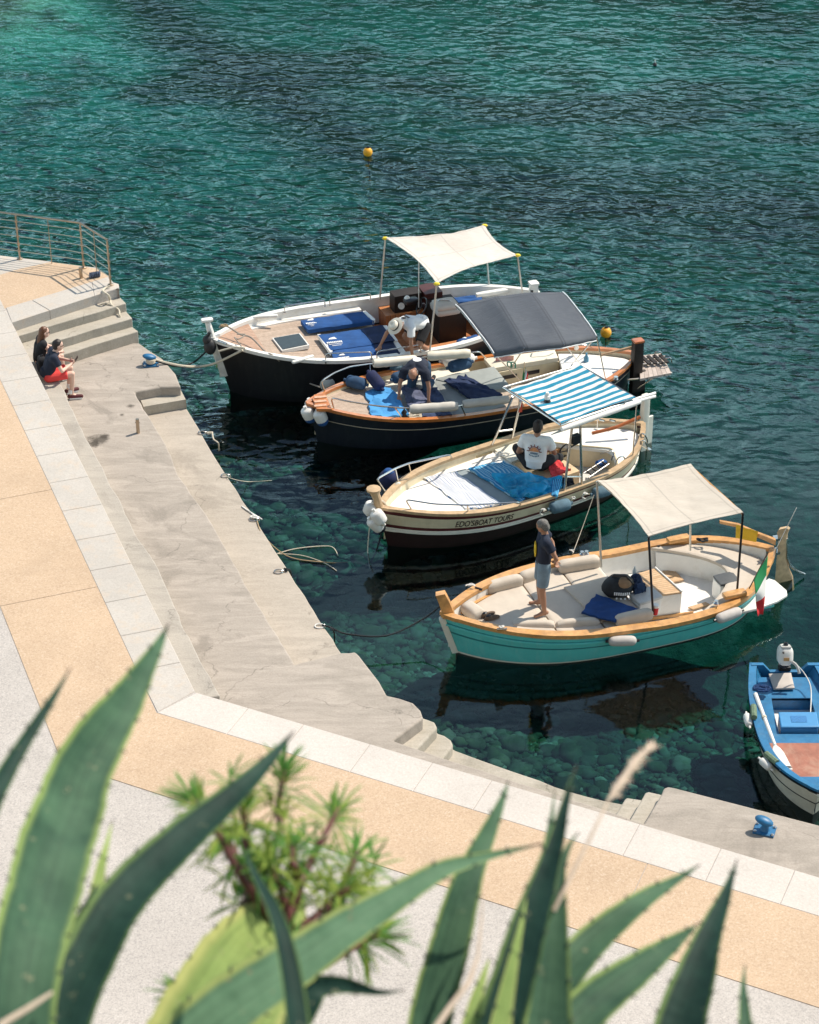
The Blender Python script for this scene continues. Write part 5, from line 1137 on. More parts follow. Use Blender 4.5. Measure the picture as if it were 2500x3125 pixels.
# stern post, rudder, tiller, swim board
mb=MB(); rows=[]
for x,y,z,w_,h_ in ((1345,288,1.05,.05,.05),(1430,305,1.05,.06,.06),(1515,345,1.06,.07,.08),(1600,380,1.08,.08,.10)):
    q=at(*px4(x,y,z)); rows.append([q+V((0,-w_/2,h_/2)),q+V((0,w_/2,h_/2)),q+V((0,w_/2,-h_/2)),q+V((0,-w_/2,-h_/2))])
obj('tiller',MB().grid(rows,closed=True,cap=True),wood,b.root)
rd=b.pt(-.012,0,0); rx=-(b.M.to_3x3()@V((1,0,0)))
rows=[]
for z,x0,x1 in((1.14,.0,.15),(1.09,-.03,.20),(.98,.0,.16),(.8,.02,.17),(.5,.02,.19),(.25,.03,.26),(.05,.03,.36),(-.25,.03,.42)):
    q=V((rd.x,rd.y,z)); rows.append([q+rx*x0+V((-.02,-.04,0)),q+rx*x1+V((-.02,-.03,0)),q+rx*x1+V((.02,.03,0)),q+rx*x0+V((.02,.04,0))])
obj('rudder',MB().grid(rows,closed=True,cap=True),mat('rudder wood',(.50,.35,.20),.5,var=.25,vs=9),b.root)
obj('rudder_edge',MB().tube([V((rd.x,rd.y,z))+rx*(x+.03) for z,x in((.9,.14),(.5,.18),(.3,.27),(.15,.42),(.05,.58))],.022,6),steel,b.root)
for z in(.95,.66): obj('rudder_hinge',MB().box(V((rd.x,rd.y,z))-rx*.03,(.12,.12,.05),rz=b.rz),steel,b.root)
sw=Q(px4,.40,(1440,660),(1500,595),(1570,545),(1600,555),(1652,600),(1656,622),(1610,650),(1530,680),(1450,700)); mb=MB().prism([V((q.x,q.y,.40)) for q in sw],.34,None); o=obj('swim_board',mb,white,b.root); md=o.modifiers.new('bevel','BEVEL'); md.width=.02; md.segments=3
obj('bracket',MB().box(at(*px4(1520,660,.3)),(.5,.25,.12),rz=b.rz),teal,b.root)
# awning and poles
g=[at(*px4(803,495,.64)),at(*px4(1210,420,.60)),at(*px4(1425,603,.62)),at(*px4(1040,708,.60))]
ty=[1400+105/1.5,1400+32/1.5,1400+250/1.5,1400+358/1.5]; zt_=[zup(g[0],ty[0]),None,zup(g[2],ty[2]),zup(g[3],ty[3])]; zt_[1]=(zt_[0]+zt_[2])/2
tp=[at(*px4(783,104,zt_[0])),at(*px4(1212,30,zt_[1])),at(*px4(1452,248,zt_[2])),at(*px4(1020,358,zt_[3]))]
awning(b.root,tp,beigec,sag=.06,curve=(.05,.04,.06,.07),wr=.02,ws=1.6)
for i,(g_,t_) in enumerate(zip(g,tp)): obj('pole',MB().tube([g_,t_],.020,8),[pole_m,mat('varnished pole',(.42,.25,.12),.4),black,black][i] if i!=1 else pole_m,b.root)
obj('awning_rail',MB().tube([tp[1]-V((0,0,.02)),tp[2]-V((0,0,.02))],.022,8),wood,b.root)
# engine box with slatted top, forward cockpit details
eb=Q(px4,.62,(945,535),(1052,500),(1178,612),(952,636)); ebq=[at(*px4(*q)) for q in((958,528,.62),(1050,500,.62),(1172,610,.62),(958,640,.62))]
mb=MB().prism([V((q.x,q.y,.585)) for q in ebq],.13,None); e1=obj('engine_box',mb,white,b.root)
obj('slatted_lid',MB().pad([q-V((0,0,.03)) for q in ebq],.03,8,8),planks('light slats',(.50,.31,.16),(.62,.42,.25),14,.55,1,(.10,.05,.03)),e1)
obj('lid_edge',MB().tube([ebq[1]+V((0,0,.01)),ebq[2]+V((0,0,.01))],.018,6),white,e1)
obj('box_skirting',MB().box((ebq[2]+ebq[3])/2-V((0,.02,.45)),(1.3,.03,.05),rz=math.atan2((ebq[2]-ebq[3]).y,(ebq[2]-ebq[3]).x)),wood,e1)
obj('floor_grating',MB().pad(Q(px4,.14,(1082,520),(1136,515),(1180,560),(1122,572)),.03,6,6),planks('grating',(.50,.31,.16),(.62,.42,.25),8,.55,1,(.10,.05,.03)),b.root)
obj('floor_grating',MB().pad(Q(px4,.14,(1200,685),(1280,662),(1300,672),(1225,695)),.03,6,6),MT.get('x') or pl_slat,b.root)
cp=at(*px4(1285,478,.33)); pn=obj('control_panel',MB().rbox(cp,(.26,.06,.40),.02,rz=b.rz-.35,n=3),wood,b.root); obj('gauge',MB().rbox(cp+V((-.01,-.04,.10)),(.14,.02,.15),.01,rz=b.rz-.35,n=3),black,pn); obj('lever',MB().tube([cp+V((0,-.05,0)),cp+V((.05,-.12,-.08))],.012,6),black,pn)
for f_,x,y in((px4,1155,375),(px4,1412,628)): obj('wooden_chock',MB().rbox(at(*f_(x,y,.62))+V((0,0,.04)),(.42,.16,.09),.03,rz=b.rz,n=4),wood,b.root)
for x,y,z in((715,440,.66),(735,438,.66),(1328,665,.6)): obj('deck_fitting',MB().lathe(at(*px4(x,y,z)),[(.05,0),(.05,.02),(.02,.05),(.035,.07)],12),steel,b.root)
obj('cleat',MB().tube([at(*px4(325,780,.78)),at(*px4(372,778,.78))],.02,8),steel,b.root); obj('cleat',MB().tube([at(*px4(225,590,.76)),at(*px4(258,600,.74))],.022,8),black,b.root)
an=at(*px4(1600,420,1.0)); obj('antenna',MB().tube([an,at(*px4(1697,225,1.9))],.007,6),white,b.root); obj('antenna_base',MB().tube([an-V((0,0,.12)),an+V((0,0,.05))],.025,8),steel,b.root)
yc=thing('cloth',MB().pad([at(*px4(1420,308,1.13)),at(*px4(1520,342,1.13)),at(*px4(1512,382,.9)),at(*px4(1418,362,.9))],.02,10,10,wr=.02,ws=6),mat('yellow cloth',(.72,.45,.03),.85,var=.12),'yellow cloth hung over the wooden tiller of the turquoise boat','cloth')
# flag
fr_=at(*px4(1480,595,.70)); ft=at(*px4(1568,425,1.35))
flag(fr_,ft,[at(*px4(1560,440,1.28)),at(*px4(1550,575,.75)),at(*px4(1560,650,.55)),at(*px4(1535,715,.40))][:0] or [at(*px4(1566,445,1.25)),at(*px4(1545,715,.42)),at(*px4(1518,718,.42)),at(*px4(1502,560,.95))],'Italian flag drooping from a slanted brown staff at the stern of the turquoise boat',vertical=True)
# loose things on boat 4
BG='beige bolster cushions on the turquoise boat'
def bolster(x0,y0,x1,y1,z,r,label):
    a,c_=at(*px4(x0,y0,z)),at(*px4(x1,y1,z)); d=(c_-a); 
    o=obj('cushion',MB().rbox((a+c_)/2,(d.length,r*1.35,r*1.35),r*.45,rz=math.atan2(d.y,d.x),puff=.03,n=10,nz=.012),beige); return tag(o,label,'cushion',BG)
bolster(272,598,440,555,.60,.15,'long beige bolster on the far side of the turquoise boat, closest to the bow')
bolster(432,552,520,520,.58,.14,'short beige bolster directly behind the standing man')
bolster(605,500,795,468,.58,.16,'long beige bolster beside the far awning pole')
bolster(395,765,590,768,.53,.12,'beige bolster lying on the near side nearest the shoes')
bolster(598,768,795,750,.52,.12,'beige bolster on the near side next to the blue mat')
bolster(870,745,1035,708,.60,.13,'beige bolster by the near awning pole, sticking over the rail')
o=thing('cushion',MB().rbox(at(*px4(212,698,.66)),(.40,.26,.18),.07,rz=-.9,puff=.03,n=8),beige,'small wedge cushion in the very bow of the turquoise boat','cushion',BG)
def fplate(u0,u1,label):
    return tag(b.plate('mattress',beige,u0,u1,lambda u:zd(u)+.075,off=-.24,th=.07,round_=.02,parent=None,dz=lambda u,c:.008*noise.noise(V((u*30,c*6,u0)))),label,'mattress','beige mattresses on the turquoise foredeck')
fplate(.715,.90,'beige mattress under the standing man and the shoes, foremost on the turquoise boat'); fplate(.585,.71,'middle beige mattress right of the standing man, between seams'); fplate(.475,.58,'beige mattress nearest the cockpit of the turquoise boat')
cushion('mattress',[(632,580),(835,530),(965,670),(800,735)],px4,.59,.09,beige,'extra beige pad laid askew under the black bag','mattress',puff=.03)
cushion('towel',[(712,705),(778,617),(972,688),(868,745)],px4,.64,.03,mat('deep blue ribbed mat',(.008,.045,.17),.95,var=.2,bs=.5,bsc=60),'deep blue ribbed mat folded beside the near bolster','mat',puff=0,wr=.012,edge=.04)
# bag
r_=empty('bag',at(*px4(885,600,.62)),'round black bag with pale lettering on the beige pad','bag')
mb=MB().ball(at(*px4(880,582,.76)),(.30,.22,.20),Matrix.Rotation(b.rz,3,'Z'),22); 
for i,q in enumerate(mb.v): mb.v[i]=q+noise.noise_vector(q*5)*.03
obj('body',mb,mat('bag cloth',(.015,.018,.022),.8,var=.4,vs=9),r_)
mb=MB().ball(at(*px4(905,570,.86)),(.16,.12,.10),Matrix.Rotation(b.rz,3,'Z'),14); obj('contents',mb,mat('brown paper',(.25,.15,.08),.8,var=.3),r_)
obj('strap',MB().tube([at(*px4(845,560,.8)),at(*px4(860,535,.98)),at(*px4(920,540,1.0)),at(*px4(950,575,.85))],.02,6),black,r_)
mb=MB(); c=at(*px4(898,602,.72))+V((0,-.17,0))
for i in range(8):
    x=-.14+.035*i; mb.box(c+V((x,.02*abs(x)*6-.03,.05)),(.022,.01,.055)); 
    if i%2: mb.box(c+V((x,.02*abs(x)*6-.05,-.03)),(.026,.01,.03))
obj('print',mb,whites,r_)
o=thing('jacket',MB().pad([q for q in Q(px4,.64,(930,565),(975,548),(1008,615),(955,628))],.13,14,14,wr=.06,ws=6,edge=.05,puff=.06),mat('indigo jacket',(.015,.035,.09),.9,var=.4,vs=8),'crumpled indigo jacket beside the black bag','jacket')
thing('bottle',MB().lathe(at(*px4(953,550,.66)),[(.035,0),(.037,.02),(.037,.17),(.014,.22),(.014,.25)],12),mat('clear bottle',(.6,.65,.66),.1),'clear plastic water bottle standing by the slatted lid','bottle')
r_=empty('cool_box',at(*px4(1003,665,.40)),'white cool box with grey lid at the foot of the near awning pole','cool box'); q=at(*px4(1003,668,.45))
obj('box',MB().rbox(q,(.46,.34,.30),.03,rz=b.rz+.15,n=4),white,r_); obj('lid',MB().rbox(q+V((0,0,.18)),(.48,.36,.07),.025,rz=b.rz+.15,n=4),mat('grey lid',(.50,.50,.49),.5),r_)
r_=empty('cup',at(*px4(1050,700,.55)),'red cup with a white rim right of the near awning pole','cup'); q=at(*px4(1050,712,.55)); obj('body',MB().lathe(q,[(.04,0),(.055,.16)],14),red,r_); obj('rim',MB().lathe(q+V((0,0,.15)),[(.056,0),(.058,.04),(.045,.05)],14),white,r_)
r_=empty('bin',at(*px4(1365,635,.13)),'dark bin with a white liner standing on the cockpit floor','bin'); q=at(*px4(1368,640,.13)); 
obj('body',MB().rbox(q+V((0,0,.19)),(.34,.28,.38),.05,rz=b.rz,n=4),mat('bin black',(.03,.03,.032),.5),r_); obj('lid',MB().rbox(q+V((0,0,.41)),(.38,.32,.06),.03,rz=b.rz,n=4),mat('bin grey',(.08,.085,.09),.5),r_); obj('liner',MB().rbox(q+V((-.13,-.03,.19)),(.10,.30,.36),.03,rz=b.rz,n=3),white,r_)
for i,(x,y,l,rz_) in enumerate(((285,722,'left brown shoe of the pair on the bow mattress',.6),(303,736,'right brown shoe of the pair on the bow mattress',.4))):
    r_=empty('shoe',at(*px4(x,y,.58)),l,'shoe','brown shoes on the bow mattress'); q=at(*px4(x,y,.60)); SH=mat('brown suede',(.13,.085,.055),.85,var=.3,vs=20); Mr=Matrix.Rotation(rz_,3,'Z')
    mb=MB().ball(q+Mr@V((.0,0,.035)),(.145,.05,.045),Mr,16); mb.ball(q+Mr@V((-.07,0,.065)),(.07,.045,.045),Mr,12); obj('upper',mb,SH,r_); obj('sole',MB().ball(q,(.155,.056,.016),Mr,16),mat('sole',(.30,.25,.2),.8),r_); obj('opening',MB().ball(q+Mr@V((-.07,0,.098)),(.05,.032,.016),Mr,12),black,r_)
gf='grey fenders on the near side of the turquoise boat'
fender(at(*px4(836,836,.47)),at(*px4(964,832,.47)),.088,greyfend,'grey fender amidships on the turquoise boat',gf,[[at(*px4(836,832,.2)),at(*px4(825,770,.58))],[at(*px4(962,830,.2)),at(*px4(965,765,.56))]],black)
fender(at(*px4(1330,738,.50)),at(*px4(1443,695,.52)),.09,greyfend,'grey fender towards the stern of the turquoise boat',gf,[[at(*px4(1332,730,.3)),at(*px4(1330,680,.6))],[at(*px4(1444,690,.3)),at(*px4(1443,640,.62))]],black)
tangle(at(*px4(1268,378,.66)),.13,roped,'black cord loosely coiled on the far oak rail',14,4,.014)
tangle(at(*px4(1065,408,.64)),.04,roped,'short black lashing on the far oak rail left of the wooden chock',8,6,.012)
tangle(at(*px4(345,778,.80)),.07,MT['white cord'],'white cord tied on the near bow cleat of the turquoise boat',12,6,.010)
tangle(at(*px4(205,585,.80)),.09,MT['white cord'],'white and black cord on the far bow cleat of the turquoise boat',12,16,.012)
rope_line('guy_line',[at(*px4(770,165,1.4)),at(*px4(715,320,.9)),at(*px4(672,435,.62))],.007,rope,'thin guy line from the striped boat down to the oak rail'); tangle(at(*px4(668,428,.64)),.05,MT['white cord'],'frayed rope end on the oak rail left of the far awning pole',8,26,.010)
# ================================================================== boat 5: blue dinghy
cx0=at(2400,2030,.5); cx1=at(2640,2475,.55)
Bd=Boat([6.1,25.116,6.1,28.482,.693,2.6,9,.62,.48,.5,.30],'small blue rowing dinghy with outboard motor at the right edge of the photo','boat',name='dinghy',rake=.18,flare=.3)
b=Bd
lt=at(2292,2028,.5)
# open transom: width taper towards the stern
def hw5(u): return .693*(.80+.20*math.sin(min(u/.35,1)*math.pi/2)) if u<.35 else .693*(1-((min(u,1)-.35)/.65)**3.42)
b.hw=hw5
cream2=mat('cream dinghy hull',(.60,.56,.47),.45,var=.06,dirt=(.5,.46,.38))
b.hull([(.10,1),(1,0)],[cream2,blue]); b.ring('gunwale',blue,.02,-.10,.012,-.03); b.liner(blue,.10,off=-.10)
b.ring('rub_strip',black,.03,-.0,.012,-.012,f=.12); b.ring('hull_line',black,.008,-.0,.008,-.008,f=.55)
b.plate('floor',white,.10,.95,.12,off=-.16)
b.plate('stern_seat',blue,.055,.22,.36,off=-.11,th=.05); b.wall('stern_seat_front',blue,.22,.12,.34,off=-.12)
b.plate('side_bench',blue,.22,.66,.36,off=-.1,th=.05,c0=-1,c1=-.55,k=3); b.plate('side_bench',blue,.22,.66,.36,off=-.1,th=.05,c0=.55,c1=1,k=3)
b.plate('thwart',blue,.50,.58,.365,off=-.1,th=.05)
b.plate('foredeck',mat('red brown hatch paint',(.33,.12,.075),.6,var=.25,vs=5,dirt=(.42,.25,.17)),.58,.84,.40,off=-.12,th=.04)
b.plate('bow_deck',blue,.84,.97,.44,off=-.08,th=.04)
# transom with motor notch
tr_=[]; 
for sd_ in(1,-1):
    y0,y1=.22,b.hw(0); mb=MB(); 
    q=[b.pt(0.0,sd_*y1,.52),b.pt(0,sd_*.36,.52),b.pt(0,sd_*.24,.38),b.pt(0,0,.38),b.pt(0,0,-.1),b.pt(0,sd_*y1*.8,-.1),b.pt(0,sd_*y1,.2)]
    th_=b.M.to_3x3()@V((.07,0,0)); n_=len(q); mb.add(q+[p+th_ for p in q],[tuple(range(n_)),tuple(range(2*n_-1,n_-1,-1))]+[(i,(i+1)%n_,n_+(i+1)%n_,n_+i) for i in range(n_)][::1]); obj('transom',mb,blue,b.root,smooth=False)
# outboard motor
mr_=b.pt(-.01,0,.38); om=empty('outboard_motor',(mr_.x,mr_.y,.0),'small white outboard motor tilted on the transom of the blue dinghy','outboard motor')
q=at(2396,2000,.86); Mt=Matrix.Rotation(b.rz,3,'Z')@Matrix.Rotation(R(-22),3,'Y')
obj('cowling',MB().rbox(q,(.30,.25,.30),.10,M=Mt,puff=.03,n=10),mat('motor white',(.68,.66,.62),.3,var=.04),om); obj('cowl_panel',MB().rbox(q+Mt@V((.03,0,.155)),(.2,.17,.04),.02,M=Mt,n=4),mat('motor grey',(.48,.47,.45),.35),om)
obj('fuel_cap',MB().lathe(q+Mt@V((.05,0,.17)),[(.04,0),(.04,.04),(.03,.055)],12,Mt),black,om); obj('switch',MB().ball(q+Mt@V((.14,-.05,.08)),.02,n=8),black,om); obj('sticker',MB().box(q+Mt@V((.158,.0,-.03)),(.01,.09,.05),M=Mt),mat('amber',(.5,.28,.1),.5),om)
obj('shaft',MB().tube([q+Mt@V((0,0,-.12)),V((mr_.x,mr_.y,.4))-th_*.6,V((mr_.x,mr_.y,-.35))-th_*2.5],[.09,.06,.045],10),black,om)
obj('clamp',MB().rbox(V((mr_.x,mr_.y,.38))+th_*.3,(.14,.2,.16),.02,rz=b.rz,n=3),rubber,om)
pipe(om,'tiller_arm',MT['motor grey'],[at(2418,2020,.85),at(2432,2030,.80),at(2440,2055,.68)],.025)
obj('propeller',MB().ball(V((mr_.x,mr_.y,-.35))-th_*2.9,(.02,.12,.12),Matrix.Rotation(b.rz,3,'Z')),rubber,om)
# dinghy things
cushion('seat_pad',[(2347,2053),(2415,2050),(2426,2096),(2362,2098)],lambda x,y,z:(x,y,z),.44,.05,mat('grey pad',(.46,.41,.37),.8,var=.06),'stained grey seat pad at the stern of the blue dinghy','seat pad',puff=.02)
bx=Q(lambda x,y,z:(x,y,z),.44,(2377,2177),(2491,2177),(2499,2222),(2385,2223)); r_=empty('crate',(bx[0]+bx[2])/2-V((0,0,.3)),'light blue plastic fish box with closed lid in the dinghy','box')
mb=MB().prism([V((q.x,q.y,.42)) for q in bx],.14,None); LB=mat('light blue plastic',(.06,.25,.50),.5,var=.06); o=obj('box',mb,LB,r_); md=o.modifiers.new('bevel','BEVEL'); md.width=.02; md.segments=3
c_=sum(bx,V((0,0,0)))/4; o=obj('lid',MB().prism([c_+(q-c_)*1.03+V((0,0,.03)) for q in bx],.425,None),LB,r_); md=o.modifiers.new('bevel','BEVEL'); md.width=.02; md.segments=3
obj('lid_panel',MB().prism([c_+V(((q-c_).x*.42,(q-c_).y*.42,.036)) for q in bx],.46,None),mat('mid blue plastic',(.03,.17,.40),.5,var=.3,vs=50),r_)
r_=empty('oar',at(2340,2260,.45),'white oar with broad blade lying along the side bench of the dinghy','oar')
ow=mat('oar white',(.72,.70,.66),.5,var=.04); pa,pb_,pc_=at(2306,2118,.50),at(2332,2188,.50),at(2366,2275,.50); obj('shaft',MB().tube([pa,pb_,pc_],[.034,.034,.026],10),ow,r_)
pd=at(2400,2350,.50); d=(pd-pc_).normalized(); nn=V((-d.y,d.x,0)); rows=[]
for t,w_ in((0,.025),(.12,.06),(.3,.085),(.7,.095),(1,.10)): q=pc_.lerp(pd,t); rows.append([q-nn*w_+V((0,0,.0)),q+V((0,0,.02)),q+nn*w_,q-V((0,0,.012))])
obj('blade',MB().grid(rows,closed=True,cap=True),ow,r_); obj('collar',MB().tube([pb_.lerp(pc_,.0),pb_.lerp(pc_,.06)],.045,8),rope,r_)
for t in(.9,.95): q=pc_.lerp(pd,t); obj('blade_line',MB().tube([q-nn*.095+V((0,0,.012)),q+V((0,0,.024)),q+nn*.095+V((0,0,.012))],.006,4),navy,r_)
tangle(at(2325,2105,.47),.15,mat('blue rope',(.008,.04,.13),.9,var=.5,vs=30),'heap of dark blue rope in the stern corner of the dinghy',50,31,.016)
rope_line('starter_line',[at(2425,2022,.85),at(2455,2055,.6),at(2475,2100,.5),at(2474,2175,.35)],.010,MT['white cord'],'white line trailing from the motor into the dinghy')
fender(at(2279,2180,.46),at(2288,2216,.42),.065,fendw,'white fender on the left side of the dinghy nearest the motor','white fenders on the dinghy'); fender(at(2322,2318,.45),at(2353,2346,.42),.065,fendw,'white fender on the left side of the dinghy under the oar blade','white fenders on the dinghy')
fender(at(2470,2402,.5),at(2515,2432,.5),.05,fendw,'slim white fender near the dinghy bow, cut by the photo edge','white fenders on the dinghy')
for x,y,x2,y2,l in((2300,2155,2302,2190,'green cloth strip wrapped on the dinghy rail beside the upper fender'),(2338,2300,2372,2328,'mossy green strap on the dinghy rail above the oar blade')):
    a_,c_=at(x,y,.53),at(x2,y2,.54); thing('strap',MB().tube([a_,c_],.05,8),mat('green strap cloth',(.14,.20,.13),.9,var=.3,vs=20),l,'strap')
# ------------------------------------------------------------------ people
def remesh(name,mb,m,parent,voxel=.009,sm=6):
    me=bpy.data.meshes.new(name); me.from_pydata([FR[parent].inverted()@q for q in mb.v],[],mb.f); me.update()
    bm=bmesh.new(); bm.from_mesh(me); bmesh.ops.recalc_face_normals(bm,faces=bm.faces); bm.to_mesh(me); bm.free()
    o=bpy.data.objects.new(name,me); C.objects.link(o)
    r=o.modifiers.new('r','REMESH'); r.mode='VOXEL'; r.voxel_size=voxel
    s_=o.modifiers.new('s','SMOOTH'); s_.iterations=sm; s_.factor=.5
    dg=bpy.context.evaluated_depsgraph_get(); dg.update(); me2=bpy.data.meshes.new_from_object(o.evaluated_get(dg)); bpy.data.objects.remove(o); bpy.data.meshes.remove(me)
    me2.name=name; me2.materials.clear(); me2.materials.append(m); me2.shade_smooth()
    o=bpy.data.objects.new(name,me2); C.objects.link(o); o.parent=parent; FR[o]=FR[parent]; return o
def lerpv(a,b,t): return V(a)*(1-t)+V(b)*t
def person(loc,rz,J,label,skinm,cloth,hair=None,sc=1.0,grip=(0,0,-1)):
    r=empty('person',loc,label,'person',None,rz); M=FR[r]@Matrix.Scale(sc,4)
    T=lambda q:M@V(q)
    def cap(mb,a,b,ra,rb,n=12): mb.tube([T(a),T(b)],[ra*sc,rb*sc],n,round_=True)
    J={k:V(v) for k,v in J.items()}
    up=(J['chest']-J['pelvis']).normalized(); sh=(J['shL']-J['shR']).normalized(); fw=sh.cross(up).normalized()
    hd=J['head']; hu=V(J.get('hup',(J['head']-J['neck']).normalized())).normalized(); hf=V(J.get('hface',fw)); hf=(hf-hu*hf.dot(hu)).normalized(); hs=hu.cross(hf).normalized()
    HM=Matrix((hf,hs,hu)).transposed()
    mb=MB(); RZ=M.to_3x3()
    # head, jaw, nose, ears, neck
    mb.ball(T(hd+hu*.02),(.098*sc,.078*sc,.105*sc),RZ.normalized()@HM,16); mb.ball(T(hd+hf*.03-hu*.055),(.066*sc,.058*sc,.062*sc),RZ.normalized()@HM,14)
    cap(mb,hd+hf*.09+hu*.005,hd+hf*.108-hu*.028,.009,.015,8); cap(mb,hd+hf*.088-hu*.062,hd+hf*.09-hu*.064,.018,.018,8)
    for s_ in(1,-1): mb.ball(T(hd+hs*s_*.080-hu*.005-hf*.005),(.022*sc,.010*sc,.033*sc),RZ.normalized()@HM,10)
    cap(mb,J['neck']-up*.03,hd-hu*.04,.056,.052)
    # torso
    ch,pv=J['chest'],J['pelvis']
    for s_ in(1,-1):
        k=sh*s_
        cap(mb,ch+k*.075+up*.03,pv+k*.06+up*.05,.098,.088)
        cap(mb,J['neck']-up*.05,(J['shL'] if s_>0 else J['shR']),.06,.056)
        cap(mb,ch+k*.07+up*.06,(J['shL'] if s_>0 else J['shR'])-up*.02,.085,.058)
    cap(mb,ch,pv,.105,.10)
    for s_,n_ in((1,'L'),(-1,'R')):
        cap(mb,J['sh'+n_],J['el'+n_],.052,.038); cap(mb,J['el'+n_],J['ha'+n_],.040,.026)
        cap(mb,pv+sh*s_*.06,J['hip'+n_],.10,.098); cap(mb,J['hip'+n_],J['kn'+n_],.088,.058)
        an=J['an'+n_]; kn=J['kn'+n_]; mid=lerpv(kn,an,.3); cap(mb,kn,mid,.057,.056); cap(mb,mid,an,.056,.036)
        to=J['to'+n_]; fd=(to-an); fl=V((fd.x,fd.y,0)); heel=an-fl.normalized()*.045 if fl.length>.02 else an
        heel=V((heel.x,heel.y,to.z+.01)) if fl.length>.02 else an; cap(mb,an,heel,.036,.034,8); cap(mb,heel,to,.034,.028,8); cap(mb,an,lerpv(heel,to,.75),.036,.028,8)
        # hand: palm, four fingers of different length, thumb from the side of the palm
        d=(J['ha'+n_]-J['el'+n_]).normalized(); g=V(J.get('grip'+n_,grip)); g=(g-d*g.dot(d)); g=g.normalized() if g.length>.01 else d.orthogonal().normalized(); s2=d.cross(g).normalized()
        h0=J['ha'+n_]; 
        for q in(-.022,0,.022): cap(mb,h0+s2*q*.6,h0+d*.085+s2*q,.019,.015,8)
        for i,(q,l) in enumerate(((-.033,.062),(-.011,.078),(.011,.082),(.033,.070))):
            a=h0+d*.085+s2*q; b_=a+(d*.8+g*.35).normalized()*l*.5; c_=b_+(d*.35+g*.8).normalized()*l*.5; cap(mb,a,b_,.0095,.009,6); cap(mb,b_,c_,.009,.0075,6)
        a=h0+d*.025+s2*.03*(-1); b_=a+(d*.6-s2*.8+g*.2).normalized()*.04; cap(mb,a,b_,.013,.011,6); cap(mb,b_,b_+(d*.8+g*.5).normalized()*.03,.010,.0085,6)
    body=remesh('body',mb,skinm,r,.0075*sc,4)
    for s_ in(1,-1): obj('eye',MB().ball(T(hd+hf*.083+hs*s_*.030+hu*.012),.011*sc,n=8),black,r)
    obj('mouth',MB().box(T(hd+hf*.093-hu*.047),(.008*sc,.04*sc,.008*sc),M=RZ.normalized()@HM),mat('lips',(.35,.12,.10),.6),r)
    def tubec(mb,pts,rs): mb.tube([T(p) for p in pts],[q*sc for q in rs],14)
    for kind,m_,k in cloth:
        mb=MB()
        if kind=='shirt':
            e=.022
            for s_ in(1,-1):
                q=sh*s_; S_=J['shL'] if s_>0 else J['shR']; E_=J['elL'] if s_>0 else J['elR']
                cap(mb,ch+q*.075+up*.03,pv+q*.062+up*.06,.098+e,.092+e); cap(mb,ch+q*.07+up*.06,S_-up*.02,.085+e,.058+e); cap(mb,J['neck']-up*.055,S_,.058+e*.5,.058+e*.7)
                if k.get('sleeve',.5)>0: 
                    f=k.get('sleeve',.5); mb.tube([T(S_),T(lerpv(S_,E_,f*.5)),T(lerpv(S_,E_,f))],[(.058+e)*sc,(.055+e)*sc,(.056+e)*sc],12)
            cap(mb,ch,pv+up*.02,.105+e,.10+e); mb.tube([T(pv+up*.10),T(pv-up*.04)],[.165*sc,.155*sc],16) if k.get('loose') else None
            for q_ in range(len(mb.v)): mb.v[q_]=mb.v[q_]+noise.noise_vector(mb.v[q_]*9)*.008
        if kind=='legs':
            f=k.get('len',.6)
            for s_,n_ in((1,'L'),(-1,'R')):
                h_,kn,an=J['hip'+n_],J['kn'+n_],J['an'+n_]
                cap(mb,pv+sh*s_*.062+up*.06,h_,.104,.112); w=k.get('w',.018)
                if f<=1: mb.tube([T(h_),T(lerpv(h_,kn,f*.6)),T(lerpv(h_,kn,f))],[(.095+w)*sc,(.084+w)*sc,(.070+w*1.4)*sc],14)
                else: mb.tube([T(h_),T(lerpv(h_,kn,.6))],[(.10+w)*sc,(.08+w)*sc],12,round_=True); cap(mb,lerpv(h_,kn,.5),kn,.082+w,.062+w); mb.tube([T(kn),T(lerpv(kn,an,.5)),T(lerpv(kn,an,f-1))],[(.062+w)*sc,(.058+w)*sc,(.05+w)*sc],12)
            cap(mb,pv+up*.06,pv,.10,.105)
            for q_ in range(len(mb.v)): mb.v[q_]=mb.v[q_]+noise.noise_vector(mb.v[q_]*8)*.007
        if kind=='shoes':
            for n_ in'LR':
                an,to=J['an'+n_],J['to'+n_]; fd=V((to.x-an.x,to.y-an.y,0)).normalized(); heel=V((an.x,an.y,to.z+.01))-fd*.05
                mb=MB(); cap(mb,heel,to+fd*.015,.045,.04,10); cap(mb,an-V((0,0,.02)),lerpv(heel,to,.7),.045,.036,10); so=remesh('shoe',mb,m_,r,.009*sc,3)
                obj('sole',MB().tube([T(heel-V((0,0,.04))),T(to+fd*.02-V((0,0,.035)))],[.040*sc,.040*sc],10),whites,so)
            continue
        names={'shirt':k.get('name','shirt'),'legs':k.get('name','shorts')}
        remesh(names[kind],mb,m_,r,.011*sc,5)
    HMw=RZ.normalized()@HM
    if hair:
        kind,m_=hair; mb=MB()
        mb.ball(T(hd+hu*.038-hf*.016),(.101*sc,.084*sc,.098*sc),HMw,16)
        mb.ball(T(hd-hf*.05-hu*.01),(.066*sc,.078*sc,.085*sc),HMw,14)
        if kind=='long':
            cap(mb,hd+hu*.02-hf*.03,hd-hf*.09-V((0,0,.16)),.085,.075); cap(mb,hd-hf*.09-V((0,0,.14)),hd-hf*.12-V((.02,0,.34)),.078,.045)
        for q_ in range(len(mb.v)): mb.v[q_]=mb.v[q_]+noise.noise_vector(mb.v[q_]*22)*.012
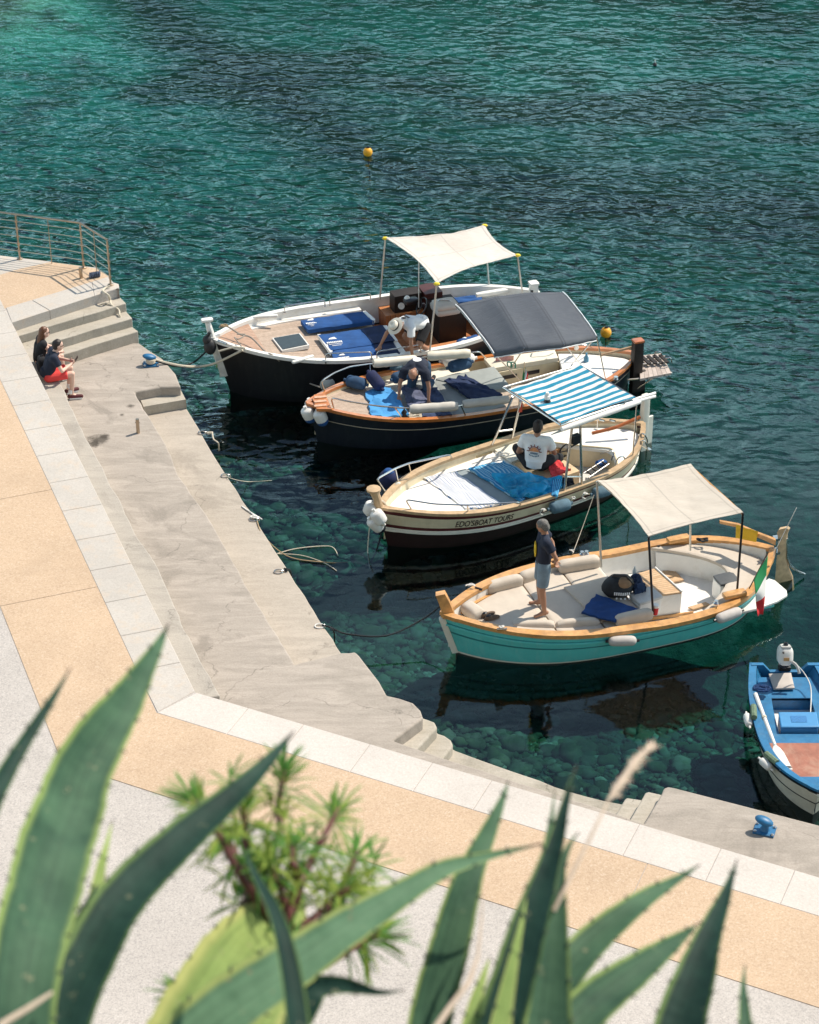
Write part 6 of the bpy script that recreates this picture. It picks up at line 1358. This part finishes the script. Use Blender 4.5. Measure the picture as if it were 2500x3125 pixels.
        if kind=='ring':
            mb=MB(); 
            for s_ in(1,-1): mb.ball(T(hd+hs*s_*.072-hf*.035-hu*.005),(.05*sc,.016*sc,.045*sc),HMw,10)
            mb.ball(T(hd-hf*.082-hu*.02),(.022*sc,.06*sc,.045*sc),HMw,10)
        if kind!='ring':
            # open the face: keep only what lies behind / above the hairline
            h_=remesh('hair',mb,m_,r,.009*sc,2); bm=bmesh.new(); bm.from_mesh(h_.data); dead=[]
            I3=HM.transposed(); base=hd*sc
            for v in bm.verts:
                l=I3@(v.co-base)
                if l.x>.055*sc and l.z<.05*sc: dead.append(v)
                elif l.x>.0*sc and l.z<-.0*sc and abs(l.y)<.2*sc and kind!='long': dead.append(v)
            bmesh.ops.delete(bm,geom=dead,context='VERTS'); bm.to_mesh(h_.data); bm.free()
        else: remesh('hair',mb,m_,r,.007*sc,2)
    return r,T,HMw,hd,hf,hs,hu,sc
def glasses(P_,m=None,big=.022):
    r,T,HMw,hd,hf,hs,hu,sc=P_; mb=MB()
    for s_ in(1,-1): mb.ball(T(hd+hf*.094+hs*s_*.033+hu*.012),(.008*sc,.028*sc,big*sc),HMw,10); mb.tube([T(hd+hf*.09+hs*s_*.06+hu*.014),T(hd+hs*s_*.083+hu*.01)],.004,5)
    mb.tube([T(hd+hf*.098-hs*.03+hu*.014),T(hd+hf*.098+hs*.03+hu*.014)],.005,5); obj('glasses',mb,m or glass,r)
# standing man on the turquoise boat (faces the bow, hands behind the back)
za_=B4 and .575
fL=at(*px4(507,665,.56)); fR=at(*px4(552,715,.56)); base=(fL+fR)/2; base.z=.555
J=dict(pelvis=(0,0,.93),chest=(.0,0,1.24),neck=(-.01,0,1.47),head=(.035,.0,1.60),hface=(.8,-.45,.05),shL=(-.01,.19,1.41),shR=(-.01,-.19,1.41),elL=(-.16,.25,1.13),haL=(-.17,.06,.95),elR=(-.17,-.24,1.13),haR=(-.20,-.02,.93),gripL=(-.3,-1,0),gripR=(-.3,1,0),
 hipL=(0,.09,.88),hipR=(0,-.09,.88),knL=(.03,.14,.47),anL=(-.01,.18,.075),toL=(.15,.20,.03),knR=(.03,-.12,.47),anR=(.0,-.15,.075),toR=(.16,-.17,.03))
J['anL']=(-.02,.16,.075);J['toL']=(.14,.22,.03)
pm=person(base,R(186),J,'man standing barefoot on the turquoise boat in navy T-shirt and denim shorts',skin2,[('shirt',navys,dict(sleeve=.55,name='t_shirt')),('legs',denim,dict(len=.82,w=.02))],('short',hairg),sc=1.04)
T=pm[1]; mb=MB()
mb.ball(T((.137,.0,1.18)),(.02,.07,.16),FR[pm[0]].to_3x3(),10); obj('shirt_print',mb,mat('yellow print',(.70,.45,.02),.8,var=.5,vs=20),pm[0])
# seated couple on the step: they face across the landing
nrm=V((-perp.x,-perp.y,0)) if perp.x<0 else V((perp.x,perp.y,0)); fang=math.atan2(nrm.y,nrm.x)
def seat(x,y): 
    p=at(x,y,LS2); return p
sm_=seat(146,1158)
J=dict(pelvis=(0,0,.12),chest=(.10,0,.40),neck=(.19,0,.60),head=(.26,0,.72),hface=(1,.1,-.45),hup=(.15,0,1),shL=(.15,.19,.55),shR=(.15,-.19,.55),elL=(.28,.27,.30),haL=(.47,.08,.32),elR=(.27,-.27,.29),haR=(.47,-.06,.30),gripL=(0,-1,.2),gripR=(0,1,.2),
 hipL=(.02,.09,.10),hipR=(.02,-.09,.10),knL=(.47,.14,.13),anL=(.40,.14,-.34),toL=(.56,.18,-.39),knR=(.47,-.13,.13),anR=(.43,-.11,-.34),toR=(.60,-.13,-.39))
pr=person(sm_,fang-R(6),J,'dark haired man in navy shirt and red shorts sitting with a phone',skinp,[('shirt',navys,dict(sleeve=.6,name='polo_shirt',loose=1)),('legs',mat('coral red cotton',(.72,.06,.055),.85,var=.08),dict(len=.80)),('shoes',mat('maroon suede',(.10,.02,.025),.8,var=.3),{})],('short',hairb),sc=.98)
glasses(pr,mat('thin dark frames',(.05,.03,.02),.3),.010)
T=pr[1]; obj('phone',MB().rbox(T((.60,.01,.36)),(.012,.075,.15),.005,M=FR[pr[0]].to_3x3()@Matrix.Rotation(R(-50),3,'Y'),n=2),black,pr[0]) if False else thing('phone',MB().rbox(T((.585,.012,.365)),(.012,.072,.145),.005,M=FR[pr[0]].to_3x3()@Matrix.Rotation(R(35),3,'Y'),n=2),black,'black phone held in both hands by the seated man','phone')
mb=MB()
for s_ in(.11,-.11): mb.tube([T((.40,s_*1.1,-.30)),T((.42,s_*1.1,-.22))],.045,10)
obj('socks',mb,whites,pr[0])
sw_=sm_+dL*-.66+nrm*-.02
J=dict(pelvis=(0,0,.12),chest=(.06,0,.38),neck=(.12,0,.57),head=(.17,0,.71),hface=(1,0,-.25),hup=(.1,0,1),shL=(.10,.16,.53),shR=(.10,-.16,.53),elL=(.24,.20,.30),haL=(.42,.10,.25),elR=(.24,-.21,.30),haR=(.43,-.06,.24),
 hipL=(.02,.08,.10),hipR=(.02,-.08,.10),knL=(.46,.09,.16),anL=(.42,.10,-.33),toL=(.57,.12,-.39),knR=(.45,-.08,.15),anR=(.48,-.03,-.33),toR=(.62,.0,-.39))
pw=person(sw_,fang+R(2),J,'woman with long auburn hair and sunglasses in a sleeveless black top sitting behind the man',skinp,[('shirt',blacks,dict(sleeve=0,name='sleeveless_top')),('legs',denimd,dict(len=.35)),('shoes',mat('brown sandal',(.15,.06,.04),.7),{})],('long',hairbr),sc=.95)
glasses(pw,black,.019)
# backpack between them
bp_=sm_+dL*-.33+nrm*-.02; r_=empty('backpack',bp_,'small black rucksack standing on the step between the seated couple','backpack'); obj('body',MB().rbox(bp_+V((0,0,.16)),(.16,.24,.32),.06,rz=fang,puff=.02,n=8,nz=.02),blacks,r_); obj('pocket',MB().rbox(bp_+V((.0,0,.10))-nrm*.06,(.08,.18,.16),.04,rz=fang,n=6),navys,r_); obj('handle',MB().tube(bez([bp_+V((0,0,.31)),bp_+V((-.02,0,.37)),bp_+V((.03,.02,.37)),bp_+V((.03,.02,.31))]),.012,6),black,r_)
# man with hat, bending on the black boat
AH=R(222); pv=at(1288,985,.79+.63); base=pv-Matrix.Rotation(AH,3,'Z')@V((-.10,0,.63)); base.z=.79
J=dict(pelvis=(-.10,0,.60),chest=(.22,0,.72),neck=(.42,0,.74),head=(.55,.0,.73),hup=(.75,0,.65),hface=(.5,0,-.85),shL=(.36,.19,.70),shR=(.36,-.19,.70),elL=(.42,.26,.40),haL=(.40,.28,.16),elR=(.56,-.28,.50),haR=(.66,-.34,.26),gripL=(1,0,0),gripR=(1,0,0),
 hipL=(-.10,.10,.55),hipR=(-.10,-.10,.55),knL=(.16,.20,.30),anL=(-.14,.18,.07),toL=(.02,.20,.03),knR=(.20,-.16,.36),anR=(-.02,-.20,.07),toR=(.14,-.22,.03))
ph=person(base,AH,J,'crouching man in straw hat and white T-shirt on the black boat',skin2,[('shirt',whites,dict(sleeve=.5,name='t_shirt',loose=1)),('legs',blacks,dict(len=.85))],('short',hairb),sc=1.05)
r,T,HMw,hd,hf,hs,hu,sc=ph; hm=mat('straw hat',(.70,.64,.54),.8,var=.08,bs=.4,bsc=80)
hat=obj('hat',MB().lathe(T(hd+hu*.055),[(.02,-.01),(.105,-.008),(.175,-.012),(.18,.0),(.105,.012),(.1,.07),(.085,.115),(.05,.118),(.02,.10)],24,HMw),hm,r); obj('hat_band',MB().lathe(T(hd+hu*.055),[(.104,.012),(.108,.014),(.105,.045),(.1,.047)],24,HMw),black,hat)
mb=MB(); 
fr=(V((.30,0,.85)))
for i in range(5): mb.box(T((.30+.0*i,-.06+.03*i,.868)),(.05,.018,.006),M=FR[r].to_3x3())
mb.lathe(T((.38,0,.862)),[(.03,0),(.045,0),(.045,.006),(.03,.006)],14,FR[r].to_3x3()); obj('shirt_print',mb,blacks,r)
thing('cup',MB().lathe(at(*p5(262,452,.80)),[(.03,0),(.035,.03),(.03,.05)],10),whites,'small white cup on the planking by the crouching man','cup')
# bald man on the orange railed boat, leaning on his hands
base=at(*p5(560,1180,.60)); base.z=.62
J=dict(pelvis=(-.22,0,.52),chest=(.06,0,.60),neck=(.25,0,.61),head=(.385,.0,.61),hup=(.75,0,.55),hface=(.5,0,-.8),shL=(.20,.20,.56),shR=(.20,-.20,.56),elL=(.28,.27,.32),haL=(.36,.28,.10),elR=(.26,-.27,.32),haR=(.34,-.27,.10),gripL=(1,0,0),gripR=(1,0,0),
 hipL=(-.24,.09,.46),hipR=(-.24,-.09,.46),knL=(-.10,.16,.07),anL=(-.48,.18,.06),toL=(-.62,.18,.04),knR=(-.10,-.14,.07),anR=(-.48,-.16,.06),toR=(-.62,-.16,.04))
pb2=person(base+V((-.04,-.42,0)),R(258),J,'bald man in dark T-shirt kneeling on all fours on the orange railed boat',skin2,[('shirt',navys,dict(sleeve=.55,name='t_shirt')),('legs',denimd,dict(len=1.85,name='jeans')),('shoes',blacks,{})],('ring',hairg),sc=1.08)
glasses(pb2,black); r,T=pb2[0],pb2[1]; obj('shirt_print',MB().lathe(T((.02,0,.715)),[(.0,0),(.085,0),(.085,.008),(.0,.008)],20,FR[r].to_3x3()),whites,r)
# seated person on the cream boat seen from behind
base=at(*p3(1005,662,.52)); base.z=.515
J=dict(pelvis=(0,0,.12),chest=(.05,0,.40),neck=(.09,0,.61),head=(.15,0,.74),hface=(.9,-.1,-.45),hup=(.25,0,1),shL=(.08,.20,.55),shR=(.08,-.20,.55),elL=(.06,.30,.28),haL=(.26,.20,.17),elR=(.14,-.30,.30),haR=(.33,-.20,.22),
 hipL=(.02,.10,.11),hipR=(.02,-.10,.11),knL=(.30,.38,.20),anL=(.46,.06,.08),toL=(.52,-.08,.05),knR=(.34,-.34,.10),anR=(.22,-.05,.08),toR=(.26,.12,.05))
pc=person(base,R(75),J,'person in white T-shirt with ship wheel print sitting on the cream boat, back turned',skin2,[('shirt',whites,dict(sleeve=.6,name='t_shirt',loose=1)),('legs',blacks,dict(len=1.8,name='trousers'))],('short',hairb),sc=1.12)
r,T=pc[0],pc[1]; Mb=FR[r].to_3x3()@Matrix.Rotation(R(-82),3,'Y')
def onback(y,z): return T((-.092+.10*(z-.40)/.28*.6,y,z))
bc=V((-.100,0,.42)); mb=MB(); rp=lambda a,rr:T((-.098+.22*(math.sin(a)*rr)*.3+.03*0,math.cos(a)*rr,.42+math.sin(a)*rr))
M2=[]
for a in range(0,19): M2.append(rp(math.pi*a/18,.085)+(FR[r].to_3x3()@V((-.012,0,0))))
mb.tube(M2,.008,6)
for a in range(7):
    A_=math.pi*a/6; mb.tube([rp(A_,.085)+(FR[r].to_3x3()@V((-.014,0,0))),rp(A_,.125)+(FR[r].to_3x3()@V((-.01,0,0)))],.009,6)
obj('wheel_print',mb,mat('print brown',(.20,.06,.05),.8),r)
pf=MB(); pf.add([rp(math.pi*a/12,.075)+(FR[r].to_3x3()@V((-.02,0,0))) for a in range(13)],[tuple(range(13))]); obj('sunset_print',pf,mat('print orange',(.62,.27,.12),.8,var=.3,vs=20),r,smooth=False)
pf=MB()
for q_ in range(7): pf.box(T((-.125,.075-.025*q_,.355-.02*math.sin(q_*.52+.0))),(.008,.018,.022),M=FR[r].to_3x3())
for q_ in range(3): pf.box(T((-.122,0,.40-.012*q_)),(.008,.14,.006),M=FR[r].to_3x3())
obj('lettering',pf,mat('print blue',(.06,.16,.24),.8),r,smooth=False)
# ------------------------------------------------------------------ foreground plants on the hillside
def agave_mat(name,a,b,edge,trans=.12,spots=False):
    t=NT(name); co=t.coord(); u=t.coord('UV'); s=t.n('SeparateXYZ'); t.l(u,s.inputs[0])
    n1=t.noise(co,5,5,.6,.6); n2=t.noise(t.coord(sc=(9,9,2)),3,4,.6)
    c=t.ramp(n1,[(.3,a),(.68,b)]); c=t.mix(t.math('MULTIPLY',t.ramp(n2,[(.45,(0,0,0)),(.7,(1,1,1))]),.45),c,tuple(q*1.15 for q in b))
    st=t.noise(t.coord('UV',sc=(46,1.1,1)),1,4,.6); c=t.mix(t.ramp(st,[(.35,(.5,.5,.5)),(.6,(0,0,0))]),c,tuple(q*.55 for q in a))
    bl=t.noise(co,2.2,5,.65,.8); c=t.mix(t.ramp(bl,[(.45,(0,0,0)),(.7,(.75,.75,.75))]),c,tuple(min(1,q*1.3+.01) for q in b))
    sc1=t.noise(co,38,3,.7); c=t.mix(t.ramp(sc1,[(.66,(0,0,0)),(.70,(.5,.5,.5))]),c,(.30,.27,.16))
    ed=t.math('ABSOLUTE',t.math('SUBTRACT',s.outputs[0],.25)); 
    c=t.mix(t.ramp(s.outputs[2],[(0,(0,0,0)),(1,(0,0,0))]),c,edge)
    m_=t.ramp(s.outputs[0],[(.0,(1,1,1)),(.05,(0,0,0)),(.45,(0,0,0)),(.5,(1,1,1)),(.55,(0,0,0)),(.95,(0,0,0)),(1,(1,1,1))]); c=t.mix(m_,c,edge)
    tip=t.ramp(s.outputs[1],[(.93,(0,0,0)),(.985,(1,1,1))]); c=t.mix(tip,c,(.05,.03,.025))
    if spots: c=t.mix(t.ramp(t.noise(co,26,3,.6),[(.66,(0,0,0)),(.70,(.6,.6,.6))]),c,(.34,.15,.10))
    t.l(c,t.b.inputs['Base Color']); t.b.inputs['Roughness'].default_value=.62; t.b.inputs['Specular IOR Level'].default_value=.15
    t.bump(n1,.3,.01)
    tr=t.n('BsdfTranslucent'); t.l(c,tr.inputs[0]); mx=t.n('MixShader'); mx.inputs[0].default_value=trans; t.l(t.b.outputs[0],mx.inputs[1]); t.l(tr.outputs[0],mx.inputs[2]); t.l(mx.outputs[0],t.out.inputs[0]); return t.m
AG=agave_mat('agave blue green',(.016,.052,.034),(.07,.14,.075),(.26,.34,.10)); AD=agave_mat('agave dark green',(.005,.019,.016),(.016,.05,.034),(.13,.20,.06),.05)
AY=agave_mat('agave yellow green',(.20,.30,.085),(.33,.42,.13),(.5,.5,.18),.3); AS=agave_mat('agave spotted',(.065,.15,.08),(.13,.23,.13),(.36,.40,.12),.15,True)
spine=mat('agave tooth',(.045,.06,.03),.6)
def leaf(root,pts,d0,d1,m,roll=0.0,teeth=True,fold=.28,thick=.16,seed=0):
    # pts: photo pixels with half width, from base to tip; each is given its own distance along its sight line
    n=len(pts); ctl=[(atd(x,y,d0+(d1-d0)*i/(n-1)),w_*(d0+(d1-d0)*i/(n-1))/FP) for i,(x,y,w_) in enumerate(pts)]
    cs=[];K=14
    for i in range(n-1):
        a,b_,c_,d=ctl[max(i-1,0)],ctl[i],ctl[i+1],ctl[min(i+2,n-1)]
        for k_ in range(K):
            t=k_/K; cs.append((cr(a[0],b_[0],c_[0],d[0],t),max(.0015,cr(a[1],b_[1],c_[1],d[1],t))))
    L_=0; c2=[]
    for i,(p,w_) in enumerate(cs):
        if i: L_+=(p-cs[i-1][0]).length
        c2.append((p,w_*.86*(1+(.035*((L_/.052)%1)**2 if teeth else 0))))
    cs=c2; cs.append((ctl[-1][0],.0015)); rows=[]; N=12; tooth=MB(); acc=0; rnd=random.Random(seed+len(pts)); nextt=.03
    for i,(p,w_) in enumerate(cs):
        t=(cs[min(i+1,len(cs)-1)][0]-cs[max(i-1,0)][0]).normalized(); vw=(p-V((0,0,H))).normalized()
        s_=t.cross(vw).normalized(); nn=s_.cross(t).normalized()       # nn points away/towards the viewer
        if nn.dot(vw)>0: nn=-nn
        s_=(Matrix.Rotation(roll,3,t)@s_); nn=(Matrix.Rotation(roll,3,t)@nn)
        s_=s_/max(.35,abs(math.cos(roll)))
        r_=[]
        for j in range(2*N):
            a=j/N                       # 0..1 upper face, 1..2 lower face
            if a<=1: u=-1+2*a; h=-fold*(1-u*u)*w_+0*abs(u)
            else: u=1-2*(a-1); h=-fold*(1-u*u)*w_-thick*2*w_*(1-u*u)**.6*min(1,1.0)
            h+=w_*.02*noise.noise(V((i*.3,u*2,seed)))
            r_.append(p+s_*(u*w_)+nn*h)
        rows.append(r_)
        if i: acc+=(cs[i][0]-cs[i-1][0]).length
        if teeth and acc>nextt and i<len(cs)-10:
            nextt=acc+.042+.035*rnd.random()
            for sg in(1,-1):
                q=p+s_*sg*w_; tooth.tube([q-s_*sg*.002-t*.002,q+s_*sg*.004+t*.003],[.0028,.0005],4)
    mb=MB().grid(rows,closed=True,cap=True)
    if tooth.v: mb.add(tooth.v,tooth.f,1)
    lf=obj('leaf',mb,[m,spine],root,auto=60)
    return lf
def Lf(o,s,pts): return [(o[0]+x/s,o[1]+y/s,w_/s/2) for x,y,w_ in pts]
O4=((0,1900),1.327);O3=((1000,1900),1.15)
r_=empty('agave_plant',atd(120,3420,2.95)-V((0,0,.15)),'big agave filling the bottom left corner, with broad blue green leaves','agave','agaves on the slope'); r1=r_
leaf(r_,Lf(*O4,[(60,1900,330),(90,1500,330),(130,1250,345),(175,1100,350),(228,900,352),(285,750,325),(335,600,290),(420,450,245),(503,330,182),(580,200,110),(645,85,48),(684,2,4)]),2.6,3.25,AG,.25)
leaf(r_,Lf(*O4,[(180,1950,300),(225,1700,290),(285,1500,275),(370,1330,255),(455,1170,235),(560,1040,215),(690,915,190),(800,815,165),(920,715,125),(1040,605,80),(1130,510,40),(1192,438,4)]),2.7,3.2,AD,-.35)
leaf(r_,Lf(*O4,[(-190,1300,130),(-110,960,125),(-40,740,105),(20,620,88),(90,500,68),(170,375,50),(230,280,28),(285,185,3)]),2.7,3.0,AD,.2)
leaf(r_,Lf(*O4,[(250,1900,150),(300,1550,140),(345,1300,110),(385,1120,70),(412,980,44),(435,890,22),(456,800,3)]),2.9,3.2,AY,.3,seed=4)
leaf(r_,Lf(*O4,[(120,2000,160),(180,1700,170),(260,1450,160),(330,1250,110),(370,1130,50),(392,1060,6)]),2.75,2.95,AD,.5,seed=6)
r_=empty('agave_plant',atd(800,3480,3.05)-V((0,0,.15)),'agave with a wide yellow green leaf and a pale spotted leaf','agave','agaves on the slope'); r2=r_
leaf(r_,Lf(*O4,[(780,2000,620),(840,1750,620),(930,1550,560),(1010,1400,500),(1080,1290,400),(1150,1200,260),(1200,1130,120),(1225,1080,10)]),3.0,3.45,AY,.2,fold=.12,thick=.05)
leaf(r_,Lf(*O4,[(520,2000,260),(700,1760,290),(880,1590,290),(1060,1460,265),(1230,1350,230),(1390,1240,190),(1540,1150,155),(1660,1075,120),(1790,1000,90),(1900,965,60),(2020,935,35),(2200,895,4)]),2.8,3.2,AS,-.30)
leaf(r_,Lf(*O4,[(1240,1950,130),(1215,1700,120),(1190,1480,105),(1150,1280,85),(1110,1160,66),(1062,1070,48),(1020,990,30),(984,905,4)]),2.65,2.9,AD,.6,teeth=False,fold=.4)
leaf(r_,Lf(*O4,[(1150,1720,120),(1240,1560,120),(1290,1480,105),(1380,1468,82),(1450,1480,58),(1520,1496,34),(1580,1497,18),(1640,1490,3)]),2.9,3.0,AD,.1,seed=7)
r_=empty('agave_plant',atd(1500,3480,3.1)-V((0,0,.15)),'tall agave right of the centre with dark upright leaves','agave','agaves on the slope'); r3=r_
leaf(r_,Lf(*O3,[(320,1750,180),(345,1500,180),(375,1330,175),(425,1150,165),(470,980,142),(510,860,108),(550,770,80),(590,680,50),(618,610,24),(636,552,3)]),3.1,3.4,AG,.45)
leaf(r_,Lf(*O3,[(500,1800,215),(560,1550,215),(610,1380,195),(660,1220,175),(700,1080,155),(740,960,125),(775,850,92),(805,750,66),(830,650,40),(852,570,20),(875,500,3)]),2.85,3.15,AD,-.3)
leaf(r_,Lf(*O3,[(640,1800,150),(690,1500,140),(720,1250,105),(745,1050,80),(762,880,55),(778,750,32),(790,660,14),(797,590,3)]),2.95,3.25,AG,.5,seed=3)
leaf(r_,Lf(*O3,[(760,1800,220),(770,1500,215),(778,1330,180),(790,1180,140),(800,1040,100),(808,930,66),(822,850,40),(850,780,20),(882,735,3)]),2.9,3.1,AG,.2,seed=9)
leaf(r_,Lf(*O3,[(620,1560,150),(700,1420,160),(800,1280,160),(870,1180,150),(950,1095,130),(1060,1005,98),(1130,955,72),(1200,915,45),(1260,880,22),(1308,848,3)]),3.0,3.35,AG,-.45)
leaf(r_,Lf(*O3,[(700,1640,190),(790,1500,200),(870,1400,190),(960,1310,175),(1060,1235,145),(1140,1175,108),(1210,1125,70),(1260,1088,36),(1302,1056,3)]),2.9,3.2,AG,-.25,seed=2)
leaf(r_,Lf(*O3,[(430,1750,80),(480,1500,75),(515,1350,55),(545,1250,30),(570,1175,4)]),3.1,3.3,AY,.4,seed=5)
leaf(r_,Lf(*O3,[(560,1800,120),(590,1560,120),(615,1380,80),(650,1200,46),(680,1060,20),(700,960,4)]),2.8,2.95,AY,.7,seed=11)
r_=empty('agave_plant',atd(2180,3480,3.1)-V((0,0,.15)),'agave at the bottom right with two dark pointed leaves','agave','agaves on the slope'); r4=r_
leaf(r_,Lf(*O3,[(1180,1750,230),(1210,1550,225),(1245,1380,200),(1290,1240,165),(1325,1130,120),(1360,1040,84),(1390,970,56),(1415,900,28),(1438,830,3)]),2.95,3.3,AD,-.2)
leaf(r_,Lf(*O3,[(1490,1750,90),(1478,1550,78),(1468,1420,58),(1462,1330,40),(1460,1265,20),(1466,1200,3)]),3.1,3.3,AG,.3,seed=3)
leaf(r_,Lf(*O3,[(1120,1750,150),(1200,1500,120),(1255,1300,80),(1290,1180,46),(1325,1080,22),(1345,1020,3)]),3.15,3.4,AD,.4,seed=8)
# flowering spurge with whorls of narrow leaves
sh_=empty('shrub',atd(850,3420,3.35)-V((0,0,.1)),'spurge with dark red stems and whorls of narrow green leaves between the agaves','shrub')
LG=[agave_mat('spurge green',(.055,.18,.03),(.13,.31,.055),(.2,.35,.1),.35),agave_mat('spurge yellow',(.17,.28,.04),(.30,.37,.07),(.4,.4,.1),.35)]; stm=mat('red brown stem',(.10,.025,.018),.6,var=.3,vs=20)
def bleaf(mb,p,d,l,w_):
    d=d.normalized(); s_=d.cross(V((0,0,1))); s_=s_.normalized() if s_.length>.05 else V((1,0,0)); u=s_.cross(d)
    rows=[]
    for t,k_ in((0,.3),(.3,.9),(.6,1),(.85,.6),(1,.05)):
        q=p+d*l*t-u*0+V((0,0,-.25*l*t*t)); rows.append([q-s_*w_*k_,q+u*w_*.25*k_,q+s_*w_*k_])
    mb.grid(rows)
def whorl(c,n,l,w_,m,up=V((0,0,1)),spread=1.0,seed=0,layers=3,name='leaves'):
    rnd=random.Random(seed); mb=MB(); up=up.normalized(); a0=up.orthogonal().normalized(); b0=up.cross(a0)
    for k_ in range(layers):
        for i in range(n):
            a=i*2*math.pi/n+k_*.7+rnd.uniform(-.2,.2); e_=.15+.5*k_/max(layers-1,1)+rnd.uniform(-.12,.12)
            d=(a0*math.cos(a)+b0*math.sin(a))*math.cos(1.35-e_*1.6*spread)+up*math.sin(1.35-e_*1.6*spread)
            bleaf(mb,c-up*k_*l*.28,d,l*rnd.uniform(.75,1.15),w_)
    return obj(name,mb,m,sh_,auto=60)
def sp4(x,y,d): return atd(x/1.327,1900+y/1.327,d)
stems=[((1020,1060,3.35),(1128,860,3.4),(1128,760,3.42),(1150,600,3.45),0),((1150,1250,3.3),(1250,980,3.4),(1310,870,3.42),(1372,755,3.5),0),((1200,1250,3.3),(1370,1120,3.45),(1410,1030,3.5),(1448,930,3.55),0),((1040,1150,3.35),(1000,950,3.3),(990,830,3.3),(985,740,3.3),1),((1020,1100,3.35),(930,900,3.4),(850,780,3.4),(776,712,3.4),0),((1100,1200,3.3),(960,1000,3.25),(900,880,3.25),(850,820,3.25),1),((1150,1250,3.3),(1200,1080,3.35),(1190,980,3.3),(1180,900,3.35),0),((1200,1300,3.25),(1330,1150,3.3),(1380,1100,3.3),(1420,1080,3.3),1),((880,1540,3.2),(840,1545,3.2),(790,1530,3.2),(765,1515,3.2),0),((1300,1400,3.3),(1420,1320,3.35),(1480,1290,3.4),(1530,1270,3.4),0),((1180,1250,3.3),(1150,1120,3.3),(1120,1050,3.3),(1090,980,3.3),1)]
for i,(a,b_,c_,d,g_) in enumerate(stems):
    P_=[sp4(*q) for q in(a,b_,c_,d)]; obj('stem',MB().tube([cr(P_[max(k_-1,0)],P_[k_],P_[min(k_+1,3)],P_[min(k_+2,3)],t/5) for k_ in range(3) for t in range(5)]+[P_[3]],[.007]*6+[.006]*5+[.005]*5,8),stm,sh_)
    ax=(P_[3]-P_[2]).normalized(); whorl(P_[3],8,.070,.0023,LG[g_],ax,1,i,3)
    for t in(.15,.35,.55,.7,.88): whorl(P_[2].lerp(P_[3],t) if t>.5 else P_[1].lerp(P_[2],.5),6,.058,.0020,LG[(i+int(t*3))%2],ax,1.5,i+50,2)
obj('stem',MB().tube([sp4(840,1490,3.2),sp4(900,1380,3.22),sp4(960,1250,3.26),sp4(1010,1120,3.32),sp4(1020,1060,3.35),sp4(1050,960,3.36)],.011,8),stm,sh_)
obj('stem',MB().tube([sp4(1180,1700,3.2),sp4(1170,1400,3.25),sp4(1150,1250,3.3),sp4(1200,1100,3.32)],.010,8),stm,sh_)
rnd=random.Random(5)
for i in range(40):
    x=rnd.gauss(1150,170); y=rnd.gauss(1010,110)+(x-1150)*.18
    whorl(sp4(x,y,rnd.uniform(3.25,3.55)),6,.05,.0024,LG[0 if rnd.random()<.62 else 1],V((rnd.uniform(-.5,.5),rnd.uniform(-.5,.2),1)),1.3,i+100,2)
# dry stalks
dg_=mat('dry grass',(.55,.43,.33),.9,var=.2,vs=20,trans=.2)
def stalk(pts,ws,label,d=3.2,plume=False):
    P_=[atd(x,y,d+.05*i) for i,(x,y) in enumerate(pts)]; e_=empty('dry_grass_stalk',P_[0],label,'dry grass stalk'); obj('stalk',MB().tube(P_,[w_*d/FP for w_ in ws],7),dg_,e_)
    if plume:
        mb=MB(); rnd=random.Random(3)
        for i in range(220):
            t=rnd.random(); k_=min(int(t*(len(P_)-1)),len(P_)-2); q=P_[k_].lerp(P_[k_+1],t*(len(P_)-1)-k_); dd=(P_[-1]-P_[0]).normalized(); bleaf(mb,q,dd+V((rnd.uniform(-.5,.5),rnd.uniform(-.5,.5),rnd.uniform(-.3,.3))),.025,.0012)
        obj('plume',mb,dg_,e_)
stalk([(1690,2780),(1787,2587),(1830,2500),(1857,2443)],[7,6,5,4],'pale dry stalk leaning right between the upright agave leaves',3.0)
stalk([(1857,2443),(1895,2390),(1935,2330),(1991,2274)],[6,13,12,4],'feathery pale grass head in front of the water below the turquoise boat',3.15,True)
stalk([(1300,3180),(1370,3080),(1430,3000),(1458,2920),(1470,2800),(1472,2740)],[10,10,9,6,4,2],'curved dry stalk crossing the dark leaf at the bottom centre',2.8)
stalk([(-60,3180),(15,3120),(90,3075),(158,3030)],[12,11,10,6],'pale dry stalk in the bottom left corner',2.5)
